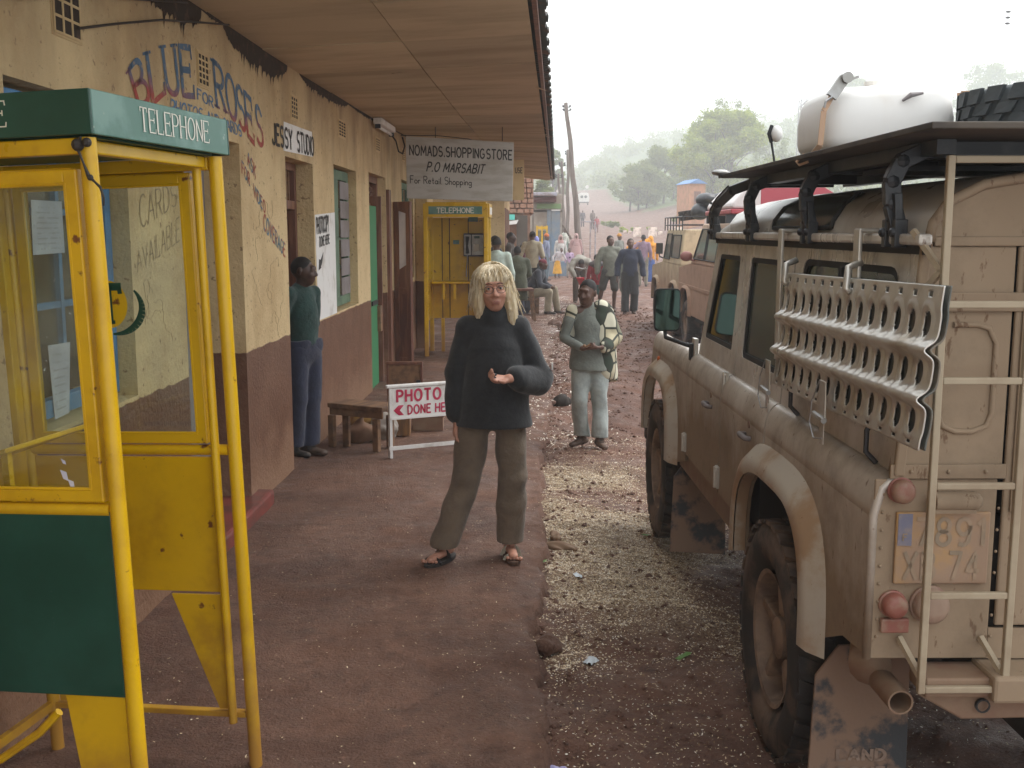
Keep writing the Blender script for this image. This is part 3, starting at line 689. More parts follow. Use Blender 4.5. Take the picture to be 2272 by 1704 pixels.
ch = ss((X-edge_x(Y)-.0)/.10)*ss((Y-4.2)/1.0)*ss((8.7-Y)/.8)*ss((1.55+.25*np.sin(Y*2)-X)/.5)*ss((vnoise(X, Y, 1.6, 61)-.22)/.35)
dd = np.abs(X-road_x(Y)); gr = ss((dd-4.5-2*vnoise(X, Y, .2, 21))/4)*ss((Y-52)/25)*.75+ss((Y-150)/120)*.6*ss((dd-3)/4)
gr = gr-.55*ss((16-np.abs(X-22))/8)*ss((40-np.abs(Y-118))/14)
ca = g.data.color_attributes.new('grass', 'FLOAT_COLOR', 'POINT'); cv = np.zeros((ni*nj, 4), dtype=np.float32); cv[:, 0] = np.clip(gr.reshape(-1), 0, 1); cv[:, 1] = ch.reshape(-1); cv[:, 2] = 0; cv[:, 3] = 1
ca.data.foreach_set('color', cv.ravel())
# walkway slab under the eave
yy = [-2.]
while yy[-1] < 32: yy.append(yy[-1]+max(.04, .006*yy[-1]))
yy = np.array(yy); T = np.linspace(0, 1, 62)**.6
X2 = -1.95+.02*yy[None, :]+(edge_x(yy)[None, :]+1.95-.02*yy[None, :])*T[:, None]; Y2 = np.broadcast_to(yy[None, :], X2.shape)
Z2 = (vnoise(X2, Y2, 2.2, 31)-.5)*.018+(vnoise(X2, Y2, 9, 32)-.5)*.010+(vnoise(X2, Y2, 25, 33)-.5)*.006-.02*ss((T[:, None]-.93)/.07)
X2 = np.vstack([X2, X2[-1]+.02*np.ones_like(yy), X2[-1]+.05]); Y2 = np.vstack([Y2, yy, yy]); Z2 = np.vstack([Z2, Z2[-1]-.05-.03*vnoise(yy, yy*0, 5, 8), np.full_like(yy, -.2)])
ni, nj = X2.shape; I = np.arange(ni*nj).reshape(ni, nj); F = np.stack([I[:-1, :-1], I[1:, :-1], I[1:, 1:], I[:-1, 1:]], -1).reshape(-1, 4)
tag(np_mesh('walkway', np.stack([X2, Y2, Z2], -1).reshape(-1, 3), F, MAT['path']), kind='structure')

# ---------------------------------------------------------------- the row of shops with its plywood verandah ceiling
shop = thing('shop_building', 'cream and brown row of shops under a long plywood verandah ceiling', 'building', (-1.82, 0, 0), (0, 0, -math.atan(.02)))
OPEN = [(3.76, 4.85, 1.05, 2.33), (5.58, 6.72, -.02, 2.33), (7.95, 8.93, -.02, 2.34), (9.86, 11.1, 1.05, 2.40), (11.95, 13.3, -.02, 2.44), (14.9, 16.3, 1.1, 2.5)]
TH = .30; TOP = 3.3
def wall_piece(y0, y1, z0, z1): 
    m = MB(); m.box((-TH, y0, z0), (0, y1, z1)); return m
prev = -2.5
for (a, b_, z0, z1) in OPEN+[(18.0, 18.0, 0, 0)]:
    wall_piece(prev, a, -.15, TOP).build('wall', MAT['wall'], shop)
    if b_ > a:
        wall_piece(a, b_, z1, TOP).build('wall', MAT['wall'], shop)
        if z0 > 0: wall_piece(a, b_, -.15, z0).build('wall', MAT['wall'], shop)
    prev = b_
m = MB(); m.box((-4, 18.0, -.15), (0, 18.3, TOP)); m.build('wall', MAT['wall'], shop)
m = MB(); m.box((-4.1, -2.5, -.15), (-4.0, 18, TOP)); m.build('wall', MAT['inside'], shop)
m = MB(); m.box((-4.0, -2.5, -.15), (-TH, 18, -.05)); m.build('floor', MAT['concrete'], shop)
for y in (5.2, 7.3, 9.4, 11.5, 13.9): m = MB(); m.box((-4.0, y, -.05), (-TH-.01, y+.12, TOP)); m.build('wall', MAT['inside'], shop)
# window with blue frame and papers
def glazed(y0, y1, z0, z1, x, fm, cols, rows, w=.06, gm=None, d=.05, name='window'):
    f = MB()
    f.box((x-d, y0, z0), (x, y0+w, z1)); f.box((x-d, y1-w, z0), (x, y1, z1)); f.box((x-d, y0+w, z0), (x, y1-w, z0+w)); f.box((x-d, y0+w, z1-w), (x, y1-w, z1))
    o = f.build(name, fm, shop, bevel=.004)
    cy = [y0+w+(y1-y0-2*w)*i/cols for i in range(cols+1)]; cz = [z0+w+(z1-z0-2*w)*i/rows for i in range(rows+1)]
    for c in cy[1:-1]: q = MB(); q.box((x-d+.006, c-.015, z0+w), (x-.006, c+.015, z1-w)); q.build('glazing_bar', fm, o)
    for c in cz[1:-1]: q = MB(); q.box((x-d+.009, y0+w, c-.013), (x-.009, y1-w, c+.013)); q.build('glazing_bar', fm, o)
    for i in range(cols):
        for j in range(rows):
            q = MB(); q.box((x-d+.02, cy[i]+.012, cz[j]+.01), (x-d+.024, cy[i+1]-.012, cz[j+1]-.01)); q.build('pane', gm or MAT['glass_dirty'], o)
    return o
glazed(3.78, 4.83, 1.07, 2.31, -.075, MAT['blue_wood'], 2, 3, .07)
def wall_paper(name, pts, x, lines, cat=None):
    vs = [(x, y, z) for y, z in pts]; o = mesh_obj(name, vs+[(x-.001, y, z) for y, z in pts], [(0, 1, 2, 3), (7, 6, 5, 4), (0, 4, 5, 1), (1, 5, 6, 2), (2, 6, 7, 3), (3, 7, 4, 0)], MAT['paper'], shop)
    q = MB(); (y0, z0), (y1, z1), (y2, z2), (y3, z3) = pts
    for i in range(lines):
        t = (i+1.2)/(lines+1.4); 
        a = Vector((y0, z0)).lerp(Vector((y3, z3)), t); b = Vector((y1, z1)).lerp(Vector((y2, z2)), t); p = a.lerp(b, .15); r = a.lerp(b, random.uniform(.7, .9))
        n = int((r-p).length/.012)
        for k in range(n):
            if random.random() < .2: continue
            c = p.lerp(r, (k+.1)/n); e = p.lerp(r, (k+.8)/n); q.add([(x+.001, c.x, c.y), (x+.001, e.x, e.y), (x+.001, e.x, e.y-.006), (x+.001, c.x, c.y-.006)], [(0, 1, 2, 3)])
    q.build('print_line', MAT['ink'], o); return o
wall_paper('notice', [(4.06, 1.915), (4.323, 1.915), (4.325, 1.712), (4.05, 1.708)], -.07, 9)
wall_paper('notice', [(4.125, 1.357), (4.325, 1.35), (4.278, 1.065), (4.147, 1.06)], -.07, 8)
q = MB()
for i in range(46):       # torn scraps of old posters left on the glass
    y = random.uniform(3.95, 4.75); z = random.choice([random.uniform(1.95, 2.05), random.uniform(1.55, 1.68), random.uniform(1.3, 1.5), random.uniform(1.1, 1.3)]); s = random.uniform(.008, .028)
    q.add([(-.069, y+random.uniform(-s, s), z+random.uniform(-s, s)) for _ in range(3)], [(0, 1, 2)])
tag(q.build('poster_scraps', MAT['paper'], shop), kind='stuff')
# doorway A: grey steel door, red step
q = MB(); q.box((-.26, 5.60, -.02), (-.22, 6.70, 2.31)); dA = q.build('door', MAT['grey_door'], shop, bevel=.004)
for y in (5.72, 6.2): q = MB(); q.box((-.219, y, .2), (-.211, y+.40, 1.0)); q.build('door_panel', MAT['grey_door'], dA, bevel=.006); q = MB(); q.box((-.219, y, 1.1), (-.211, y+.40, 2.1)); q.build('door_panel', MAT['grey_door'], dA, bevel=.006)
q = MB(); q.tube([(-.2, 6.42, 1.27), (-.16, 6.42, 1.27), (-.16, 6.42, 1.15), (-.2, 6.42, 1.15)], .01); q.box((-.205, 6.38, 1.2), (-.17, 6.46, 1.24)); q.build('padlock', MAT['steel'], dA)
q = MB(); q.box((-.3, 5.5, -.05), (.10, 6.92, .10)); q.build('doorstep', MAT['red_step'], shop, bevel=.02)
# doorway B: brown frame, barred transom, dark interior, half open inner leaf
def frame(y0, y1, z1, x, w, m_, tz=None):
    q = MB(); q.box((x-.08, y0, -.02), (x, y0+w, z1)); q.box((x-.08, y1-w, -.02), (x, y1, z1)); q.box((x-.08, y0+w, z1-w), (x, y1-w, z1))
    if tz: q.box((x-.08, y0+w, tz-.05), (x, y1-w, tz+.02))
    return q.build('door_frame', m_, shop, bevel=.004)
fB = frame(7.95, 8.93, 2.34, -.14, .06, MAT['brown_wood'], 2.02)
for i in range(9): q = MB(); q.box((-.19, 8.07+i*.087, 2.04), (-.165, 8.095+i*.087, 2.28)); q.build('transom_bar', MAT['raw_wood'], fB)
q = MB(); q.box((-.95, 8.80, 0), (-.2, 8.84, 1.96)); q.build('door', MAT['brown_wood'], shop, bevel=.004)
q = MB(); q.box((-.3, 7.95, -.02), (.0, 8.93, .015)); q.build('threshold', MAT['path'], shop)
# green shuttered window
glazed(9.88, 11.08, 1.07, 2.38, -.08, MAT['green_wood'], 2, 4, .09, d=.06)
q = MB(); q.box((-.079, 9.97, 1.16), (-.066, 10.42, 2.29)); q.build('shutter', MAT['green_wood'], shop, bevel=.004)
for i in range(6): q = MB(); q.box((-.066, 10.49, 1.17+i*.187), (-.058, 10.97, 1.34+i*.187)); q.build('faded_panel', MAT['grey_door'], shop, bevel=.003)
# doorway C: patterned transom, bright green inner door, brown leaf
fC = frame(11.95, 13.3, 2.44, -.10, .08, MAT['brown_wood'], 2.10)
for i in range(9):
    for j in range(3): q = MB(); a = 12.08+i*.125; b_ = 2.15+j*.068; q.tube([(-.14+0*i, a+.03*math.cos(t), b_+.03*math.sin(t)) for t in np.linspace(0, 2*PI, 9)], .006, 5, False); q.build('transom_scroll', MAT['brown_wood'], fC)
q = MB(); q.box((-.055, 12.04, 0), (-.02, 12.60, 2.08)); gd = q.build('door', MAT['green_door'], shop, bevel=.004)
q = MB(); q.box((-.019, 12.1, .95), (-.0, 12.5, 1.0)); q.build('door_bar', MAT['metal_dark'], gd)
q = MB(); q.box((-.12, 12.72, .0), (.02, 12.76, 2.2)); dl = q.build('door', MAT['brown_wood'], shop, bevel=.005); 
q = MB(); q.box((-.02, 12.55, .62), (.02, 12.7, .92)); q.build('door_sign', MAT['raw_wood'], dl)
q = MB(); q.box((-.005, 13.32, .0), (.04, 13.5, 2.3)); q.build('door_post', MAT['brown_wood'], shop, bevel=.005)
# leaf opened outwards, with a long paper pasted on it
def leaf(p, q_, z0, z1):
    p = Vector(p); q_ = Vector(q_); d = (q_-p).normalized(); n = Vector((-d.y, d.x)); m = MB()
    def slab(a, b, za, zb, t0, t1):
        A, B = p+d*a, p+d*b; v = [A+n*t0, B+n*t0, B+n*t1, A+n*t1]
        m.add([(w.x, w.y, za) for w in v]+[(w.x, w.y, zb) for w in v], [(0, 3, 2, 1), (4, 5, 6, 7), (0, 1, 5, 4), (1, 2, 6, 5), (2, 3, 7, 6), (3, 0, 4, 7)])
    L_ = (q_-p).length; slab(0, L_, z0, z1, -.02, .012)
    for a, b in ((0, .07), (L_-.07, L_)): slab(a, b, z0, z1, -.035, -.0205)
    for za, zb in ((z0, z0+.12), (.98, 1.06), (z1-.09, z1)): slab(.071, L_-.071, za, zb, -.033, -.0205)
    return m, p, d, n, L_
m, p, d_, n_, L_ = leaf((.02, 14.0), (.25, 13.86), .03, 2.17); lf = m.build('door', MAT['brown_wood'], shop, bevel=.003)
A = p+d_*.08-n_*.0225; B = p+d_*.19-n_*.0225
mesh_obj('poster', [(A.x, A.y, 1.30), (B.x, B.y, 1.36), (B.x, B.y, 2.02), (A.x, A.y, 2.05)], [(0, 1, 2, 3)], MAT['paper'], lf)
m, p, d_, n_, L_ = leaf((.0, 14.4), (.12, 14.32), .03, 2.17); m.build('door', MAT['brown_wood'], shop, bevel=.003)
glazed(14.92, 16.28, 1.12, 2.48, -.06, MAT['green_wood'], 2, 3, .09)
q = MB(); q.box((0, 16.5, -.1), (.20, 17.4, TOP)); q.build('pillar', MAT['wall'], shop, bevel=.02)
q = MB(); q.box((.0, 17.4, -.1), (.06, 17.99, TOP)); q.build('wall', MAT['wall'], shop)
# vent blocks: raised little grids over painted hole shade
for (y0, y1, z0, z1) in ((4.18, 4.42, 2.55, 2.86), (5.94, 6.12, 2.59, 2.755), (8.18, 8.39, 2.64, 2.80), (10.15, 10.5, 2.68, 2.82), (12.53, 12.82, 2.72, 2.86), (15.02, 15.27, 2.77, 2.91)):
    q = MB(); q.box((.0, y0-.015, z0-.015), (.004, y1+.015, z1+.015)); o = q.build('vent_block', MAT['cream'], shop)
    q = MB(); q.box((.004, y0, z0), (.0055, y1, z1)); q.build('vent_hole_shade', MAT['soot'], o)  # dark sheet in the soot colour, painted as the shade inside the holes
    q = MB(); nc, nr = 3, 5
    for i in range(nc+1): q.box((.0055, y0+(y1-y0)*i/nc-.006, z0), (.009, y0+(y1-y0)*i/nc+.006, z1))
    for j in range(nr+1): q.box((.0055, y0, z0+(z1-z0)*j/nr-.005), (.0082, y1, z0+(z1-z0)*j/nr+.005))
    q.build('vent_grid', MAT['cream'], o)
# soot and bat stains hanging from the ceiling joint
def stain(y0, y1, dmax, zc, seed, dens=26):
    r = random.Random(seed); m = MB(); n = int((y1-y0)/.008); d = 0; dr = 0; vs = []
    for i in range(n+1):
        t = i/n; y = y0+(y1-y0)*t; env = math.sin(PI*t)**.45
        d += (r.uniform(0, 1)-d)*.12
        if r.random() < .10: dr = r.uniform(.2, .75)
        dr *= .62; h = dmax*env*(.25+.55*d+dr*.8); z = zc(y); vs += [(.003, y, z+.02), (.003, y, z-h)]
    m.add(vs, [(2*i, 2*i+2, 2*i+3, 2*i+1) for i in range(n)]); m.build('soot_stain', MAT['soot'], shop)
ZI = lambda y: 3.0+.012*max(0, y-8)+.05*max(0, min(1, (y-12)/4))
stain(5.05, 6.05, .26, ZI, 1, 40); stain(6.45, 8.1, .27, ZI, 2, 34); stain(8.5, 10.7, .14, ZI, 3, 26); stain(10.6, 13.0, .05, ZI, 4, 20); stain(3.2, 5.15, .05, ZI, 6, 20); stain(6.0, 6.5, .03, ZI, 5); stain(13.0, 18.0, .03, ZI, 15)
# lettering painted on the wall
WN = (1, 0, 0)
def wq(bl, br, tr, tl, x=.001): return quad_map((x, *bl), (x, *br), (x, *tr), (x, *tl), WN)
def letter_part(name, items, m_):
    for txt, fm, kw in items: q = MB(); lay_text(q, txt, fm, **kw); q.build(name, m_, shop)
kb = dict(weight=.135, serif=.15, jit=.08, thick=.002)
letter_part('painted_lettering', [
    ('B', wq((5.035, 2.375), (5.19, 2.41), (5.07, 2.60), (4.93, 2.515)), kb), ('L', wq((5.225, 2.405), (5.40, 2.475), (5.32, 2.665), (5.165, 2.625)), kb),
    ('U', wq((5.44, 2.475), (5.62, 2.49), (5.56, 2.725), (5.385, 2.69)), kb), ('E', wq((5.68, 2.495), (5.86, 2.512), (5.82, 2.755), (5.645, 2.735)), kb),
    ('R', wq((6.275, 2.505), (6.45, 2.495), (6.41, 2.735), (6.23, 2.75)), kb), ('O', wq((6.50, 2.485), (6.70, 2.455), (6.65, 2.70), (6.45, 2.725)), kb),
    ('S', wq((6.73, 2.45), (6.89, 2.41), (6.84, 2.665), (6.68, 2.69)), kb), ('E', wq((6.93, 2.40), (7.08, 2.36), (7.03, 2.63), (6.87, 2.66)), kb),
    ('S', wq((7.15, 2.38), (7.31, 2.35), (7.30, 2.57), (7.14, 2.63)), kb)], MAT['blue_red'])
ks = dict(weight=.16, jit=.2, gap=.18)
letter_part('painted_lettering', [('FOR', wq((5.92, 2.505), (6.2, 2.49), (6.2, 2.545), (5.92, 2.56)), ks), ('PHOTOS', wq((5.47, 2.375), (5.98, 2.405), (6.0, 2.46), (5.48, 2.45)), ks),
    ('AND CARDS', wq((6.08, 2.40), (6.78, 2.38), (6.76, 2.445), (6.08, 2.46)), ks)], MAT['blue_letter'])
kf = dict(weight=.17, jit=.15, gap=.25)
letter_part('painted_lettering', [('ASK', wq((6.90, 2.215), (7.08, 2.14), (7.10, 2.215), (6.90, 2.30)), kf), ('FOR', wq((6.755, 2.155), (6.93, 2.085), (6.94, 2.155), (6.76, 2.23)), kf),
    ('VIDEO', wq((7.025, 2.02), (7.31, 1.915), (7.315, 1.99), (7.02, 2.10)), kf), ('COVERAGE', wq((7.25, 1.81), (7.845, 1.61), (7.86, 1.70), (7.27, 1.915)), kf)], MAT['faded'])
kp = dict(weight=.06, jit=.2, gap=.2)
letter_part('painted_lettering', [('CARDS', wq((4.98, 1.81), (5.50, 1.93), (5.50, 2.04), (4.98, 1.96)), kp), ('AVAILABLE', wq((4.915, 1.61), (5.52, 1.75), (5.53, 1.87), (4.91, 1.705)), kp)], MAT['pencil'])
q = MB(); rr = random.Random(5)
for cy, cz in [(7.0, 1.85), (7.05, 1.6), (7.4, 1.45), (7.15, 1.3), (7.65, 1.55), (5.2, 1.4), (5.35, 1.25), (5.1, 1.5), (7.3, 2.0), (7.75, 1.3), (7.5, 1.2)]:      # doodles scratched into the paint
    p = [(.0015, cy, cz)]; a = rr.uniform(0, 6)
    for k in range(16): a += rr.uniform(-1.1, 1.1); p.append((.0015, p[-1][1]+.03*math.cos(a), p[-1][2]+.022*math.sin(a)))
    q.tube(p, .0009, 4)
q.build('scratched_doodles', MAT['pencil'], shop)
q = MB(); q.box((.0, 7.56, 2.372), (.003, 8.96, 2.45)); q.box((.0, 7.9, 2.45), (.003, 8.94, 2.535)); q = MB(); q.add([(.002, 7.9, 2.375), (.002, 8.95, 2.40), (.002, 8.93, 2.60), (.002, 7.93, 2.585)], [(0, 1, 2, 3)]); q.build('white_patch', MAT['white_paint'], shop)
letter_part('painted_lettering', [('JESSY', wq((7.57, 2.40), (8.18, 2.405), (8.18, 2.54), (7.57, 2.54), .0035), dict(weight=.17, jit=.1)), ('STUDIO', wq((8.36, 2.405), (8.98, 2.415), (8.98, 2.555), (8.36, 2.55), .0035), dict(weight=.17, jit=.1))], MAT['letter_black'])
q = MB(); q.add([(.002, 9.0, 1.045), (.002, 9.86, 1.045), (.002, 9.86, 1.965), (.002, 8.96, 1.93)], [(0, 1, 2, 3)]); q.build('white_patch', MAT['white_paint'], shop)
letter_part('painted_lettering', [('PHOTOCOPY', wq((9.02, 1.775), (9.55, 1.80), (9.55, 1.93), (9.0, 1.90), .0035), dict(weight=.2, jit=.1, gap=.2)), ('DONE HERE', wq((9.12, 1.665), (9.56, 1.69), (9.56, 1.765), (9.12, 1.745), .0035), dict(weight=.2, jit=.1, gap=.2))], MAT['letter_black'])
q = MB(); q.add([(.0035, 9.05, 1.465), (.0035, 9.12, 1.54), (.0035, 9.10, 1.56), (.0035, 9.28, 1.62), (.0035, 9.22, 1.53), (.0035, 9.17, 1.50)], [(0, 1, 3, 4), (0, 4, 5)]); q.add([(.0036, 9.05, 1.465), (.0036, 9.08, 1.56), (.0036, 9.14, 1.555), (.0036, 9.17, 1.485)], [(0, 1, 2, 3)]); q.build('painted_arrow', MAT['letter_black'], shop)
# verandah ceiling: one plywood panel after another, and the iron roof over it
EX = lambda y: (-.175+.042*y)-(-1.82+.02*y)       # eave in local x
y = -2.4; k = 0
while y < 28.2:
    y2 = min(y+1.22, 28.3)
    for (t0, t1) in ((0, .52), (.52, 1)):
        if (EX(y)) < 1.0 and t0 > 0: pass
        x0, x1 = EX(y)*t0+.004, EX(y)*t1-.004; x0b, x1b = EX(y2)*t0+.004, EX(y2)*t1-.004; dz = random.uniform(-.004, .004)
        z = lambda yy_, t: ZI(yy_)*(1-t)+3.09*t+dz
        xin = -.28 if t0 == 0 else None
        a0 = x0 if t0 > 0 or y < 17.9 else -2; b0 = x0b if t0 > 0 or y < 17.9 else -2
        q = MB(); pts = [(a0, y+.004, z(y, t0)), (x1, y+.004, z(y, t1)), (x1b, y2-.004, z(y2, t1)), (b0, y2-.004, z(y2, t0))]
        q.add(pts+[(p_[0], p_[1], p_[2]+.012) for p_ in pts], [(0, 3, 2, 1), (4, 5, 6, 7), (0, 1, 5, 4), (1, 2, 6, 5), (2, 3, 7, 6), (3, 0, 4, 7)])
        q.build('ceiling_panel', MAT['ply'][(k*7+int(t0 > 0)*3) % 4], shop)
    k += 1; y = y2
q = MB(); P = []
for i in range(120):     # corrugated iron sheet, rising to the ridge
    y = -2.4+i*(30.9/119); P.append(y)
vs = []; fs = []; n = 1240
for i in range(n+1):
    y = -2.4+30.9*i/n; c = .016*math.sin(2*PI*y/.1); e = EX(y)+.10+.012*math.sin(i*.35)
    vs += [(e, y, 3.15+c), (-2.6, y, 4.1+c)]
for i in range(n): fs.append((2*i, 2*i+2, 2*i+3, 2*i+1))
o = mesh_obj('roof', vs, fs, MAT['roof_iron'], shop); sm = o.modifiers.new('s', 'SOLIDIFY'); sm.thickness = .006
q = MB(); y = -2.4; 
pts = [(EX(yv)+.035, yv, 3.115) for yv in np.linspace(-2.4, 28.3, 12)]
for i in range(11): q.bar(pts[i], pts[i+1], .03, .055)
q.build('eave_batten', MAT['brown_wood'], shop)
q = MB(); rr = random.Random(3)
for i in range(26):      # splintered plywood at the edge
    yv = rr.uniform(9, 28.2); e = EX(yv); l = rr.uniform(.03, .10); q.add([(e-.03, yv, 3.078), (e+.05+l*.4, yv+rr.uniform(-.1, .1), 3.07-l*.5), (e-.01, yv+rr.uniform(.05, .2), 3.078)], [(0, 1, 2)])
tag(q.build('splintered_edge', MAT['ply'][0], shop), kind='stuff')
q = MB()
for yv in (4.2, 8.1, 11.7, 15.4, 19, 23, 27): q.box((.01, yv, ZI(yv)-.025), (EX(yv)-.02, yv+.05, ZI(yv)-.006))
# second stretch of the shops, further along, standing forward
q = MB(); q.box((1.10, 24.0, -.15), (1.15, 29.0, 3.05)); q.box((-1, 28.9, -.15), (1.10, 29.0, 3.05)); q.box((-1, 24.0, -.15), (1.10, 24.1, 3.05)); 
q = MB(); q.box((-1.0, 23.6, -.15), (1.18, 28.6, 3.06)); q.build('wall', MAT['wall'], shop)
for i, yv in enumerate((23.9, 24.75, 25.6, 26.45, 27.3)): q = MB(); q.box((1.18, yv, .9), (1.20, yv+.42, 2.3)); q.build('shutter', MAT['brown_wood'], shop, bevel=.005)
# electric things on the wall
lp = thing('strip_lamp', 'unlit fluorescent strip lamp fixed where wall meets plywood ceiling', 'lamp', (-1.55, 12.3, 2.98), (0, 0, -.03))
q = MB(); q.box((0, -.1, 0), (.10, 1.0, .07)); q.build('housing', MAT['white_paint'], lp, bevel=.01); q = MB(); q.tube([(.05, -.06, -.025), (.05, .96, -.025)], .017, 10); q.build('tube', MAT['white_paint'], lp, smooth=True)
for yv in (-.1, .97): q = MB(); q.box((.02, yv, -.045), (.08, yv+.03, 0)); q.build('tube_holder', MAT['metal_dark'], lp)
q = MB(); q.tube([(-1.5, 13.3, 3.0), (-1.44, 13.5, 2.9), (-1.42, 13.6, 2.78), (-1.38, 13.7, 2.76), (-1.36, 13.8, 2.86), (-1.40, 13.9, 2.98)], .010, 6); tag(q.build('loose_cable', MAT['cable']), 'dark cable loop hanging below the strip lamp', 'cable')
def wire(name, label, pts, r=.006):
    q = MB(); q.tube(pts, r, 6); return tag(q.build(name, MAT['cable']), label, 'cable')
wire('service_cable', 'thin cable crossing the upper wall from the left edge up to the ceiling', [(-1.735, 3.3, 2.50), (-1.72, 3.9, 2.61), (-1.70, 4.6, 2.76), (-1.69, 5.2, 2.87), (-1.67, 5.7, 2.96)])
wire('service_cable', 'thin sagging cable from the leftmost vent block to the sooty ceiling corner', [(-1.71, 4.36, 2.59), (-1.70, 4.75, 2.68), (-1.68, 5.3, 2.80), (-1.66, 5.9, 2.90), (-1.64, 6.4, 2.98)])
wire('ceiling_cable', 'cable running along the verandah ceiling above the white shop sign', [(-1.45, 14.2, 3.03), (-1.0, 14.6, 3.06), (-.6, 15.0, 3.05), (-.5, 15.2, 3.03)])
# ---------------------------------------------------------------- near telephone box
def booth_near():
    # local frame: origin under the near street-side post, +x towards the wall, +y along the street side
    a = math.atan2(.70, .125)   # direction of the street side
    t = thing('telephone_box', 'yellow and green telephone box, the near one at the left edge', 'telephone box', (-.995, 2.70, 0), (0, 0, 0))
    t.rotation_euler = (0, R(-1.8), a-PI/2)
    Y = MAT['yellow']; W_, D_ = .74, .71       # width to the wall (-x), depth (+y)
    P1, P2, P3, P0 = (0, 0), (0, D_), (-W_, D_), (-W_, 0)
    for (x, y), nm in ((P1, 0), (P2, 0), (P3, 0), (P0, 0)):
        q = MB(); q.tube([(x, y, -.03), (x, y, 2.03)], .0215, 20); q.build('post', Y, t, smooth=True, autosm=40)
    q = MB(); q.tube([(-.062, D_-.02, .16), (-.055, D_-.02, 2.01)], .014, 14); q.build('inner_tube', Y, t, smooth=True, autosm=40)
    # side frames: near and far sides are glazed above, sheeted below
    def side(y, far):
        x0, x1 = -W_+.03, -.085 if far else -.03
        z0, z1 = (1.15, 1.985) if far else (1.135, 1.955)
        w = .035
        f = MB(); f.box((x0, y-.014, z0), (x0+w, y+.014, z1)); f.box((x1-w, y-.014, z0), (x1, y+.014, z1))
        f.box((x0+w, y-.014, z0-w), (x1-w, y+.014, z0)); f.box((x0+w, y-.014, z1-w), (x1-w, y+.014, z1)); 
        f.box((x0, y-.014, z0-w), (x0+w, y+.014, z0)); f.box((x1-w, y-.014, z0-w), (x1, y+.014, z0)); o = f.build('window_frame', Y, t, bevel=.005)
        g = MB(); g.box((x0+w, y-.002, z0), (x1-w, y+.002, z1-w)); g.build('pane', MAT['glass'], o)
        b = MB()
        for (p, q_) in (((x0+w, z0), (x0+w, z1-w)), ((x1-w, z0), (x1-w, z1-w)), ((x0+w, z0), (x1-w, z0)), ((x0+w, z1-w), (x1-w, z1-w))): b.tube([(p[0], y-.010, p[1]), (q_[0], y-.010, q_[1])], .006, 6)
        b.build('glazing_bead', Y, o)
        r = MB(); r.tube([(-W_, y, z0-w-.022), (-.02, y, z0-w-.022)], .018, 12); r.build('rail', Y, t, smooth=True, autosm=40)
        r = MB(); r.box((-W_, y-.018, 1.99), (-.02, y+.018, 2.03)); r.build('top_rail', Y, t, bevel=.004)
        # sheet
        zt, zb = (z0-w-.045, .61) if far else (1.075, .565)
        s = MB()
        if far: s.box((-W_+.02, y-.006, zb), (-.075, y+.006, zt)); s.build('side_panel', Y, t, bevel=.003)
        else: s.box((-W_+.02, y-.012, zb), (-.018, y+.004, zt)); s.build('side_panel', MAT['green_paint'], t, bevel=.003)
        # tapered foot plates
        s = MB(); 
        if far: s.prism([(-.26, .60), (-.075, .60), (-.075, .20), (-.115, .20)], 'y', y-.005, y+.005)
        else: s.prism([(-.20, .57), (-.024, .57), (-.024, .0), (-.13, .0)], 'y', y-.005, y+.005)
        s.build('foot_plate', Y, t, bevel=.002)
        s = MB(); s.prism([(-W_+.26, .60), (-W_+.03, .60), (-W_+.03, .20), (-W_+.1, .20)], 'y', y-.005, y+.005); s.build('foot_plate', Y, t, bevel=.002)
        if far: s = MB(); s.bar((-W_, y, .185), (-.02, y, .185), .03, .02); s.build('bottom_rail', Y, t, bevel=.003)
        # emblem on the glass
        cx = -.405 if far else -.50; cz = 1.575; e = MB(); yy_ = y-.0035 if far else y-.0045
        e.add([(cx+.068*math.cos(2*PI*i/28), yy_, cz+.078*math.sin(2*PI*i/28)) for i in range(28)], [tuple(range(28))]); em = e.build('emblem_disc', Y, t)
        l = MB(); lay_text(l, 'T', plane_map((cx-.045, yy_-.001, cz-.058), (.088, 0, 0), (0, 0, .115), (0, -1, 0)), weight=.22, serif=.12, thick=.0012)
        ring = [(cx+.10*math.cos(R(a_))+.02, yy_-.002, cz-.012+.085*math.sin(R(a_))) for a_ in range(-95, 42, 8)]
        ringw = [.003+.010*math.sin(PI*i/(len(ring)-1)) for i in range(len(ring))]
        for i in range(len(ring)-1):
            p_, r_ = Vector(ring[i]), Vector(ring[i+1]); n_ = Vector((-(r_-p_).z, 0, (r_-p_).x)).normalized(); l.add([p_-n_*ringw[i], r_-n_*ringw[i+1], r_+n_*ringw[i+1], p_+n_*ringw[i]], [(0, 1, 2, 3)])
        l.build('emblem', MAT['green_paint'], t)
    side(0, False); side(D_, True)
    # wall side
    for x in (-W_,):
        f = MB(); f.box((x-.014, .03, 1.1), (x+.014, .065, 1.97)); f.box((x-.014, D_-.065, 1.1), (x+.014, D_-.03, 1.97)); f.box((x-.014, .33, 1.1), (x+.014, .37, 1.97)); f.box((x-.014, .065, 1.9), (x+.014, .33, 1.97)); f.build('window_frame', Y, t, bevel=.004)
        q = MB(); q.box((x-.006, .03, .45), (x+.006, D_-.03, 1.1)); q.build('side_panel', Y, t)
        q = MB(); q.bar((x, .0, .185), (x, D_, .185), .02, .03); q.build('bottom_rail', Y, t)
    # bent bottom rail between the near posts (kicked in)
    q = MB(); q.tube([(-.24, .02, .50), (-.30, .01, .44), (-.42, .0, .36), (-.70, 0, .25)], .012, 8); q.build('bent_rail', Y, t)
    # street-side head rail and inner lining
    q = MB(); q.box((-.05, .03, 1.995), (-.02, D_-.03, 2.03)); q.build('head_rail', Y, t, bevel=.005)
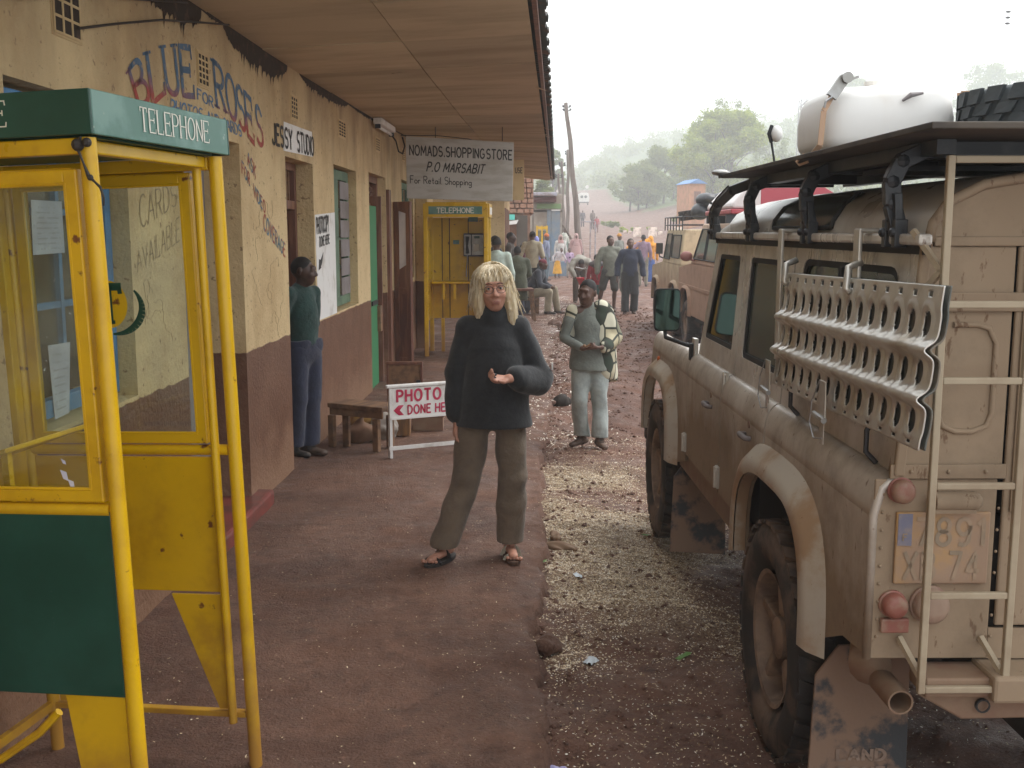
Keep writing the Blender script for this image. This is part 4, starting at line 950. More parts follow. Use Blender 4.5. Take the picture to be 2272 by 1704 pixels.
    q = MB(); q.box((-W_+.02, .02, 2.032), (-.0, D_-.02, 2.04)); q.build('ceiling_panel', MAT['green_paint'], t)
    # roof box: four green fascias
    o = .035; z0, z1 = 2.035, 2.145; G = MAT['green_fascia']
    q = MB(); q.box((o-.01, -o+.01, z0), (o, D_+o-.01, z1)); f1 = q.build('fascia', G, t, bevel=.003); f1['label'] = 'faded street side fascia reading TELEPHONE'
    q = MB(); q.box((-W_-o, -o, z0), (o, -o+.01, z1)); f2 = q.build('fascia', MAT['green_paint'], t, bevel=.003)
    q = MB(); q.box((-W_-o, D_+o-.01, z0), (o, D_+o, z1)); q.build('fascia', MAT['green_paint'], t, bevel=.003)
    q = MB(); q.box((-W_-o, -o+.01, z0), (-W_-o+.01, D_+o-.01, z1)); q.build('fascia', MAT['green_paint'], t, bevel=.003)
    q = MB(); q.box((-W_-o+.01, -o+.01, z1-.004), (o-.01, D_+o-.01, z1)); q.build('roof', G, t)
    l = MB(); lay_text(l, 'TELEPHONE', plane_map((o+.001, .20, z0+.028), (0, .40, 0), (0, 0, .062), (1, 0, 0)), weight=.11, serif=.11, gap=.2, contrast=.45); l.build('lettering', MAT['letter_white'], t)
    l = MB(); lay_text(l, 'TELEPHONE', plane_map((-W_-o+.10, -o-.001, z0+.028), (.48, 0, 0), (0, 0, .062), (0, -1, 0)), weight=.11, serif=.11, gap=.2, contrast=.45); l.build('lettering', MAT['letter_white'], t)
    # shelf for the directory
    q = MB(); q.prism([(-W_+.03, 1.10), (-.40, 1.20), (-.40, 1.215), (-W_+.03, 1.115)], 'y', .12, .60); q.build('shelf', Y, t, bevel=.003)
    q = MB(); q.bar((-.42, .15, 1.20), (-.42, .15, 1.05), .02, .02); q.bar((-.42, .57, 1.20), (-.42, .57, 1.0), .02, .02); q.bar((-.72, .15, 1.06), (-.42, .15, 1.06), .018, .018); q.build('shelf_bracket', Y, t)
    # knotted wire at the corner
    q = MB(); q.tube([(.0, -.03, 2.03), (-.005, -.035, 1.995), (.005, -.034, 1.965), (.015, -.034, 1.935), (.03, -.034, 1.92), (.045, -.034, 1.905), (.052, -.034, 1.88), (.05, -.034, 1.86)], [.004, .004, .003, .006, .003, .004, .003, .002], 6)
    q.ball((-.005, -.036, 2.01), .016, 8, 6); q.ball((.02, -.036, 2.015), .012, 8, 6); q.ball((.02, -.034, 1.93), .008, 8, 6); q.build('wire', MAT['cable'], t)
    # tape scraps left on the near pane
    q = MB()
    for (x, z, w, h) in ((-.155, 1.185, .018, .03), (-.15, 1.215, .012, .016), (-.135, 1.16, .016, .028)): q.add([(x, -.004, z), (x+w, -.004, z-.006), (x+w*1.2, -.004, z-h), (x+w*.4, -.004, z-h*.8)], [(0, 1, 2, 3)])
    q.build('tape_scrap', MAT['paper'], t)
    q = MB(); q.tube([(-.6, -.004, 1.72), (-.45, -.004, 1.71), (-.30, -.004, 1.735)], [.003, .006, .004], 6); q.build('pen_mark', MAT['grey_door'], t)
booth_near()
# ---------------------------------------------------------------- second telephone box, facing us
def booth_open(label, loc, rz, sc=1.0, phone=True, group=None):
    t = thing('telephone_box', label, 'telephone box', loc, (0, 0, rz), group, sc); Y = MAT['yellow']; Wd, Dp, Ht = .86, .72, 2.18
    for x in (0, Wd):
        for y in (0, Dp): q = MB(); q.box((x-.03, y-.03, -.02), (x+.03, y+.03, Ht)); q.build('post', Y, t, bevel=.008)
    q = MB(); q.box((-.03, -.035, Ht-.19), (Wd+.03, -.031, Ht)); q.box((-.03, -.031, Ht-.19), (Wd+.03, -.0, Ht)); q.build('fascia', Y, t, bevel=.004)
    q = MB(); q.box((.05, -.041, Ht-.15), (Wd-.05, -.036, Ht-.04)); q.build('sign_strip', MAT['green_fascia'], t)
    l = MB(); lay_text(l, 'TELEPHONE', plane_map((.17, -.042, Ht-.132), (Wd-.34, 0, 0), (0, 0, .07), (0, -1, 0)), weight=.15, serif=.11, gap=.2); l.build('lettering', MAT['letter_white'], t)
    q = MB(); q.box((Wd+.031, .0, Ht-.19), (Wd+.05, Dp, Ht)); q.build('fascia', Y, t, bevel=.004)
    q = MB(); q.box((Wd+.051, .1, Ht-.15), (Wd+.055, Dp-.1, Ht-.05)); q.build('sign_strip', MAT['white_paint'], t)
    q = MB(); q.box((0, 0, Ht), (Wd, Dp, Ht+.02)); q.build('roof', Y, t)
    q = MB(); q.box((.03, Dp-.02, .5), (Wd-.03, Dp, Ht-.19)); bk = q.build('back_panel', Y, t)
    for x in (.16, .27, .55): q = MB(); q.box((x, Dp-.028, .5), (x+.012, Dp-.0205, Ht-.2)); q.build('seam', MAT['soot'], bk)
    q = MB(); q.box((-.01, .03, .5), (.01, Dp-.03, 1.1)); q.build('side_panel', Y, t); q = MB(); q.box((Wd-.01, .03, .5), (Wd+.01, Dp-.03, 1.1)); q.build('side_panel', Y, t)
    for x in (0, Wd):
        for yv in (.2, .38, .55): q = MB(); q.box((x-.02, yv-.014, 1.1), (x+.02, yv+.014, Ht-.19)); q.build('glazing_bar', Y, t)
        q = MB(); q.box((x-.003, .03, 1.1), (x+.003, Dp-.03, Ht-.19)); q.build('pane', MAT['glass_dirty'], t)
    q = MB(); q.box((.04, .35, 1.03), (Wd-.04, Dp-.03, 1.06)); q.build('shelf', Y, t, bevel=.004)
    for x in (.2, .36): q = MB(); q.box((x, .34, .80), (x+.035, .44, 1.028)); q.build('shelf_bracket', Y, t)
    q = MB(); q.box((.15, Dp-.10, -.02), (.20, Dp-.06, .5)); q.build('prop', Y, t)
    if phone:
        q = MB(); q.box((.49, Dp-.10, 1.42), (.86-.06, Dp-.021, 1.76)); ph = q.build('payphone', MAT['metal_dark'], t, bevel=.012)
        q = MB(); q.box((.615, Dp-.108, 1.44), (.785, Dp-.101, 1.74)); q.build('front_plate', MAT['steel'], ph, bevel=.004)
        q = MB(); q.box((.50, Dp-.108, 1.44), (.60, Dp-.101, 1.74)); q.build('cradle_plate', MAT['steel'], ph, bevel=.004)
        q = MB(); q.tube([(.55, Dp-.125, 1.47), (.545, Dp-.15, 1.58), (.55, Dp-.125, 1.71)], [.03, .016, .03], 10); q.build('handset', MAT['metal_dark'], ph, smooth=True)
        q = MB(); q.box((.65, Dp-.112, 1.685), (.73, Dp-.109, 1.72)); q.build('display', MAT['green_paint'], ph)
        q = MB(); q.box((.64, Dp-.112, 1.50), (.72, Dp-.109, 1.60)); q.build('keypad', MAT['white_paint'], ph)
        q = MB(); q.tube([(.545, Dp-.12, 1.46), (.55, Dp-.13, 1.38), (.535, Dp-.12, 1.26), (.53, Dp-.11, 1.12)], .008, 6); q.build('cord', MAT['steel'], ph)
        q = MB(); q.box((.56, Dp-.022, 1.93), (.70, Dp-.0205, 2.01)) ; q.box((.33, Dp-.022, 1.6), (.42, Dp-.0205, 1.66)); q.build('notice', MAT['green_fascia'], t)
    return t
booth_open('yellow telephone box with a wall payphone, behind the blonde woman under the shop sign', (-1.23, 15.3, 0), R(-2), 1.0)
# ---------------------------------------------------------------- vehicle materials
def car_paint(name, col, mud, ztop, rough=.38, streak=True):
    """paint under a film of dried mud: mud thick low down, thinning upward, with vertical runs and splashes"""
    m = bpy.data.materials.new(name); m.use_nodes = True; N, L = nt(m); b = N['Principled BSDF']
    tc = N.new('ShaderNodeTexCoord'); sp = N.new('ShaderNodeSeparateXYZ'); L.new(tc.outputs['Object'], sp.inputs[0])
    def noise(sc, vec, det=8, rg=.65):
        n = N.new('ShaderNodeTexNoise'); n.inputs['Scale'].default_value = sc; n.inputs['Detail'].default_value = det; n.inputs['Roughness'].default_value = rg; L.new(vec, n.inputs[0]); return n.outputs[0]
    def rng(s, lo, hi, o0=0., o1=1.):
        r = N.new('ShaderNodeMapRange'); r.inputs[1].default_value = lo; r.inputs[2].default_value = hi; r.inputs[3].default_value = o0; r.inputs[4].default_value = o1; L.new(s, r.inputs[0]); return r.outputs[0]
    def mx(f, x, y):
        q = N.new('ShaderNodeMix'); q.data_type = 'RGBA'; L.new(f, q.inputs[0])
        for k, v in ((6, x), (7, y)):
            if isinstance(v, tuple): q.inputs[k].default_value = v[:3]+(1,)
            else: L.new(v, q.inputs[k])
        return q.outputs[2]
    mp = N.new('ShaderNodeMapping'); mp.inputs['Scale'].default_value = (2.6, 2.6, .7); L.new(tc.outputs['Object'], mp.inputs[0])
    mp2 = N.new('ShaderNodeMapping'); mp2.inputs['Scale'].default_value = (30, 30, 11); L.new(tc.outputs['Object'], mp2.inputs[0])
    a = N.new('ShaderNodeMath'); a.operation = 'MULTIPLY_ADD'; L.new(noise(1.6, tc.outputs['Object']), a.inputs[0]); a.inputs[1].default_value = -.8; L.new(sp.outputs['Z'], a.inputs[2])
    f1 = rng(a.outputs[0], ztop-1.1, ztop-.25, .97, .12)
    a2 = N.new('ShaderNodeMath'); a2.operation = 'MULTIPLY_ADD'; L.new(noise(1, mp.outputs[0]), a2.inputs[0]); a2.inputs[1].default_value = .6; L.new(f1, a2.inputs[2])
    f = rng(a2.outputs[0], .42, 1.0); b.inputs['Metallic'].default_value = .25
    c = mx(f, col, mud)
    c = mx(rng(noise(1, mp2.outputs[0], 4), .63, .69, 0, .75), c, (.13, .062, .03))      # splashes
    c = mx(rng(noise(4.5, tc.outputs['Object']), .48, .72, 0, .6), c, tuple(v*.55 for v in mud))
    L.new(c, b.inputs['Base Color']); L.new(rng(f, 0, 1, rough, .82), b.inputs['Roughness']); b.inputs['Specular IOR Level'].default_value = .5
    bp = N.new('ShaderNodeBump'); bp.inputs['Strength'].default_value = .25; bp.inputs['Distance'].default_value = .002; L.new(noise(60, tc.outputs['Object']), bp.inputs['Height']); L.new(bp.outputs[0], b.inputs['Normal'])
    return m
MUD = (.285, .205, .135)
MAT['body_a'] = car_paint('champagne_paint_with_mud', (.66, .62, .56), MUD, 1.30, .27)
MAT['rear_a'] = car_paint('paint_caked_with_mud', (.40, .33, .25), (.32, .235, .155), 2.6, .7)
MAT['roof_a'] = mat('champagne_roof_paint', (.50, .47, .42), .28, (.30, .26, .21), 2.5, 6, .5, .75, coat=.3, rvar=.08)
MAT['flare'] = mat('muddy_wheel_flare', (.47, .42, .35), .38, (.34, .22, .13), 3.2, 9, .42, .60, spotcol=(.20, .11, .05), spotscale=34, spotlo=.66)
MAT['sill'] = mat('mud_brown_sill', (.23, .15, .095), .75, (.2, .11, .07), 6, bump=.2)
MAT['tyre'] = mat('dusty_tyre', (.028, .024, .022), .85, (.15, .10, .07), 5, 7, .42, .68, bump=.3, bscale=30)
MAT['tyre_wall'] = mat('muddy_tyre_wall', (.26, .185, .14), .85, (.15, .105, .08), 7, 7, .42, .7, bump=.2)
MAT['tyre_clean'] = mat('clean_tyre', (.045, .055, .06), .7, (.07, .08, .085), 9)
MAT['rim'] = mat('muddy_rim', (.27, .185, .13), .75, (.13, .085, .06), 8, 7, .42, .66)
MAT['rack'] = mat('black_rack_paint', (.018, .02, .024), .38, (.05, .05, .05), 9, 5, .5, .7)
MAT['rack_board'] = mat('dark_rack_board', (.075, .06, .045), .75, (.04, .032, .027), 5)
MAT['alu'] = mat('dusty_aluminium', (.60, .58, .53), .36, (.40, .34, .26), 4, 8, .45, .70, metal=.6, bump=.1, rvar=.1)
MAT['shadow_plate'] = mat('shade_dark_second_plate', (.10, .11, .10), .6, (.2, .17, .13), 6)  # colour darkened to paint the shade seen through the front plate's holes
MAT['ladder'] = mat('dusty_ladder_paint', (.37, .30, .205), .65, (.29, .22, .145), 5, 6, .4, .65)
MAT['rubber'] = mat('black_rubber', (.02, .02, .02), .7)
MAT['flap'] = mat('mud_flap_caked', (.045, .048, .052), .8, (.22, .14, .095), 5, 9, .40, .50, bump=.4, bscale=40)
MAT['car_glass'] = mat('dark_car_glass', (.014, .024, .022), .06, (.03, .045, .04), 2, 5, .5, .8, spec=.8)
MAT['car_glass_d'] = mat('dusty_car_glass', (.05, .07, .062), .16, (.11, .12, .10), 2.4, 8, .42, .72, spec=.8)
MAT['lens_red'] = mat('dusty_red_lens', (.26, .09, .065), .5, (.29, .185, .125), 12, 6, .4, .6)
MAT['lens_dust'] = mat('dust_covered_lens', (.33, .23, .165), .7, (.26, .15, .11), 9, 6)
MAT['plate'] = mat('dusty_number_plate', (.40, .235, .095), .75, (.31, .205, .135), 6, 8, .34, .56)
MAT['plate_blue'] = mat('dusty_plate_band', (.16, .16, .22), .7, (.32, .24, .18), 9, 7, .4, .6)
MAT['plate_ink'] = mat('dusty_plate_characters', (.24, .18, .12), .7, (.33, .23, .15), 7, 5, .36, .56)
MAT['tank'] = mat('white_plastic_tank', (.80, .79, .76), .45, (.66, .60, .52), 1.6, 6, .52, .78)
MAT['strap'] = mat('webbing_strap', (.50, .33, .22), .85)
MAT['mirror'] = mat('mirror_glass', (.08, .13, .11), .04, metal=.9)
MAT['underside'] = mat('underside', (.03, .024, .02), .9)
def shift(poly, dy, dz): return [(a+dy, b+dz) for a, b in poly]
def wheel(parent, name, x, y, z, r=.40, w=.235, side=-1, tread=34, tyre=None, wall=None, rim=True):
    """tyre with lugs; rim with spokes. side -1 = outer face towards -X"""
    t = bpy.data.objects.new(name, None); link(t, parent); t.location = (x, y, z); t.empty_display_size = .1
    s = side; ri = r*.565
    prof = [(ri, -w*.30), (ri+.02, -w*.40), (r*.72, -w*.50), (r*.88, -w*.49), (r*.96, -w*.42), (r*.975, -w*.2), (r*.975, w*.2), (r*.96, w*.42), (r*.88, w*.49), (r*.72, w*.5), (ri+.02, w*.4), (ri, w*.3)]
    m = MB(); m.lathe(prof, axis='x', n=48); o = m.build('tyre', tyre or MAT['tyre'], t, smooth=True, autosm=60)
    m = MB(); pr = [(ri-.002, -w*.31), (ri+.018, -w*.415), (r*.72, -w*.515), (r*.86, -w*.508), (r*.90, -w*.485)]; pr = [(a, b*(-s)*-1 if s < 0 else -b) for a, b in pr]; m.lathe(pr, axis='x', n=48); m.build('sidewall', wall or MAT['tyre_wall'], t, smooth=True, autosm=60)
    m = MB()
    for i in range(tread):
        for (a, b, off) in ((-.47, -.22, 0), (-.18, .0, .5), (.02, .2, 0), (.23, .47, .5)):
            th = 2*PI*(i+off)/tread; dth = 2*PI/tread*.33
            v = []
            for tt in (th-dth, th+dth):
                for rr_ in (r*.965, r*1.0):
                    for xx in (a*w, b*w):
                        q = tt+(.05 if xx == b*w else 0); v.append((xx, rr_*math.cos(q), rr_*math.sin(q)))
            m.add(v, [(0, 1, 3, 2), (4, 6, 7, 5), (0, 4, 5, 1), (2, 3, 7, 6), (0, 2, 6, 4), (1, 5, 7, 3)])
    m.build('tread', tyre or MAT['tyre'], t)
    if rim:
        m = MB(); m.lathe([(ri+.006, s*w*.42), (ri-.01, s*w*.40), (ri-.022, s*w*.2), (ri-.03, s*w*-.1), (.10, s*-w*.05), (.10, s*w*.10), (.075, s*w*.14), (.075, s*w*.3), (.06, s*w*.33), (0, s*w*.33)], axis='x', n=40)
        rm = m.build('rim', MAT['rim'], t, smooth=True, autosm=35)
        m = MB()
        for i in range(5):
            a = 2*PI*i/5+.3; c, d = math.cos(a), math.sin(a); n_ = (-d, c)
            v = []
            for rr_, hw in ((.085, .042), (ri-.012, .030)):
                for e in (-1, 1): v.append((s*w*.10, rr_*c+n_[0]*hw*e, rr_*d+n_[1]*hw*e)); v.append((s*w*(.27 if rr_ < .1 else .32), rr_*c+n_[0]*hw*.6*e, rr_*d+n_[1]*hw*.6*e))
            m.add(v, [(0, 1, 5, 4), (2, 6, 7, 3), (1, 3, 7, 5), (0, 4, 6, 2), (4, 5, 7, 6), (0, 2, 3, 1)])
        m.build('spoke', MAT['rim'], t, bevel=.006)
        m = MB()
        for i in range(5): a = 2*PI*i/5+.9; m.ball((s*w*.2, .055*math.cos(a), .055*math.sin(a)), .011, 8, 6)
        m.build('wheel_nut', MAT['rim'], t, smooth=True)
    return t
def arch_pts(cy, z0, w0, w1, h, zb, n=14):
    """opening: from (cy+w1, zb) up over to (cy-w0, zb)"""
    P = []
    for i in range(n+1):
        a = PI*i/n; k = w1 if a < PI/2 else w0
        e = .62; cx_ = math.copysign(abs(math.cos(a))**e, math.cos(a)); sz = abs(math.sin(a))**e
        P.append((cy+k*cx_, zb+(h-zb)*sz))
    return P
def flare(parent, cy, w0, w1, h, zb, mat_, out=.085, thick=.105, tail=0):
    A = arch_pts(cy, 0, w0, w1, h, zb, 26); B = arch_pts(cy, 0, w0+thick, w1+thick, h+thick, zb-.02, 26)
    m = MB(); n = len(A); vs = []
    for (a, b) in zip(A, B):
        vs += [(-out*.80, a[0], a[1]), (-out, (a[0]*.8+b[0]*.2), a[1]*.8+b[1]*.2), (-out*.72, a[0]*.40+b[0]*.60, a[1]*.40+b[1]*.60), (.0, b[0], b[1]), (-.002, a[0], a[1]), (-out*.72, a[0], a[1])]
    fs = []
    for i in range(n-1):
        for k in range(5): fs.append((i*6+k, (i+1)*6+k, (i+1)*6+k+1, i*6+k+1))
    fs += [tuple(range(5)), tuple((n-1)*6+k for k in range(5))[::-1]]
    m.add(vs, fs); return m.build('wheel_flare', mat_, parent, smooth=True, autosm=60)
def shoulder(m, y0, y1, zl=1.13, x0=0., zt=1.25, xt=.058, n=7, th=.004):
    """rolled shoulder of the lower body between two stations"""
    pts = []
    for i in range(n+1):
        a = PI/2*i/n; pts.append((x0+xt*(1-math.cos(a)), zl+(zt-zl)*math.sin(a)))
    vs = []; 
    for (x, z) in pts: vs += [(x, y0, z), (x, y1, z)]
    for (x, z) in pts[::-1]: vs += [(x+.012, y0, z-.012), (x+.012, y1, z-.012)]
    N_ = len(vs)//2; m.add(vs, [(2*i, 2*((i+1) % N_), 2*((i+1) % N_)+1, 2*i+1) for i in range(N_)]+[tuple(2*i for i in range(N_)), tuple(2*i+1 for i in range(N_))[::-1]])
def xz_at(z):
    """upper cab skin: tumblehome from the waist to the gutter"""
    return .058+(z-1.25)/(1.87-1.25)*.045
def cab_panel(m, poly, hole=None, th=.02):
    """panel in the upper side, optional rounded window hole given as loop; poly & hole same vertex count"""
    P = lambda y, z, d=0: (xz_at(z)+d, y, z)
    if hole is None:
        n = len(poly); m.add([P(*p) for p in poly]+[P(p[0], p[1], th) for p in poly], [tuple(range(n)), tuple(range(2*n-1, n-1, -1))]+[(i, (i+1) % n, (i+1) % n+n, i+n) for i in range(n)]); return
    n = len(hole); m.add([P(*p) for p in poly]+[P(*p) for p in hole]+[P(p[0], p[1], th) for p in poly]+[P(p[0], p[1], th) for p in hole],
        [(i, (i+1) % n, (i+1) % n+n, i+n) for i in range(n)]+[(2*n+i, 2*n+n+i, 2*n+n+(i+1) % n, 2*n+(i+1) % n) for i in range(n)]+
        [(n+i, n+(i+1) % n, 3*n+(i+1) % n, 3*n+i) for i in range(n)]+[(i, 2*n+i, 2*n+(i+1) % n, (i+1) % n) for i in range(n)])
def rrect(c, r=.04, k=4):
    """rounded loop from 4 corners (ccw)"""
    out = []
    for i in range(4):
        p, a, b = Vector(c[i]), Vector(c[i-1]), Vector(c[(i+1) % 4]); u = (a-p).normalized()*r; v = (b-p).normalized()*r
        for j in range(k+1):
            t = j/k; out.append(tuple((p+u)*(1-t)**2+p*2*t*(1-t)+(p+v)*t*t))
    return out
def orect(c, k=4):
    out = []
    for i in range(4):
        p = Vector(c[i]); a = Vector(c[i-1]); b = Vector(c[(i+1) % 4])
        for j in range(k+1):
            t = j/k; out.append(tuple(p+(a-p)*(.12*(1-2*t)) if t < .5 else p+(b-p)*(.12*(2*t-1))))
    return out
def near_offroader():
    car = thing('offroad_car', 'mud-caked beige long-wheelbase off-road car with roof rack and ladder, filling the right foreground', 'car', (.975, 2.8, -.1), (0, 0, math.atan(.012)), None)
    BM = MAT['body_a']; Wd = 1.64
    def zx(pts, x): return pts
    # --- lower side panels (left side, x = 0)
    ra = arch_pts(.93, 0, .47, .50, 1.00, .60); fa = arch_pts(3.68, 0, .46, .50, 1.00, .60)
    def sidepanel(name, poly, y0, y1, mat_=BM, sh=True, x=0, flip=False):
        m = MB(); m.prism(poly, 'x', x, x+.012)
        o = m.build(name, mat_, car)
        if sh:
            m = MB(); shoulder(m, y0, y1); s_ = m.build('shoulder', mat_, o, smooth=True, autosm=60)
        return o
    gap = .007
    quarter = [(0, .735), (.20, .735), (.40, .62)]+[p for p in ra[::-1] if p[1] > .62][0:0]
    quarter = [(0.0, 1.13), (0.0, .74), (.20, .72), (.43, .62)]+ra[::-1]+[(1.52, .70), (1.37, .92), (1.19-gap, 1.06), (1.19-gap, 1.13)]
    # ra runs front->rear; reversed runs rear->front
    sidepanel('rear_quarter', quarter, 0.0, 1.19-gap)
    rd = [(1.19+gap, 1.13), (1.19+gap, 1.062), (1.375, .925), (1.585, .70), (2.0-gap, .70), (2.0-gap, 1.13)]
    d1 = sidepanel('rear_door', rd, 1.19+gap, 2.0-gap)
    fd = [(2.0+gap, 1.13), (2.0+gap, .70), (2.86, .70), (2.86, 1.13)]
    d2 = sidepanel('front_door', fd, 2.0+gap, 2.86)
    wing = [(2.868, 1.13), (2.868, .66), (3.12, .60)]+fa[::-1]+[(4.2, .62), (4.22, 1.0), (4.15, 1.13)]
    sidepanel('front_wing', wing, 2.868, 4.15)
    # right side, closed simply but shaped
    m = MB(); m.prism([(0, .74), (.43, .62)]+ra[::-1]+[(1.52, .70), (3.12, .62)]+fa[::-1]+[(4.2, .62), (4.2, 1.2), (4.1, 1.24), (0, 1.24)], 'x', Wd-.012, Wd); m.build('right_side_panel', BM, car)
    m = MB(); m.box((.02, 1.46, .575), (.05, 3.16, .69)); m.build('sill', MAT['sill'], car, bevel=.008)
    flare(car, .93, .47, .50, 1.00, .60, MAT['flare'], .065); flare(car, 3.68, .46, .50, 1.00, .60, MAT['flare'], .065)
    # inner body: dark shells so nothing is see-through
    m = MB(); m.box((.06, .02, .76), (Wd-.06, .40, 1.1)); m.box((.35, .40, .72), (Wd-.35, 1.46, 1.1)); m.box((.06, 1.46, .60), (Wd-.06, 3.16, 1.12)); m.box((.35, 3.16, .6), (Wd-.35, 4.12, 1.1)); m.box((.02, .3, 1.04), (.06, 4.1, 1.12)); m.box((.05, .1, 1.1), (.35, 1.5, 1.13)); m.box((.05, 3.1, 1.1), (.35, 4.1, 1.13)); m.build('underbody', MAT['underside'], car)
    m = MB(); m.box((.5, -.02, .45), (.62, 4.2, .60)); m.box((1.0, -.02, .45), (1.12, 4.2, .60)); m.tube([(.1, .9, .4), (Wd-.1, .9, .4)], .06); m.tube([(.1, 3.69, .4), (Wd-.1, 3.69, .4)], .06); m.ball((.85, .9, .4), .16); m.build('chassis', MAT['underside'], car)
    # wheels
    for (x, y, s_) in ((.075, .9, -1), (.075, 3.69, -1), (Wd-.075, .9, 1), (Wd-.075, 3.69, 1)): wheel(car, 'wheel', x, y, .435, .43, .245, s_)
    # bonnet, front end
    m = MB(); m.add([(.058, 2.86, 1.25), (Wd-.058, 2.86, 1.25), (Wd-.07, 4.12, 1.17), (.07, 4.12, 1.17), (.058, 2.86, 1.23), (Wd-.058, 2.86, 1.23), (Wd-.07, 4.12, 1.1), (.07, 4.12, 1.1)], [(0, 1, 2, 3), (7, 6, 5, 4), (0, 4, 5, 1), (1, 5, 6, 2), (2, 6, 7, 3), (3, 7, 4, 0)]); m.build('bonnet', MAT['roof_a'], car, bevel=.02)
    m = MB(); m.box((.25, 4.12, .6), (Wd-.25, 4.16, 1.12)); m.build('grille', MAT['rubber'], car); m = MB(); m.box((-.02, 4.28, .5), (Wd+.02, 4.36, .64)); m.build('front_bumper', MAT['metal_dark'], car, bevel=.01)
    # --- upper side: door tops with windows
    def cabwin(name, y0, y1, z0, z1, wy0, wy1, wz0, wz1, glass, outer=None, win=None, r=.04, rub=MAT['rubber'], split=False):
        oc = outer or [(y0, z0), (y1, z0), (y1, z1), (y0, z1)]; wc = win or [(wy0, wz0), (wy1, wz0), (wy1, wz1), (wy0, wz1)]
        m = MB(); cab_panel(m, orect(oc), rrect(wc, r)); o = m.build(name, BM, car)
        gl = rrect(wc, r); m = MB(); cab_panel(m, gl, None, .003); vs = [(v[0]+.014, v[1], v[2]) for v in m.v]; m.v = vs; m.build('window_glass', glass, o)
        inner = rrect([(wc[0][0]+.022, wc[0][1]+.022), (wc[1][0]-.022, wc[1][1]+.022), (wc[2][0]-.022, wc[2][1]-.022), (wc[3][0]+.022, wc[3][1]-.022)], r*.8)
        m = MB(); cab_panel(m, [(p[0], p[1]) for p in gl], inner, .008); m.v = [(v[0]+.004, v[1], v[2]) for v in m.v]; m.build('window_rubber', rub, o)
        return o
    cabwin('door_top', 2.0+gap, 2.86, 1.25, 1.83, 0, 0, 0, 0, MAT['car_glass'], outer=[(2.0+gap, 1.25), (2.86, 1.25), (2.63, 1.85), (2.0+gap, 1.85)], win=[(2.10, 1.35), (2.74, 1.35), (2.545, 1.785), (2.10, 1.785)], r=.02)
    cabwin('door_top', 1.20, 2.0-gap, 1.25, 1.85, 1.30, 1.89, 1.345, 1.785, MAT['car_glass_d'], r=.03)
    w3 = cabwin('side_panel', .0, 1.20-gap*2, 1.25, 1.85, .15, 1.09, 1.40, 1.80, MAT['car_glass_d'], r=.07)
    m = MB(); z_ = 1.6; m.box((xz_at(1.6)-.004, .60, 1.42), (xz_at(1.6)+.012, .63, 1.785)); m.build('window_divider', MAT['rubber'], w3)
    m = MB(); P = [(Wd-xz_at(z), y, z) for y, z in ((0, 1.25), (2.86, 1.25), (2.63, 1.85), (0, 1.85))]; m.add(P+[(p[0]-.02, p[1], p[2]) for p in P], [(0, 1, 2, 3), (7, 6, 5, 4), (0, 4, 5, 1), (1, 5, 6, 2), (2, 6, 7, 3), (3, 7, 4, 0)]); m.build('right_upper_side', MAT['car_glass_d'], car)
    # interior: seats and a dark tub
    m = MB(); m.box((.12, .1, 1.12), (Wd-.12, 2.8, 1.14)); m.build('floor', MAT['underside'], car)
    for x in (.2, .95):
        for y in (1.55, 2.25): m = MB(); m.box((x, y, 1.14), (x+.48, y+.12, 1.62)); m.box((x+.12, y+.02, 1.63), (x+.36, y+.09, 1.76)); m.build('seat', MAT['rubber'], car, bevel=.03)
    m = MB(); m.add([(.06, 2.86, 1.25), (Wd-.06, 2.86, 1.25), (Wd-.11, 2.64, 1.86), (.11, 2.64, 1.86)], [(0, 1, 2, 3)]); m.build('windscreen', MAT['car_glass'], car)
    # gutter
    m = MB(); m.box((.062, -.06, 1.862), (.10, 2.64, 1.892)); m.build('gutter', BM, car, bevel=.008)
    m = MB(); m.box((.085, -.04, 1.838), (.102, 2.62, 1.862)); m.build('gutter_seal', MAT['rubber'], car)
    # --- roof: rounded sides, alpine window
    prof = [(.105, 1.885), (.112, 1.93), (.15, 1.985), (.24, 2.03), (.42, 2.06), (.82, 2.075)]
    prof = prof+[(Wd-a, b) for a, b in prof[::-1][1:]]
    def sweep(y0, y1, name, mat_, p_=prof, par=car, off=0):
        m = MB(); n = len(p_); vs = [(a, y0, b+off) for a, b in p_]+[(a, y1, b+off) for a, b in p_]
        m.add(vs, [(i, i+1, n+i+1, n+i) for i in range(n-1)]); return m.build(name, mat_, par, smooth=True, autosm=50)
    # nose of the roof slopes to the windscreen
    m = MB(); n = len(prof); st = [(0, 1.0), (2.2, 1.0), (2.45, .93), (2.62, .45), (2.66, .05)]
    vs = []
    for y, k in st: vs += [(a, y, 1.885+(b-1.885)*k) for a, b in prof]
    m.add(vs, [(j*n+i, j*n+i+1, (j+1)*n+i+1, (j+1)*n+i) for j in range(len(st)-1) for i in range(n-1)]); roof = m.build('roof', MAT['roof_a'], car, smooth=True, autosm=50)
    aw = [(.108, 1.905), (.114, 1.935), (.15, 1.985), (.215, 2.022)]
    m = MB(); n = 4; vs = []
    for y in (.80, 1.0, 1.35, 1.55): vs += [(a-.004, y, b+.004) for a, b in aw]
    m.add(vs, [(j*n+i, j*n+i+1, (j+1)*n+i+1, (j+1)*n+i) for j in range(3) for i in range(3)]); m.build('roof_window', MAT['car_glass_d'], roof, smooth=True)
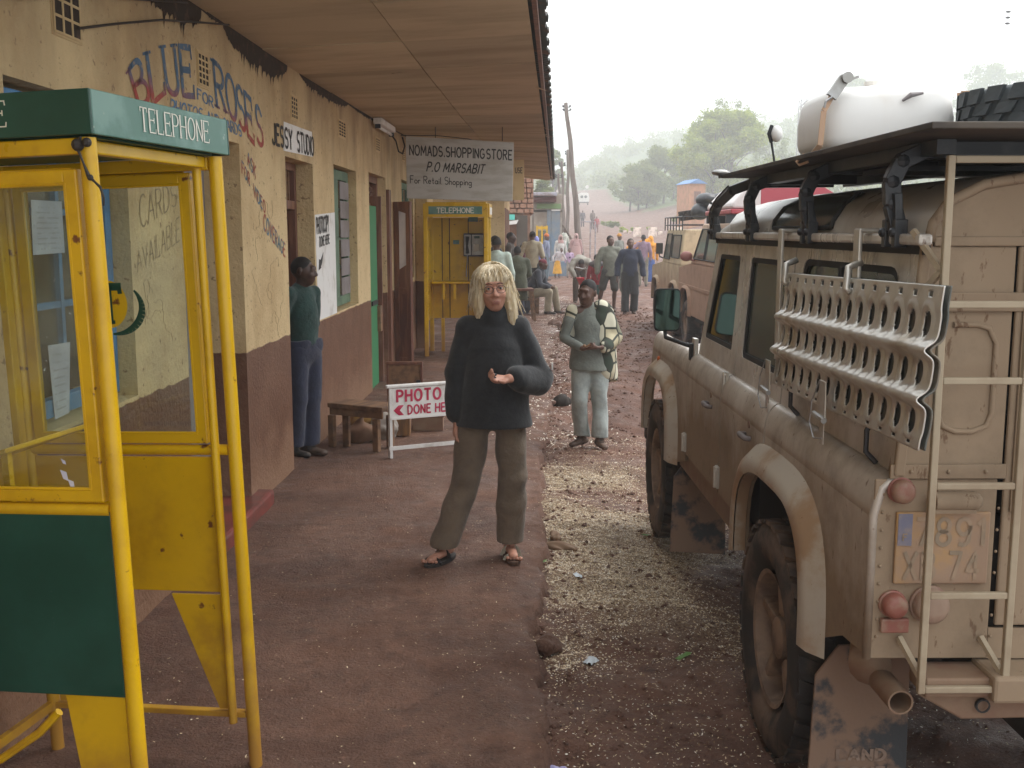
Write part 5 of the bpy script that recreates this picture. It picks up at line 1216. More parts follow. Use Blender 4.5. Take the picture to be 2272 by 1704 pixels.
    m = MB(); fr = [(aw[0], .80), (aw[1], .79), (aw[2], .80), (aw[3], .86), (aw[3], 1.50), (aw[2], 1.56), (aw[1], 1.57), (aw[0], 1.56), (aw[0], .80)]; m.tube([(p[0]-.005, y, p[1]+.004) for p, y in fr], .008, 6, False); m.build('window_rubber', MAT['rubber'], roof)
    # --- rear face
    RM = MAT['rear_a']
    m = MB(); m.box((.0, -.012, .735), (.33, -.0, 1.24)); o = m.build('rear_panel', RM, car, bevel=.004)
    m = MB(); m.tube([(.0, -.006, .735), (.0, -.006, 1.14), (.02, -.006, 1.215), (.06, -.006, 1.25)], .012, 10); m.build('corner_capping', BM, car, smooth=True)
    m = MB(); m.prism([(.052, 1.245), (.34, 1.245), (.34, 1.86), (.10, 1.86)], 'y', -.010, 0); m.build('rear_panel', RM, car, bevel=.004)
    for (p_, q_) in (((.058, -.018, 1.25), (.10, -.018, 1.87)),): m = MB(); m.bar(p_, q_, .03, .02, (0, 1, 0)); m.build('corner_capping', RM, car, bevel=.006)
    m = MB(); m.prism([(.12, 1.865)]+[(a, b) for a, b in prof[1:-1]]+[(Wd-.12, 1.865)], 'y', -.012, 0); m.build('rear_panel', RM, car, bevel=.004)
    m = MB(); m.tube([(a, -.02, b-.012) for a, b in prof], .014, 8); m.build('roof_edge', RM, car, smooth=True)
    m = MB(); m.box((.035, -.022, 1.243), (.345, -.012, 1.282)); 
    for i in range(3): m.ball((.09+i*.10, -.023, 1.263), .006, 8, 6)
    m.build('rivet_strip', RM, car, bevel=.002)
    m = MB(); m.box((.12, -.022, 1.69), (.9, -.012, 1.74)); m.box((.12, -.02, 1.86), (.9, -.012, 1.885)); m.build('rear_rib', RM, car, bevel=.004)
    for i in range(9): m = MB(); m.ball((.022, -.014, .80+.05*i), .005, 6, 4); m.build('rivet', RM, car, smooth=True)
    for i in range(7): m = MB(); m.ball((.335, -.014, .80+.06*i), .0045, 6, 4); m.build('rivet', RM, car, smooth=True)
    # tall pressed window outline on the rear corner
    for (x0, x1, z0, z1) in ((.155, .30, 1.37, 1.655),): m = MB(); m.tube([(x0, -.012, z1), (x0, -.012, z0+.05), (x0+.015, -.012, z0+.015), (x0+.05, -.012, z0), (x1-.05, -.012, z0), (x1-.012, -.012, z0+.015), (x1, -.012, z0+.05), (x1, -.012, z1-.05), (x1-.02, -.012, z1-.01), (x1-.05, -.012, z1), (x0+.03, -.012, z1)], .008, 8, False); m.build('window_surround', RM, car, smooth=True)
    # rear door with handle side towards us
    m = MB(); m.box((.345, -.016, .83), (1.30, -.002, 1.86)); dr = m.build('tail_door', RM, car, bevel=.006)
    m = MB(); m.box((.362, -.024, 1.15), (.385, -.017, 1.86)); m.build('hinge', RM, dr, bevel=.003)
    m = MB(); m.box((1.30, -.012, .735), (Wd, -.0, 1.24)); m.build('rear_panel', RM, car); m = MB(); m.box((1.31, -.012, 1.245), (Wd-.08, 0, 1.86)); m.build('rear_panel', RM, car)
    m = MB(); m.box((.33, -.012, .735), (1.30, -.002, .822)); m.build('rear_panel', RM, car)
    # crossmember / step under the tub
    m = MB(); m.box((.13, -.10, .66), (Wd-.13, .02, .715)); m.prism([(.12, .655), (1.5, .655), (1.5, .60), (.25, .58)], 'y', -.06, -.03); m.build('crossmember', MAT['sill'], car, bevel=.006)
    m = MB(); m.box((.30, -.13, .655), (1.3, .02, .73)); m.build('rear_step', RM, car, bevel=.01)
    m = MB(); m.lathe([(.015, 0), (.02, .0), (.02, .01)], (.30, -.075, .625), 'y', 14); m.build('bolt_hole', MAT['rubber'], car)
    # lamps
    def lens(x, z, r, depth, mt, par=car, name='tail_lamp'):
        m = MB(); m.lathe([(r*1.12, -.012), (r*1.12, -.022), (r, -.024), (r, -.024-depth*.6), (r*.8, -.024-depth*.92), (r*.4, -.024-depth), (0, -.024-depth)], (x, 0, z), 'y', 24); m.lathe([(r*1.12, -.012), (0, -.012)], (x, 0, z), 'y', 24)
        o = m.build(name, mt, par, smooth=True, autosm=50); m = MB()
        for sx in (-1, 1): m.ball((x+sx*r*.62, -.024-depth*.8, z), .005, 6, 4)
        m.build('screw', MAT['steel'], o); return o
    lens(.066, 1.212, .032, .035, MAT['lens_red']); lens(.060, .895, .034, .036, MAT['lens_red']); lens(.160, .893, .048, .03, MAT['lens_dust'], name='fog_lamp')
    m = MB(); m.box((.028, -.03, .815), (.105, -.012, .855)); m.build('reflector', MAT['lens_red'], car, bevel=.004)
    # number plate and its lamp
    m = MB(); m.box((.058, -.024, .952), (.312, -.013, 1.152)); pl = m.build('number_plate', MAT['plate'], car, bevel=.004)
    m = MB(); m.box((.062, -.0265, 1.06), (.100, -.0242, 1.148)); m.build('plate_band', MAT['plate_blue'], pl)
    q = MB(); lay_text(q, '7891', plane_map((.115, -.0247, 1.062), (.178, 0, 0), (0, 0, .072), (0, -1, 0)), weight=.17, gap=.3); lay_text(q, 'XB 74', plane_map((.085, -.0247, .968), (.20, 0, 0), (0, 0, .072), (0, -1, 0)), weight=.17, gap=.3); lay_text(q, 'F', plane_map((.076, -.027, 1.075), (.010, 0, 0), (0, 0, .018), (0, -1, 0)), weight=.2); q.build('plate_characters', MAT['plate_ink'], pl)
    m = MB(); m.tube([(.15, -.035, 1.185), (.255, -.035, 1.185)], .026, 12); m.ball((.255, -.035, 1.185), .026, 12, 8); m.box((.14, -.05, 1.155), (.26, -.012, 1.185)); m.build('plate_lamp', RM, car, smooth=True, autosm=50)
    # exhaust, mud flaps
    m = MB(); n = 20
    m.lathe([(.030, -.05), (.035, -.05), (.036, .12), (.0, .12)], (.085, 0, .625), 'y', n); m.lathe([(.030, -.05), (.030, .06), (0, .06)], (.085, 0, .625), 'y', n); m.build('exhaust', MAT['sill'], car, smooth=True, autosm=40)
    m = MB(); m.tube([(.05, .10, .67), (.12, .30, .66), (.35, .45, .62)], .06, 12); m.build('silencer', MAT['sill'], car, smooth=True)
    for y, lab in ((.37, 1), (3.10, 0)):
        m = MB(); pts = [(-.035, .08), (.285, .06), (.275, .62), (.05, .62), (-.02, .52)]; m.prism(pts, 'y', y, y+.012); o = m.build('mud_flap', MAT['flap'], car, bevel=.003)
        if lab: q = MB(); lay_text(q, 'LAND', plane_map((.06, y-.002, .24), (.15, 0, 0), (0, 0, .035), (0, -1, 0)), weight=.24, gap=.3); lay_text(q, 'ROVER', plane_map((.06, y-.002, .18), (.19, 0, 0), (0, 0, .035), (0, -1, 0)), weight=.24, gap=.3); q.build('flap_lettering', MAT['tyre_wall'], o)
    m = MB(); m.box((Wd-.28, .37, .08), (Wd+.03, .382, .62)); m.build('mud_flap', MAT['flap'], car)
    # hinges, handles, indicator
    for (y, z) in ((2.0, 1.215), (2.0, .775), (2.868, .765)):
        x = -.012 if z < 1.1 else .018
        m = MB(); m.box((x, y-.028, z-.05), (x+.014, y+.028, z+.05)); m.tube([(x-.004, y, z-.05), (x-.004, y, z+.05)], .008, 8)
        for dz in (-.035, .035): m.ball((x-.001, y-.016, z+dz), .006, 6, 4)
        m.build('hinge', MAT['alu'], car, bevel=.003)
    m = MB(); m.box((.03, 2.84, 1.22), (.052, 2.91, 1.33)); m.build('hinge', MAT['alu'], car, bevel=.003)
    for y, d in ((1.43, d1), (2.21, d2)):
        m = MB(); m.tube([(-.004, y+.045, 1.078), (-.03, y+.04, 1.08), (-.034, y, 1.082), (-.03, y-.05, 1.080), (-.006, y-.055, 1.076)], [.010, .012, .013, .012, .010], 8); m.build('door_handle', MAT['grey_door'], d, smooth=True)
        m = MB(); m.lathe([(.0, -.004), (.014, -.004), (.014, 0)], (0, y+.0, 1.125), 'x', 12); m.build('lock', MAT['sill'], d)
    m = MB(); m.ball((-.004, 3.86, 1.10), .02, 10, 8, (.6, 1, 1)); ind = m.build('indicator', mat('amber_lens', (.55, .12, .02), .4), car, smooth=True)
    # mirror and arm
    cx, cy, cz = -.085, 3.03, 1.47
    m = MB(); lp_ = rrect([(cx-.075, cz-.118), (cx+.07, cz-.118), (cx+.07, cz+.118), (cx-.075, cz+.118)], .03); n = len(lp_)
    m.add([(a, cy, b) for a, b in lp_]+[(a*.94+cx*.06, cy+.045, b*.94+cz*.06) for a, b in lp_], [tuple(range(n)), tuple(range(2*n-1, n-1, -1))]+[(i, i+n, (i+1) % n+n, (i+1) % n) for i in range(n)]); mr = m.build('mirror', MAT['rubber'], car, bevel=.004)
    inr = [(cx+(a-cx)*.90, cz+(b-cz)*.93) for a, b in lp_]; m = MB(); m.add([(a, cy-.003, b) for a, b in inr], [tuple(range(n))]); m.build('mirror_glass', MAT['mirror'], mr)
    m = MB(); m.tube([(cx-.01, cy+.02, cz-.12), (cx-.01, cy, cz-.15), (.0, 2.92, 1.29), (.04, 2.90, 1.28)], .012, 8); m.box((.015, 2.87, 1.16), (.05, 2.92, 1.30)); m.build('mirror_arm', MAT['rubber'], car, bevel=.003)
    # --- roof rack: board on four pairs of legs
    rack = bpy.data.objects.new('roof_rack', None); link(rack, car)
    m = MB(); m.box((.0, -.26, 2.135), (1.62, 2.12, 2.152)); m.build('rack_board', MAT['rack_board'], rack, bevel=.003)
    for x in (.12, .55, 1.1, 1.5): m = MB(); m.box((x, .0, 2.095), (x+.05, 2.10, 2.133)); m.build('rack_rail', MAT['rack'], rack)
    m = MB(); m.box((.16, .05, 2.09), (1.48, .14, 2.10)); m.box((.2, .5, 2.08), (1.4, .8, 2.095)); m.build('rack_crossbeam', MAT['rack'], rack)
    for y in (.12, .93, 1.77, 2.56):
        yy_ = min(y, 2.08)
        for s_ in (1, -1):
            X = (lambda v: v) if s_ > 0 else (lambda v: Wd-v)
            m = MB(); pts = [(X(.075), y, 1.90), (X(.055), y, 1.97), (X(.05), y+(yy_-y)*.3, 2.03), (X(.075), y+(yy_-y)*.7, 2.085), (X(.14), yy_, 2.115), (X(.5), yy_, 2.118)]
            for i in range(len(pts)-1): m.bar(pts[i], pts[i+1], .045 if i < 4 else .05, .03, (0, 1, 0))
            for i in range(len(pts)-2): m.ball(pts[i+1], .024, 8, 6)
            m.bar((X(.066), y, 1.90), (X(.058), y, 2.0), .075, .022, (1, 0, 0))
            for dy in (-.045, .03): m.box((X(.05), y+dy, 1.855), (X(.085), y+dy+.028, 1.93)); m.ball((X(.05), y+dy+.014, 1.895), .014, 8, 6)
            for k in range(4): m.ball((X(.045), y, 1.93+.035*k), .008, 6, 4)
            m.build('rack_leg', MAT['rack'], rack, bevel=.003)
    # --- ladder
    lad = bpy.data.objects.new('ladder', None); link(lad, car)
    LM = MAT['ladder']; y = -.11; xl, xr = .112, .335
    for x in (xl, xr): m = MB(); m.box((x-.0095, y-.0095, .68), (x+.0095, y+.0095, 2.085)); m.build('ladder_rail', LM, lad, bevel=.003)
    for z in (.69, .95, 1.245, 1.52, 1.715, 2.075): m = MB(); m.box((xl+.0098, y-.008, z-.009), (xr-.0098 if z < 2.0 else .75, y+.008, z+.009)); m.build('rung', LM, lad, bevel=.003)
    for x in (xl, xr):
        for p_, q_ in (((x, y, .72), (x-.03, -.02, .80)), ((x-.004, y+.01, 1.80), (x-.05, -.02, 1.90)), ((x-.004, y+.01, 1.80), (x-.05, -.02, 1.70)))[:1 if x > .2 else 3]: m = MB(); m.bar(p_, q_, .015, .014); m.build('ladder_stay', LM, lad)
    # --- brackets that carry the sand plate
    for y in (1.17, .32): m = MB(); m.box((.028, y-.025, 1.42), (.04, y+.025, 1.905)); m.box((.03, y-.025, 1.895), (.10, y+.025, 1.907)); m.build('hanging_bracket', MAT['alu'], car, bevel=.004)
    for y in (.16, .95): m = MB(); m.tube([(.058, y, 1.40), (.03, y, 1.34), (.03, y, 1.28), (.055, y-.02, 1.25)], .008, 8); m.build('stay_hook', MAT['metal_dark'], car)
    return car
near_offroader()
# --- perforated sand plate hung on the side (a thing of its own)
def sand_plate():
    t = thing('sand_plate', 'perforated metal sand recovery plate hung on the flank of the muddy off-road car', 'sand plate', (.975, 2.8, -.1), (0, 0, math.atan(.012)))
    tl, tr, bl, br = [Vector(v) for v in ((.012, .985, 1.752), (.012, -.36, 1.775), (-.018, 1.02, 1.352), (-.018, -.335, 1.385))]
    nu, nv = 300, 84; L_, H_ = 1.35, .40
    u = np.linspace(0, 1, nu+1); v = np.linspace(0, 1, nv+1); U, Vv = np.meshgrid(u, v, indexing='ij')
    P = (np.array(tl)[None, None]*(1-U[..., None])+np.array(tr)*U[..., None])*(1-Vv[..., None])+(np.array(bl)*(1-U[..., None])+np.array(br)*U[..., None])*Vv[..., None]
    rows = (.235, .535, .835); rh = .098; ridge = (.385, .685)
    x = np.zeros_like(U)
    flat = ss((Vv-.075)/.05)*ss((.955-Vv)/.04)
    for r_ in ridge: x += .024*np.exp(-((Vv-r_)/.036)**2)
    for r_ in rows: x -= .004*np.exp(-((Vv-r_)/.085)**4)
    x += -.012*np.exp(-((Vv-.99)/.03)**2)
    nh = 14; cu = [(k+.62)/(nh+.35) for k in range(nh)]
    hole = np.zeros_like(U, bool); 
    for r_ in rows:
        for c in cu:
            q = np.sqrt(((U-c)/.0205)**2+((Vv-r_)/rh)**2); hole |= q < .93
            x += .0055*np.exp(-((q-1.2)/.28)**2)
    slots = np.zeros_like(hole)
    for c in cu:
        slots |= (np.abs(U-c) < .012) & (np.abs(Vv-.055) < .020); slots |= (np.abs(U-c) < .012) & (np.abs(Vv-.962) < .016)
    hole |= slots
    P[..., 0] -= x*flat+.0
    I = np.arange((nu+1)*(nv+1)).reshape(nu+1, nv+1); hc = hole[:-1, :-1] & hole[1:, 1:] & hole[1:, :-1] & hole[:-1, 1:]
    F = np.stack([I[:-1, :-1], I[1:, :-1], I[1:, 1:], I[:-1, 1:]], -1)[~hc]
    V = P.reshape(-1, 3); o = np_mesh('plate', V, F, MAT['alu'], t); md = o.modifiers.new('s', 'SOLIDIFY'); md.thickness = .004
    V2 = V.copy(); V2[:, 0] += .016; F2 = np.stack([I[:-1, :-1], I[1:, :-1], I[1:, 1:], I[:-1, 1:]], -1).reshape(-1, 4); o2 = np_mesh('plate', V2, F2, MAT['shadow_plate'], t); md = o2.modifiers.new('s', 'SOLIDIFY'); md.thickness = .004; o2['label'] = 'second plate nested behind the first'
    for uu in (.02, .52):
        b = tl.lerp(tr, uu); m = MB(); m.tube([b+Vector((.03, .02, .045)), b+Vector((-.01, .01, .03)), b+Vector((-.022, -.01, -.03)), b+Vector((-.01, -.015, -.04))], .011, 10); m.build('clamp', MAT['alu'], t, smooth=True)
        b = bl.lerp(br, uu-.01 if uu > .1 else .03); m = MB(); m.prism([(b.y-.034, b.z-.02), (b.y+.034, b.z-.02), (b.y+.03, b.z+.09), (b.y-.03, b.z+.09)], 'x', b.x-.032, b.x-.027); m.prism([(b.y-.02, b.z-.10), (b.y+.018, b.z-.10), (b.y+.022, b.z-.021), (b.y-.024, b.z-.021)], 'x', b.x-.030, b.x-.026); m.build('tag_plate', MAT['alu'], t, bevel=.002)
        m = MB(); m.tube([(b.x-.036, b.y+.06, b.z-.018), (b.x-.038, b.y-.05, b.z-.022)], .009, 8); m.tube([b+Vector((-.034, .02, .09)), b+Vector((-.04, .07, .02)), b+Vector((-.042, .08, -.05)), b+Vector((-.04, .04, -.09)), b+Vector((-.034, -.02, -.08))], .0022, 5); m.build('latch_pin', MAT['steel'], t)
sand_plate()
# --- load on the rack
def rack_load():
    O = Vector((.975, 2.8, -.1)); rz = (0, 0, math.atan(.012))
    t = thing('water_tank', 'bulging white plastic water tank strapped on the roof rack', 'tank', tuple(O), rz)
    P = [cap((.20, .95, 2.24), (.50, .95, 2.24), .09, k=.01), ]
    V = []; nu = 40; nv = 18
    # rounded box via superellipsoid
    cx, cy, cz = .30, 1.02, 2.273; rx, ry, rz_ = .225, .22, .121
    F = []
    for j in range(nv+1):
        a = -PI/2+PI*j/nv
        for i in range(nu):
            b = 2*PI*i/nu; e1, e2 = .36, .34
            f = lambda v, e: math.copysign(abs(v)**e, v)
            x_ = f(math.cos(a), e1)*f(math.cos(b), e2); y_ = f(math.cos(a), e1)*f(math.sin(b), e2); z_ = f(math.sin(a), e1)
            k = 1-.13*max(0, z_)**2
            V.append((cx+rx*x_*k, cy+ry*y_*k, cz+rz_*z_+.012*math.sin(3*x_)*max(0, z_)))
    for j in range(nv):
        for i in range(nu): F.append((j*nu+i, j*nu+(i+1) % nu, (j+1)*nu+(i+1) % nu, (j+1)*nu+i))
    np_mesh('tank_body', V, F, MAT['tank'], t)
    m = MB(); m.tube([(cx+.02, cy-.222, cz+.05), (cx+.045, cy-.228, cz+.068), (cx+.085, cy-.228, cz+.074)], [.004, .009, .004], 8); m.build('handle_recess', MAT['grey_door'], t)
    m = MB(); m.lathe([(.03, 0), (.03, .015), (0, .015)], (cx-.02, cy-.05, cz+rz_-.003), 'z', 16); m.build('filler_cap', MAT['tank'], t)
    t = thing('ratchet_strap', 'brown webbing strap with a metal ratchet over the white tank', 'strap', tuple(O), rz)
    q = MB(); pts = [(.04, .84, 2.15), (.055, .80, 2.18), (.062, .80, 2.29), (.095, .82, 2.345)]
    for i in range(3): q.bar(pts[i], pts[i+1], .018, .004, (0, 1, 0))
    q.tube([(.035, .86, 2.13), (.01, .88, 2.12), (.0, .88, 2.13), (.02, .86, 2.155)], .005, 6)
    q.build('webbing', MAT['strap'], t); q = MB(); q.bar((.522, .80, 2.28), (.515, .80, 2.35), .03, .004, (0, 1, 0)); q.bar((.515, .80, 2.352), (.80, .55, 2.335), .02, .004); q.build('webbing', MAT['strap'], t)
    q = MB(); q.bar((.085, .80, 2.335), (.125, .80, 2.395), .035, .02, (0, 1, 0)); q.tube([(.13, .775, 2.395), (.13, .82, 2.395)], .018, 14); q.bar((.135, .8, 2.385), (.17, .8, 2.40), .02, .008); q.tube([(.085, .79, 2.335), (.065, .79, 2.32), (.06, .79, 2.30)], .004); q.build('ratchet', MAT['steel'], t)
    t = thing('spare_tyre', 'chunky black spare tyre lying flat on the roof rack behind the white tank', 'tyre', tuple(O+Vector((.83, .62, 2.248))), (0, R(90), math.atan(.012)))
    w_ = wheel(t, 'carcass', 0, 0, 0, .385, .175, -1, 26, MAT['tyre_clean'], MAT['tyre_clean'], False)
    t = thing('tyre_strap', 'beige strap tied down over the spare tyre', 'strap', tuple(O), rz)
    q = MB(); q.bar((.552, .238, 2.15), (.575, .228, 2.337), .035, .006, (0, 1, 0)); q.bar((.575, .228, 2.339), (.75, .5, 2.345), .035, .006); q.build('webbing', MAT['strap'], t)
    t = thing('orange_bundle', 'small red and orange bundle on top of the spare tyre', 'bundle', tuple(O+Vector((.66, .24, 2.345))), rz)
    blob('bundle_cloth', [ell((0, 0, .01), (.04, .03, .022), .01), ell((.03, .01, .005), (.03, .02, .015), .01)], .006, mat('orange_red_cloth', (.65, .10, .03), .8, (.6, .3, .02), 20), t, disp=folds(.004, 3, 60, 60))
    t = thing('work_lamp', 'small round lamp on a stalk left of the white tank on the rack', 'lamp', tuple(O+Vector((.13, 1.75, 2.16))), rz)
    q = MB(); q.ball((0, 0, .14), .034, 14, 10, (.7, 1, 1)); q.build('lamp_shell', MAT['tank'], t, smooth=True); q = MB(); q.tube([(-.02, 0, .175), (-.032, 0, .14), (-.02, 0, .105)], .008); q.tube([(-.02, 0, .105), (.0, 0, .0)], .005); q.build('bracket', MAT['rack'], t)
    t = thing('cab_lamp', 'small silver lamp at the front corner of the dark roof rack', 'lamp', tuple(O+Vector((-.02, 2.16, 2.15))), rz)
    q = MB(); q.ball((0, 0, .012), .03, 12, 8, (1.4, 1, .5)); q.build('lamp_shell', MAT['steel'], t, smooth=True); q = MB(); q.box((-.01, -.05, -.012), (.02, .0, .0)); q.build('bracket', MAT['rack'], t)
    t = thing('dangling_cable', 'thin black cable hanging from the front of the roof rack', 'cable', tuple(O), rz)
    q = MB(); q.tube([(.03, 2.1, 2.10), (.0, 2.2, 2.05), (-.01, 2.3, 2.0), (.02, 2.45, 1.94)], .004, 6); q.build('lead', MAT['cable'], t)
rack_load()
# ---------------------------------------------------------------- the two beige cars parked ahead
MAT['body_b'] = car_paint('pinkish_mud_paint', (.55, .40, .29), (.42, .27, .19), 1.9, .6)
MAT['body_c'] = car_paint('cream_mud_paint', (.60, .50, .33), (.40, .27, .18), 1.25, .5)
def side_car(label, loc, rz, L_, Wd, wheels, rad, low, up, roofz, bm, wins, group=None, arch=.46, tumble=.09, zb=.55, flares=True):
    """low: (y,z) outline of bonnet line front to rear at waist; up: greenhouse polygon (y,z)"""
    t = thing('offroad_car', label, 'car', loc, (0, 0, rz), group)
    zw = up[0][1]
    fa = arch_pts(wheels[1], 0, arch, arch, arch+.52, zb, 10); ra = arch_pts(wheels[0], 0, arch, arch, arch+.52, zb, 10)
    poly = [(0, zb+.05)]+ra[::-1]+fa[::-1]+[(L_, zb+.05)]+low
    for x0, x1 in ((0, .02), (Wd-.02, Wd)): m = MB(); m.prism(poly, 'x', x0, x1); m.build('side_panel', bm, t, bevel=.01)
    m = MB(); n = len(low)
    vs = [(0, p[0], p[1]) for p in low]+[(Wd, p[0], p[1]) for p in low]; m.add(vs, [(i, i+1, n+i+1, n+i) for i in range(n-1)]); m.add([(0, 0, zb), (Wd, 0, zb), (Wd, 0, low[-1][1]), (0, 0, low[-1][1])], [(0, 1, 2, 3)]); m.add([(0, L_, zb), (Wd, L_, zb), (Wd, L_, low[0][1]), (0, L_, low[0][1])], [(0, 1, 2, 3)]); m.build('body_shell', bm, t)
    m = MB(); m.box((.1, .1, zb-.1), (Wd-.1, L_-.1, zb+.45)); m.build('underbody', MAT['underside'], t)
    # greenhouse
    zt = roofz; X = lambda z: tumble*(z-zw)/(zt-zw)
    m = MB(); n = len(up); vs = [(X(z), y, z) for y, z in up]+[(Wd-X(z), y, z) for y, z in up]; m.add(vs, [tuple(range(n)), tuple(range(2*n-1, n-1, -1))]+[(i, i+n, (i+1) % n+n, (i+1) % n) for i in range(n)]); gh = m.build('greenhouse', bm, t, bevel=.02)
    for wp in wins:
        m = MB(); n = len(wp); m.add([(X(z)-.006, y, z) for y, z in wp]+[(X(z)+.004, y, z) for y, z in wp], [tuple(range(n)), tuple(range(2*n-1, n-1, -1))]+[(i, i+n, (i+1) % n+n, (i+1) % n) for i in range(n)]); w_ = m.build('window', MAT['car_glass_d'], gh)
        m = MB(); m.tube([(X(z)-.008, y, z) for y, z in wp+[wp[0]]], .012, 6, False); m.build('window_rubber', MAT['rubber'], w_)
    for y in wheels:
        for x, s_ in ((.10, -1), (Wd-.10, 1)): wheel(t, 'wheel', x, y, rad, rad, .23, s_, 26)
        if flares: flare(t, y, arch, arch, arch+.52, zb, bm, .05, .06)
    m = MB(); m.box((-.0, -.10, zb), (Wd, -.02, zb+.14)); m.box((.0, L_+.02, zb-.05), (Wd, L_+.12, zb+.09)); m.build('bumper', MAT['metal_dark'], t, bevel=.01)
    return t
B = side_car('pinkish mud-covered estate car carrying a red and white load', (2.86, 13.9, -.1), .0, 4.45, 1.78, (.95, 3.62), .385,
    [(4.45, 1.18), (4.40, 1.28), (3.25, 1.38), (0, 1.38)], [(0.02, 1.38), (3.25, 1.38), (2.72, 2.0), (.12, 2.0)], 2.0, MAT['body_b'],
    [[(2.12, 1.46), (3.0, 1.46), (2.62, 1.92), (2.12, 1.92)], [(1.2, 1.46), (2.02, 1.46), (2.02, 1.92), (1.2, 1.92)], [(.25, 1.46), (1.1, 1.46), (1.1, 1.92), (.3, 1.92)]], arch=.44)
m = MB(); m.box((-.012, .3, .98), (0.0, 4.35, 1.03)); m.build('side_moulding', MAT['body_b'], B, bevel=.004)
m = MB(); m.ball((-.12, 2.95, 1.5), .10, 12, 8, (1, .5, .8)); m.tube([(-.05, 2.95, 1.45), (.05, 2.95, 1.43)], .02); m.build('mirror', mat('dusty_red_mirror', (.30, .12, .10), .5), B, smooth=True)
C_ = side_car('cream short-wheelbase off-road car with a cage roof rack, farther ahead by the yellow veil', (2.92, 18.55, -.1), -.0, 3.75, 1.70, (.72, 3.05), .40,
    [(3.72, 1.14), (3.68, 1.20), (2.35, 1.30), (0, 1.30)], [(0, 1.30), (2.28, 1.30), (2.02, 1.92), (0.02, 1.92)], 1.92, MAT['body_c'],
    [[(1.30, 1.38), (2.05, 1.38), (1.86, 1.84), (1.30, 1.84)], [(.2, 1.42), (1.15, 1.42), (1.15, 1.82), (.2, 1.82)]], arch=.44, tumble=.06)
m = MB(); m.box((-.10, 2.42, 1.45), (.03, 2.46, 1.66)); m.tube([(-.04, 2.44, 1.45), (-.03, 2.42, 1.40), (.06, 2.36, 1.36)], .014); m.build('mirror', MAT['rubber'], C_, bevel=.012)
m = MB()
for z in (2.0, 2.14):
    m.tube([(.02, 0, z), (1.68, 0, z), (1.68, 2.1, z), (.02, 2.1, z), (.02, 0, z)], .012, 6, False)
for y in np.linspace(0, 2.1, 7): 
    for x in (.02, 1.68): m.tube([(x, y, 1.9), (x, y, 2.14)], .011, 6)
for y in np.linspace(.1, 2.0, 9): m.tube([(.02, y, 2.0), (1.68, y, 2.0)], .009, 5)
m.build('roof_rack', MAT['rack'], C_)
def block_load(name, label, cat, loc, parts, group=None):
    t = thing(name, label, cat, loc, 0, group)
    for nm, pr, mt, rs in parts: blob(nm, pr, rs, mt, t, disp=folds(.012, 4, 9, 9))
    return t
block_load('luggage_bag', 'black bag lashed on the cage roof rack of the cream off-road car', 'bag', (3.50, 19.6, 1.98), [('bag_cloth', [ell((-.08, 0, .16), (.17, .3, .15), .02), ell((.02, 0, .38), (.19, .3, .12), .02), ell((.33, .0, .36), (.26, .35, .15), .03), ell((.25, .1, .14), (.2, .3, .12), .02)], MAT['rack'], .022)])
wt = thing('spare_tyre', 'dark spare tyre lying at the front of the cage roof rack', 'tyre', (3.40, 20.2, 2.10), (0, R(82), 0))
wheel(wt, 'carcass', 0, 0, 0, .28, .18, -1, 20, MAT['tyre'], MAT['tyre'], False)
t = thing('roof_box', 'red and white hard-shell load on the roof of the pinkish estate car', 'roof box', (2.86, 13.9, -.1), 0)
m = MB(); m.prism([(.05, 2.26), (.25, 2.48), (1.2, 2.48), (1.5, 2.30), (1.5, 2.19), (.05, 2.19)], 'y', .35, 2.2); rb = m.build('lid', mat('white_shell', (.66, .60, .58), .35), t, bevel=.03)
m = MB(); m.prism([(.03, 2.12), (1.52, 2.12), (1.52, 2.185), (.03, 2.185)], 'y', .32, 2.24); m.build('base_shell', mat('red_shell', (.36, .03, .05), .4, (.45, .1, .1), 4), t, bevel=.015)
m = MB(); m.prism([(.42, 2.24), (1.505, 2.2), (1.505, 2.32), (1.22, 2.49), (.42, 2.49)], 'y', .345, 2.205); m.build('red_side', mat('red_shell_side', (.40, .05, .07), .35), t, bevel=.01)
for y in (.5, 1.9): m = MB(); m.box((.0, y, 2.0), (1.78-.1, y+.05, 2.115)); m.build('roof_bar', MAT['rack'], t)
# ---------------------------------------------------------------- people
def skin(name, c, r=.45): return mat(name, c, r, tuple(v*.72 for v in c), 20, 4, .45, .7, spec=.4)
MAT['skin_w'] = skin('sunburnt_skin', (.50, .25, .175), .5)
MAT['skin_1'] = skin('dark_brown_skin', (.115, .062, .045)); MAT['skin_2'] = skin('brown_skin', (.13, .072, .052)); MAT['skin_3'] = skin('deep_brown_skin', (.075, .042, .032))
def cloth(name, c, c2=None, sc=6, rough=.9, **k): return mat(name, c, rough, c2 or tuple(v*.72 for v in c), sc, 5, .4, .66, bump=.8, bscale=11, sheen=.15, bdist=.02, **k)
MAT['fleece'] = mat('charcoal_fleece', (.011, .013, .016), .95, (.018, .020, .023), 30, 6, bump=.6, bscale=16, sheen=.2, bdist=.012)
MAT['olive'] = cloth('olive_brown_cotton', (.175, .130, .090)); MAT['teal'] = cloth('dark_green_jersey', (.006, .042, .036)); MAT['navy'] = cloth('navy_cotton', (.018, .024, .055))
MAT['stone_tr'] = cloth('pale_grey_green_trousers', (.36, .40, .38)); MAT['grey_sw'] = cloth('grey_green_sweater', (.17, .185, .16))
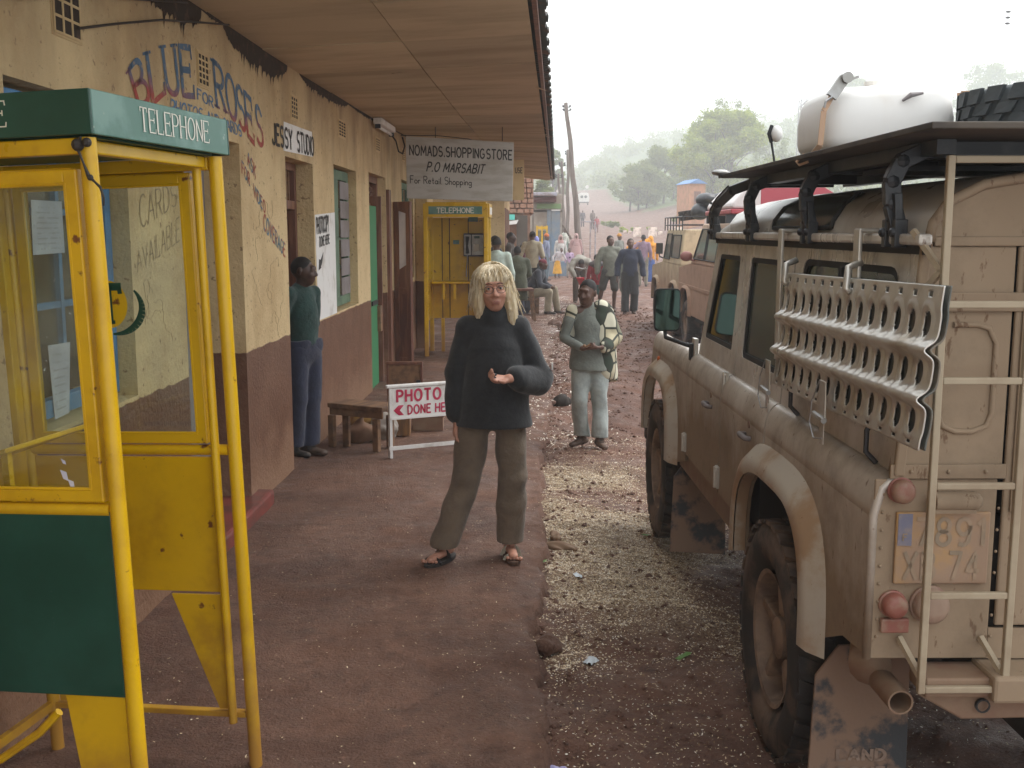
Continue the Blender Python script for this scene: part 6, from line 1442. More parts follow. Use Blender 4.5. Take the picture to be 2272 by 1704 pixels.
def patch_mat():
    m = bpy.data.materials.new('patched_cream_jacket'); m.use_nodes = True; N, L = nt(m); b = N['Principled BSDF']; b.inputs['Roughness'].default_value = .85
    tc = N.new('ShaderNodeTexCoord'); mp = N.new('ShaderNodeMapping'); mp.inputs['Scale'].default_value = (1, 1, .7); mp.inputs['Rotation'].default_value = (0, .2, 0); L.new(tc.outputs['Object'], mp.inputs[0])
    v = N.new('ShaderNodeTexVoronoi'); v.feature = 'DISTANCE_TO_EDGE'; v.inputs['Scale'].default_value = 11; L.new(mp.outputs[0], v.inputs[0])
    v2 = N.new('ShaderNodeTexVoronoi'); v2.inputs['Scale'].default_value = 11; L.new(mp.outputs[0], v2.inputs[0])
    r = N.new('ShaderNodeMapRange'); r.inputs[1].default_value = .06; r.inputs[2].default_value = .09; L.new(v.outputs['Distance'], r.inputs[0])
    s = N.new('ShaderNodeSeparateColor'); L.new(v2.outputs['Color'], s.inputs[0]); r2 = N.new('ShaderNodeMapRange'); r2.inputs[1].default_value = .82; r2.inputs[2].default_value = .85; L.new(s.outputs[0], r2.inputs[0])
    c0 = N.new('ShaderNodeMix'); c0.data_type = 'RGBA'; L.new(s.outputs[1], c0.inputs[0]); c0.inputs[6].default_value = (.62, .60, .47, 1); c0.inputs[7].default_value = (.42, .37, .24, 1)
    c1 = N.new('ShaderNodeMix'); c1.data_type = 'RGBA'; L.new(r2.outputs[0], c1.inputs[0]); L.new(c0.outputs[2], c1.inputs[6]); c1.inputs[7].default_value = (.035, .05, .035, 1)
    c2 = N.new('ShaderNodeMix'); c2.data_type = 'RGBA'; L.new(r.outputs[0], c2.inputs[0]); c2.inputs[6].default_value = (.04, .045, .035, 1); L.new(c1.outputs[2], c2.inputs[7]); L.new(c2.outputs[2], b.inputs['Base Color']); return m
MAT['patch'] = patch_mat()
MAT['boot'] = mat('worn_brown_boot', (.075, .045, .032), .7, (.14, .09, .065), 12); MAT['black_shoe'] = mat('dusty_black_shoe', (.03, .028, .028), .6, (.12, .08, .06), 10)
MAT['blonde'] = mat('blonde_hair', (.55, .42, .24), .5, (.72, .62, .44), 3, 5, .42, .6, stretch=(30, 30, 2), bump=.4, bscale=8)
MAT['blonde_dark'] = mat('ash_blonde_hair', (.36, .26, .14), .55, (.5, .4, .25), 3, 5, stretch=(30, 30, 2))
MAT['blonde_light'] = mat('pale_blonde_hair', (.80, .72, .55), .45)
MAT['lip'] = mat('lips', (.32, .10, .085), .45)
# --- the blonde woman
def woman_extra(root, A, s, HR):
    head = Vector(A['head']); HRm = Matrix(HR.tolist())
    def hp(x, y, z): return (head+HRm@Vector((x, y, z))*1.06)*s
    # hair: soft mass plus many strands
    HP = [ell((0, .025, .035), (.098, .112, .098), .02), ell((-.080, .012, -.055), (.034, .062, .10), .03), ell((.084, .005, -.085), (.034, .056, .13), .03), ell((0, .07, -.05), (.085, .05, .115), .03),
          ell((-.036, -.062, .070), (.040, .026, .026), .018), ell((.042, -.062, .066), (.038, .026, .032), .018),
          ell((0, -.13, -.035), (.058, .075, .073), .010, op='-')]
    M = np.eye(4); M[:3, :3] = HR; M[:3, 3] = A['head']
    strand = lambda P: .0045*np.sin(np.arctan2(P[:, 1]-A['head'][1], P[:, 0]-A['head'][0])*26+P[:, 2]*9)+.003*np.sin(np.arctan2(P[:, 1]-A['head'][1], P[:, 0]-A['head'][0])*61-P[:, 2]*20)
    M[:3, :3] *= 1.0
    for p_ in HP: p_['c'] = p_['c']*1.06; p_['r'] = p_['r']*1.06
    hair = blob('hair', xf(HP, M), .0055, MAT['blonde'], root, s, disp=strand)
    r = random.Random(8)
    for mt, cnt in ((MAT['blonde_light'], 260), (MAT['blonde_dark'], 150), (MAT['blonde'], 300)):
        q = MB()
        for i in range(cnt):
            th = r.uniform(0, 2*PI); front = math.cos(th) # 1 = towards face (-y)
            x0 = .02*math.sin(th)+r.uniform(-.012, .012); top = (x0, .01-.02*front, .133)
            rad = 1.03+r.uniform(-.02, .12); L_ = r.uniform(.18, .31+.06*max(0, math.sin(th))) if front < .55 else r.uniform(.055, .135)
            pts = []; n = 7; r_fl = r.uniform(-.1, .34)
            for k in range(n+1):
                t = k/n; arc = L_*t
                if front >= .55:
                    a = arc/.105; pts.append((math.sin(th)*(.02+.062*math.sin(min(a, 1.5)))*rad*1.15, .012-(.098*math.sin(min(a, 1.57)))*rad, .035+.102*math.cos(min(a, 1.9))))
                else:
                    a = min(arc/.115, 1.45); rx = .101*rad; ry = .113*rad; z = .03+.108*math.cos(a)*rad
                    rr_ = math.sin(a); extra = max(0, arc-.115*1.45); z -= extra
                    fl = 1+r_fl*extra/.12 if extra > 0 else 1
                    pts.append((math.sin(th)*rx*rr_*(fl if abs(math.sin(th)) > .3 else 1), .022-math.cos(th)*ry*rr_*.92, z))
            w = r.uniform(.0014, .0034); wb = r.uniform(-.010, .010); ph = r.uniform(0, 6); pts = [(x+wb*math.sin(ph+k_*1.1)*k_/7, y+wb*.6*math.cos(ph+k_)*k_/7, z) for k_, (x, y, z) in enumerate(pts)]
            q.tube([hp(*p) for p in pts], [w*s*(1-.7*k/n)+.0004 for k in range(n+1)], 4, False)
        q.build('hair_strand', mt, hair, smooth=True)
    q = MB()      # spectacles
    for sx in (-1, 1):
        q.tube([hp(sx*.033+.024*math.cos(a), -.108, .006+.020*math.sin(a)) for a in np.linspace(0, 2*PI, 20)], .0016*s, 5, False)
        q.tube([hp(sx*.057, -.106, .012), hp(sx*.074, -.07, .014), hp(sx*.078, .0, .012)], .0010*s, 5)
    q.tube([hp(-.009, -.108, .009), hp(0, -.112, .013), hp(.009, -.108, .009)], .0011*s, 5); q.build('spectacles', MAT['metal_dark'], root)
    q = MB(); q.tube([hp(-.023, -.0945, -.0605), hp(-.008, -.0975, -.0565), hp(0, -.0965, -.0575), hp(.008, -.0975, -.0565), hp(.023, -.0945, -.0605)], [.001*s, .0022*s, .002*s, .0022*s, .001*s], 6); q.tube([hp(-.019, -.0945, -.0645), hp(0, -.097, -.0675), hp(.019, -.0945, -.0645)], [.001*s, .0026*s, .001*s], 6); q.build('lips', MAT['lip'], root, smooth=True)
    # sandals
    for k in 'LR':
        an = Vector(A['an'+k])*s; f = Vector(N3(A['ft'+k])); l = Vector((-f.y, f.x, 0)); z = an.z-.088*s
        m = MB(); out = []
        for t in np.linspace(0, 2*PI, 26):
            a, b = .145*math.cos(t), (.047+.008*math.cos(t))*math.sin(t); p = an+f*(.045+a)*s+l*b*s; out.append((p.x, p.y))
        m.prism(out[:-1], 'z', z-.014*s, z+.010*s); sd = m.build('sandal', mat('tan_sandal_sole_'+k, (.035, .03, .028) if k == 'R' else (.10, .055, .035), .8), root, bevel=.003)
        for (a, h, mt) in ((.115, .030, 0), (.02, .055, 1)):
            m = MB()
            P = [an+f*a*s+l*(.05*math.cos(t))*s+Vector((0, 0, z-an.z+h*math.sin(t)*s)) for t in np.linspace(0, PI, 9)]
            for i in range(8): m.bar(P[i], P[i+1], .024*s, .004*s, f)
            m.build('sandal_strap', mat('sandal_strap_'+k, (.03, .028, .03) if k == 'R' else (.40, .36, .28), .7), sd)
        for i in range(5):
            p = an+f*(.166-.004*abs(i-1)-.004*i*(1 if k == 'L' else 1))*s+l*((i-2)*.0175)*s*(1 if k == 'R' else -1)+Vector((0, 0, z-an.z+.020*s)); m = MB(); m.ball(p, (.0105 if i else .014)*s, 8, 6, (1, 1.3, .9)); m.build('toe', MAT['skin_w'], sd, smooth=True)
    # turned cuff, key in the hand, sleeve badge
    w = Vector(A['wrL'])*s
    q = MB(); q.ball(w+Vector((-.085, -.045, .028))*s, .010*s, 8, 6, (1.6, 1, .8)); q.ball(w+Vector((-.10, -.05, .020))*s, .008*s, 8, 6); q.bar(w+Vector((-.10, -.055, .025))*s, w+Vector((-.075, -.055, .012))*s, .012*s, .006*s); k_ = q.build('car_key', MAT['metal_dark'], None); 
    k_.location = root.location; k_.rotation_euler = root.rotation_euler; tag(k_, 'small dark key held in the fingers of the blonde woman', 'key')
    e = Vector(A['elL'])*s; q = MB(); q.box(tuple(e+Vector((.068, -.028, .045))*s), tuple(e+Vector((.076, -.006, .085))*s)); q.build('sleeve_badge', MAT['white_paint'], root)
wz = 0.0
HW = 1.615
person('blonde woman in a charcoal turtleneck jumper and olive trousers facing the camera', (-.10, 5.72, .0), 2, HW, MAT['skin_w'],
    top=dict(mat=MAT['fleece'], sleeve=.93, sleeveL=.90, thick=.034, hem=.79, wide=.066, collar=.045, sw=.014, fold=.006, name='jumper',
             extra=[cap((.0, .01, 1.40), (0, 0, 1.485), .078, .068, .01), cap((0, .0, 1.405), (0, 0, 1.415), .092, .092, .012),
                    cap((.255, .0, 1.03), (.15, -.13, 1.055), .070, .058, .02), cap((.125, -.155, 1.075), (.15, -.125, 1.068), .056, .060, .006)]),
    bottom=dict(mat=MAT['olive'], thick=.020, flare=.016, drop=.01, fold=.009),
    pose=dict(shL=(.145, .01, 1.345), elL=(.265, .03, 1.06), wrL=(.085, -.19, 1.085), hdL=(-.95, -.25, .0), pnL=(.10, -.45, .85), thL=-1, curlL=.85,
              shR=(-.145, .01, 1.345), elR=(-.205, .03, 1.08), wrR=(-.215, -.015, .83), knR=(-.155, -.02, .49), anR=(-.285, -.05, .104), hiR=(-.10, 0, .90), hiL=(.095, 0, .90), knL=(.105, -.01, .49), anL=(.095, .02, .104),
              ftR=(-.55, -.83, 0), ftL=(.12, -1, 0), hyaw=4, hpit=-3, hroll=-4, head=(.0, -.02, 1.56)), res=.0062, hs=1.06, eyes=True, extra=woman_extra, seed=3)
# --- boy in the patched jacket
def boy_extra(root, A, s, HR):
    J = [cap((.16, .01, 1.38), (.25, .02, 1.12), .088, .088, .02), cap((.25, .02, 1.12), (.13, -.16, 1.04), .088, .070, .02), cap((.10, .02, 1.30), (.15, .03, .80), .125, .145, .03, flat=((0, 1, 0), .95)), cap((.20, .06, 1.1), (.22, .07, .70), .09, .10, .03), cap((-.10, .06, 1.36), (-.17, .08, 1.1), .07, .06, .03),
         cap((-.17, .01, 1.38), (-.245, .03, 1.14), .066, .058, .02), cap((.05, .05, 1.36), (.12, .0, 1.42), .07, .08, .03), cut((0, 0, .68), (0, -.35, -1)), ell((-.07, -.16, 1.08), (.15, .12, .7), .01, op='-')]
    blob('jacket', J, .010, MAT['patch'], root, s, disp=folds(.008, 12, 9, 15))
    w = Vector(A['wrR'])*s; q = MB(); q.tube([w+Vector((.01, -.05, .02)), w+Vector((.05, -.06, .045))], .008, 8); q.ball(w+Vector((.0, -.05, .03)), .014, 8, 6); q.build('snack', MAT['raw_wood'], root)
    for k in 'LR':
        a = Vector(A['an'+k])*s; f = Vector(N3(A['ft'+k])); q = MB()
        for i in range(4): c = a+f*(.05+.012*i)*s+Vector((0, 0, .02-.02*i))*s; q.tube([c-Vector((.02, 0, 0)), c+Vector((.02, 0, .006))], .003, 5)
        q.build('bootlace', MAT['cable'], root)
person('boy in a cream and black patched jacket, grey jumper and pale trousers', (.66, 9.1, -.07), 8, 1.46, MAT['skin_1'], top=dict(mat=MAT['grey_sw'], sleeve=.9, sleeveL=.3, thick=.018, hem=.80, wide=.06, fold=.007, name='jumper'),
    bottom=dict(mat=MAT['stone_tr'], thick=.018, flare=.022, fold=.011, drop=-.02), shoes=dict(mat=MAT['boot'], high=.03), hair=dict(mat=MAT['hair_black']),
    pose=dict(elL=(.255, .0, 1.12), wrL=(.09, -.20, 1.04), hdL=(-1, -.25, .0), pnL=(0, .3, 1), elR=(-.25, .0, 1.12), wrR=(-.10, -.20, 1.03), hdR=(.9, -.35, .1), pnR=(0, .3, 1), curlL=.7, curlR=.8,
              hiL=(.09, 0, .90), knL=(.11, -.02, .49), anL=(.12, -.02, .085), hiR=(-.085, 0, .91), knR=(-.09, -.03, .50), anR=(-.045, .10, .09), ftL=(.1, -1, 0), ftR=(-.9, -.75, 0), hyaw=-34, hpit=7, hroll=8, head=(-.03, -.03, 1.57)), res=.0095, hs=1.12, extra=boy_extra, seed=5)
# --- boy in the doorway
person('boy in a dark green jersey leaning in the dim doorway and looking to the street', (-1.665, 8.44, .0), 62, 1.60, MAT['skin_3'], top=dict(mat=MAT['teal'], sleeve=.6, thick=.026, hem=.90, fold=.006, name='jersey', extra=[]),
    bottom=dict(mat=MAT['navy'], thick=.022, flare=.014, fold=.008, drop=-.01), shoes=dict(mat=MAT['black_shoe']), hair=dict(mat=MAT['hair_black']),
    pose=dict(elL=(.235, .07, 1.12), wrL=(.10, .17, .93), hdL=(-.8, .3, -.4), elR=(-.235, .07, 1.12), wrR=(-.10, .17, .93), hdR=(.8, .3, -.4), anL=(.05, .0, .085), knL=(.07, -.02, .5), anR=(-.10, .06, .085), hyaw=22, hpit=4, head=(0, -.03, 1.575)), res=.0105, hs=1.05, seed=8,
    extra=lambda root, A, s, HR: blob('sweatshirt_tied', [cap((-.06, .0, .97), (.08, .0, .95), .13, .13, .03, flat=((0, 1, 0), .85)), cut((0, 0, .84), (0, 0, -1)), cut((0, 0, 1.0), (0, 0, 1))], .011, MAT['navy'], root, s, disp=folds(.006, 2)))
# --- seated and standing group behind the woman
sit = lambda hz, fx=0: dict(pel=(0, 0, hz), che=(0, -.05, hz+.30), neck=(0, -.09, hz+.50), head=(0, -.14, hz+.655), shL=(.17, -.07, hz+.455), shR=(-.17, -.07, hz+.455), elL=(.24, -.10, hz+.20), elR=(-.24, -.10, hz+.20), wrL=(.12, -.30, hz+.10), wrR=(-.12, -.30, hz+.10),
    hiL=(.09, -.02, hz-.02), hiR=(-.09, -.02, hz-.02), knL=(.14, -.42, hz-.0), knR=(-.12, -.42, hz-.0), anL=(.14, -.42, .085), anR=(-.13, -.40, .085), hdL=(-.5, -.8, 0), hdR=(.5, -.8, 0))
P_ = lambda c, **k: dict(mat=c, **k)
person('man in a pale mint shirt standing with his back turned just behind the blonde woman', (-.25, 17.2, 0), 188, 1.72, MAT['skin_1'], top=P_(cloth('pale_mint_shirt', (.50, .60, .53)), thick=.03, hem=.82), bottom=P_(MAT['navy']), shoes=P_(MAT['black_shoe']), hair=P_(MAT['hair_black']), res=.016, seed=11)
person('man in a padded olive jacket sitting on a high stool with his back turned', (.13, 21.6, 0), 190, 1.70, MAT['skin_3'], top=P_(cloth('padded_olive_jacket', (.075, .085, .05)), thick=.055, hem=.60, fold=.014, name='padded_jacket'), bottom=P_(MAT['navy']), shoes=P_(MAT['black_shoe']), hair=P_(MAT['hair_black']), pose=sit(.72), res=.017, seed=12)
m7 = sit(.47); m7.update(che=(0, -.12, .75), neck=(0, -.2, .93), head=(0, -.26, 1.06), shL=(.16, -.18, .89), shR=(-.16, -.18, .89), elL=(.22, -.25, .64), elR=(-.22, -.25, .64), wrL=(.1, -.42, .58), wrR=(-.1, -.42, .58), knL=(.10, -.48, .52), anL=(.10, -.56, .085), hyaw=20)
person('seated man in a maroon knit cap, dark jacket and khaki trousers', (.42, 23.3, 0), 75, 1.72, MAT['skin_1'], top=P_(cloth('dark_blue_grey_jacket', (.03, .035, .05)), thick=.04, hem=.47, fold=.01), bottom=P_(cloth('khaki_trousers', (.30, .25, .17)), thick=.03), shoes=P_(MAT['black_shoe']), hair=P_(cloth('maroon_knit', (.16, .015, .03)), kind='cap', name='knit_cap'), pose=m7, res=.017, seed=13)
person('man in a beige short-sleeved shirt and dark trousers seen from behind', (.50, 26.5, 0), 178, 1.80, MAT['skin_2'], top=P_(cloth('beige_shirt', (.38, .33, .23)), sleeve=.5, thick=.032, hem=.84), bottom=P_(cloth('dark_trousers', (.025, .03, .038))), shoes=P_(MAT['black_shoe']), hair=P_(MAT['hair_black']), pose=dict(elL=(.28, .0, 1.12), wrL=(.27, -.03, .86), hyaw=20), res=.017, seed=14)
for (x, y, h, f, col, lab) in ((-.33, 21.0, 1.72, 120, (.05, .04, .035), 'dark-haired man in brown behind the man in the mint shirt'), (-.03, 23.4, 1.78, 80, (.06, .045, .035), 'man in a brown jacket with his face in profile above the olive jacket'), (-.05, 27.0, 1.62, 70, (.035, .045, .04), 'shaded man in dark green at the far shop front')):
    person(lab, (x, y, 0), f, h, MAT['skin_3'], top=P_(cloth('dark_jacket', col), thick=.03), bottom=P_(MAT['navy']), hair=P_(MAT['hair_black']), shoes=P_(MAT['black_shoe']), res=.02, hands=False, seed=int(y*10))
# --- two men walking towards us
wk = dict(elL=(.27, .03, 1.12), wrL=(.29, -.04, .86), elR=(-.27, .03, 1.12), wrR=(-.29, -.04, .86), knL=(.10, -.06, .50), anL=(.10, .03, .10), knR=(-.10, -.02, .50), anR=(-.11, -.08, .085))
person('man in a navy jumper and black trousers walking towards the camera', (2.66, 24.1, -.1), 2, 1.74, MAT['skin_2'], top=P_(cloth('navy_jumper', (.014, .020, .045)), thick=.042, hem=.86, sw=.01, fold=.006, name='jumper'), bottom=P_(cloth('black_trousers', (.022, .022, .024)), thick=.028, flare=.015, drop=-.01), shoes=P_(MAT['black_shoe']), hair=P_(MAT['hair_black']), pose=wk, res=.014, seed=21)
w2 = dict(wk); w2.update(knR=(-.16, .06, .52), anR=(-.20, .22, .20), wrL=(.25, -.06, .85), hyaw=14)
def bag(root, A, s, HR):
    blob('carrier_bag', [ell((.29, -.08, .62), (.10, .05, .17), .03), cap((.25, -.06, .84), (.28, -.07, .74), .012, .05, .03)], .014, cloth('grey_green_plastic', (.17, .21, .18), rough=.5), root, s, disp=folds(.01, 3, 20, 20))
person('man in a loose grey shirt with bare lower legs, beside the man in navy', (2.28, 24.9, -.1), 4, 1.80, MAT['skin_2'], top=P_(cloth('faded_grey_shirt', (.20, .205, .16)), thick=.040, hem=.80, sw=.01, fold=.01), bottom=P_(cloth('grey_shorts', (.07, .07, .06)), kind='shorts'), shoes=P_(MAT['boot']), hair=P_(MAT['hair_black']), pose=w2, res=.015, extra=bag, seed=22)
# --- red jacket boy, bending man
def yoke(root, A, s, HR): blob('grey_yoke', [cap((.16, .02, 1.40), (-.16, .02, 1.40), .082, .082, .03), cap((0, .03, 1.40), (0, .04, 1.28), .15, .11, .05, flat=((0, 1, 0), .82)), cut((0, 0, 1.27), (0, 0, -1))], .016, cloth('grey_yoke_cloth', (.14, .13, .14)), root, s)
person('boy in a red jacket with a grey yoke and turquoise shorts seen from behind', (2.02, 25.6, -.1), 168, 1.34, MAT['skin_2'], top=P_(cloth('red_jacket_cloth', (.30, .02, .035)), thick=.04, hem=.78, name='jacket'), bottom=P_(cloth('turquoise_shorts', (.04, .16, .17)), kind='shorts'), hair=P_(MAT['hair_black']), res=.015, hs=1.12, extra=yoke, seed=23, shoes=P_(MAT['black_shoe']))
bd = dict(pel=(0, .12, .88), che=(0, -.16, 1.02), neck=(0, -.33, 1.05), head=(0, -.46, .98), shL=(.17, -.28, 1.05), shR=(-.17, -.28, 1.05), elL=(.24, -.40, .85), elR=(-.24, -.40, .85), wrL=(.16, -.52, .70), wrR=(-.16, -.52, .70), hpit=55, knL=(.10, -.03, .5), knR=(-.1, -.03, .5))
person('man in a washed-out grey shirt bending forward over the red crate', (1.78, 28.0, -.1), 0, 1.82, MAT['skin_3'], top=P_(cloth('washed_grey_shirt', (.33, .31, .26)), thick=.05, hem=.90, fold=.012), bottom=P_(cloth('brown_trousers', (.10, .07, .05))), shoes=P_(MAT['boot']), hair=P_(MAT['hair_black']), pose=bd, res=.018, seed=24)
# --- group further up the street
def stripes(name, a, b_, sc, axis=2):
    m = bpy.data.materials.new(name); m.use_nodes = True; N, L = nt(m); b = N['Principled BSDF']; b.inputs['Roughness'].default_value = .9
    tc = N.new('ShaderNodeTexCoord'); w = N.new('ShaderNodeTexWave'); w.bands_direction = 'XYZ'[axis]; w.inputs['Scale'].default_value = sc; w.inputs['Distortion'].default_value = 1.2; L.new(tc.outputs['Object'], w.inputs[0])
    x = N.new('ShaderNodeMix'); x.data_type = 'RGBA'; x.inputs[6].default_value = a+(1,); x.inputs[7].default_value = b_+(1,); r = N.new('ShaderNodeMapRange'); r.inputs[1].default_value = .45; r.inputs[2].default_value = .62; L.new(w.outputs['Fac'], r.inputs[0]); L.new(r.outputs[0], x.inputs[0]); L.new(x.outputs[2], b.inputs['Base Color']); return m
def at(sx, feet, h=None):
    """ground point under a source pixel on flat road"""
    v = (feet-852)/2362; c_, s_ = math.cos(R(8.2)), math.sin(R(8.2)); k = 1.9/(s_+c_*v); return ((sx-1136)/2362*k, (c_-s_*v)*k)
def small(label, sx, y, f, h, sk, topc, botc, kind='pants', hair='short', hairc=None, pose=None, res=.022, hs=1.0, sleeve=.95, name='shirt', long=None, hem=.12, topmat=None, wide=.24, extra=None, hemt=.84):
    x = (sx-1136)/2362*y*1.0; z = ground_z(x, y)
    hr = P_(cloth('cloth_h', hairc) if isinstance(hairc, tuple) else (hairc or MAT['hair_black']), kind=hair, name='hair' if hair == 'short' else ('headscarf' if hair == 'scarf' else 'headwrap'))
    if long: hr['long'] = long; hr['name'] = 'long_veil'
    return person(label, (x, y, z), f, h, sk, top=P_(topmat or cloth('cloth_t', topc), thick=.03, sleeve=sleeve, name=name, hem=hemt), bottom=P_(cloth('cloth_b', botc), kind=kind, hem=hem, wide=wide), hair=hr, shoes=None if kind == 'skirt' else P_(MAT['black_shoe']), pose=pose, res=res, hs=hs, hands=False, seed=int(sx), extra=extra)
small('woman wrapped in a white shawl with a red-striped headscarf', 1243, 45.5, 8, 1.66, MAT['skin_2'], (.62, .6, .58), (.5, .4, .38), 'skirt', 'scarf', stripes('red_white_stripe', (.5, .45, .42), (.35, .06, .06), 26))
small('girl in a yellow skirt and white blouse leaning to the side', 1236, 43.0, 20, 1.28, MAT['skin_2'], (.62, .58, .6), (.75, .38, .03), 'skirt', 'short', None, dict(che=(.06, -.08, 1.2), neck=(.12, -.16, 1.36), head=(.15, -.22, 1.48), shL=(.26, -.12, 1.30), shR=(-.06, -.10, 1.34), elL=(.34, -.2, 1.1), wrL=(.40, -.3, .95)), hem=.22, wide=.26)
small('child in a lilac printed T-shirt and pale trousers', 1263, 43.0, 2, 1.18, MAT['skin_2'], (.55, .40, .58), (.40, .37, .33), hs=1.15, extra=lambda root, A, s, HR: blob('shirt_print', [ell((0, -.125, 1.18), (.06, .02, .06), .01)], .02, MAT['navy'], root, s))
small('woman under a long pink and white banded veil', 1277, 46.0, 6, 1.70, MAT['skin_1'], (.45, .28, .27), (.3, .17, .17), 'skirt', 'scarf', stripes('pink_band', (.36, .17, .16), (.55, .42, .40), 10), long=.85)
small('tall man in blue-grey with an orange cap', 1212, 41.0, 70, 1.78, MAT['skin_2'], (.17, .20, .30), (.11, .17, .21), hair='wrap', hairc=(.55, .13, .02))
small('woman in a lavender-blue headscarf behind the man in beige', 1189, 36.0, 170, 1.72, MAT['skin_1'], (.22, .25, .55), (.1, .12, .2), 'skirt', 'scarf', (.24, .27, .62))
small('man in a white cap next to the lavender headscarf', 1173, 38.0, 150, 1.74, MAT['skin_1'], (.12, .09, .08), (.05, .05, .06), hair='cap', hairc=(.65, .55, .6))
small('person in a turquoise shirt stooping at the market stall', 1160, 33.5, 110, 1.55, MAT['skin_1'], (.10, .50, .47), (.05, .06, .08), sleeve=.8, pose=dict(che=(.0, -.10, 1.2), neck=(0, -.2, 1.38), head=(0, -.26, 1.52)))
small('person in a dark green wrap beside the turquoise shirt', 1146, 35.5, 60, 1.72, MAT['skin_3'], (.02, .11, .09), (.03, .04, .05))
small('man in dark maroon leaning left of the beige shirt', 1160, 29.0, 100, 1.58, MAT['skin_3'], (.10, .02, .03), (.03, .03, .04))
small('person in purple-grey with arms raised to the yellow veil', 1425, 36.5, 175, 1.78, MAT['skin_1'], (.26, .17, .23), (.22, .20, .15), pose=dict(elL=(.30, .05, 1.25), wrL=(.30, -.15, 1.35)))
def veil(root, A, s, HR):
    n = 14; V = []; F = []
    for i in range(n+1):
        t = i/n
        for j in range(7):
            u = j/6; x = .02+.85*t+.05*u; z = 1.66-.95*t*(.35+.65*u)-.28*u*(1-t)-.25*u; V.append((x, .05+.08*math.sin(5*t+4*u)+.04*u, z+.03*math.sin(9*u+3*t)))
    for i in range(n):
        for j in range(6): F.append((i*7+j, (i+1)*7+j, (i+1)*7+j+1, i*7+j+1))
    o = np_mesh('billowing_veil', V, F, cloth('saffron_cloth', (.80, .33, .02)), root); md = o.modifiers.new('s', 'SOLIDIFY'); md.thickness = .008
small('woman in a saffron yellow veil billowing to the right and a blue skirt', 1441, 38.0, 185, 1.72, MAT['skin_1'], (.75, .32, .02), (.05, .11, .33), 'skirt', 'scarf', (.80, .33, .02), extra=veil, hem=.1)
small('man in grey with an orange-banded headwrap standing behind the walkers', 1372, 42.0, 40, 1.78, MAT['skin_1'], (.19, .20, .17), (.1, .1, .09), hair='wrap', hairc=(.55, .25, .03))
small('crouching figure in a white shirt by the pale blocks', 1502, 62.0, 200, 1.4, MAT['skin_1'], (.55, .5, .42), (.16, .14, .1), pose=dict(che=(0, -.16, 1.08), neck=(0, -.28, 1.2), head=(0, -.36, 1.3)))
for (sx, y, h, f, c1, c2, lab) in ((1291, 112, 1.75, 10, (.12, .11, .13), (.08, .08, .1), 'tiny grey figure walking down the far road'), (1283, 118, 1.7, 200, (.2, .14, .15), (.08, .08, .1), 'tiny brownish figure beside the grey figure on the far road'), (1313, 105, 1.9, 30, (.16, .12, .1), (.1, .08, .08), 'tiny figure striding across the far road'), (1322, 96, 1.5, 0, (.42, .08, .09), (.25, .1, .1), 'tiny figure in red on the far road')):
    small(lab, sx, y, f, h, MAT['skin_1'], c1, c2, res=.04)
small('person in a white and green shirt sitting near the grey poles', 1252, 58.0, 30, 1.6, MAT['skin_1'], (.6, .62, .55), (.08, .2, .15)); small('dark figure raising an arm at the blue shop door', 1226, 62.0, 60, 1.75, MAT['skin_3'], (.05, .05, .06), (.45, .45, .42), pose=dict(elL=(.32, -.1, 1.42), wrL=(.5, -.15, 1.38)))
# bicycle-ish handcart rails and crate by the bending man
# ---------------------------------------------------------------- buildings up the street
MAT['rust_wall'] = mat('red_rubble_wall', (.34, .19, .13), .9, (.22, .13, .09), 2.2, 8, .4, .65, bump=.6, bscale=6, bdist=.05)
MAT['pale_wall'] = mat('pale_wall', (.46, .42, .36), .85, (.3, .25, .2), 1.5)
MAT['turq'] = mat('turquoise_paint', (.10, .45, .38), .6); MAT['blue_wall'] = mat('blue_grey_paint', (.16, .24, .33), .8, (.25, .28, .3), 2); MAT['awning'] = mat('dusty_maroon_awning', (.16, .065, .065), .8); MAT['tin'] = mat('pale_tin', (.38, .37, .42), .45, (.25, .2, .2), 4, metal=.4)
MAT['moss'] = mat('painted_green_band', (.20, .32, .14), .8); MAT['pole'] = mat('weathered_pole_wood', (.20, .165, .14), .85, (.12, .09, .075), 3, 8, .4, .65, stretch=(5, 5, .4), bump=.4, bscale=10)
def X_(sx, y): return (sx-1136)/2362*y
def Zp(sy, y): 
    v = (sy-852)/2362; c_, s_ = math.cos(R(8.2)), math.sin(R(8.2)); k = y/(c_-s_*v); return 1.8+k*(-s_-c_*v)
# rubble shed with turquoise shutter
def bld(label, y, sx0, sx1, depth, ztop, m_, name='shop_building', cat='building'):
    t = thing(name, label, cat, (0, 0, 0)); x0, x1 = X_(sx0, y), X_(sx1, y); m = MB(); m.box((x0, y, -.4), (x1, y+depth, ztop)); m.build('wall', m_, t); return t, x0, x1
t, x0, x1 = bld('low shed of reddish rubble blocks with a turquoise shutter', 33.5, 1100, 1176, 7, Zp(470, 33.5), MAT['rust_wall'], 'rubble_shed', 'shed')
rr = random.Random(4); zt = Zp(395, 33.5); zb = Zp(474, 33.5)
for j in range(7):
    z = zb+(zt-zb)*j/7; x = x0
    while x < x1+.1:
        w = rr.uniform(.10, .26); m = MB(); m.box((x+.01, 33.4-rr.uniform(0, .05), z+.01), (min(x+w, x1+.1)-.01, 33.6, z+(zt-zb)/7-.01)); m.build('stone', MAT['rust_wall'], t, bevel=.02); x += w
m = MB(); m.box((x0, 33.6, zb), (x1+.1, 40, zt)); m.build('upper_wall', MAT['rust_wall'], t)
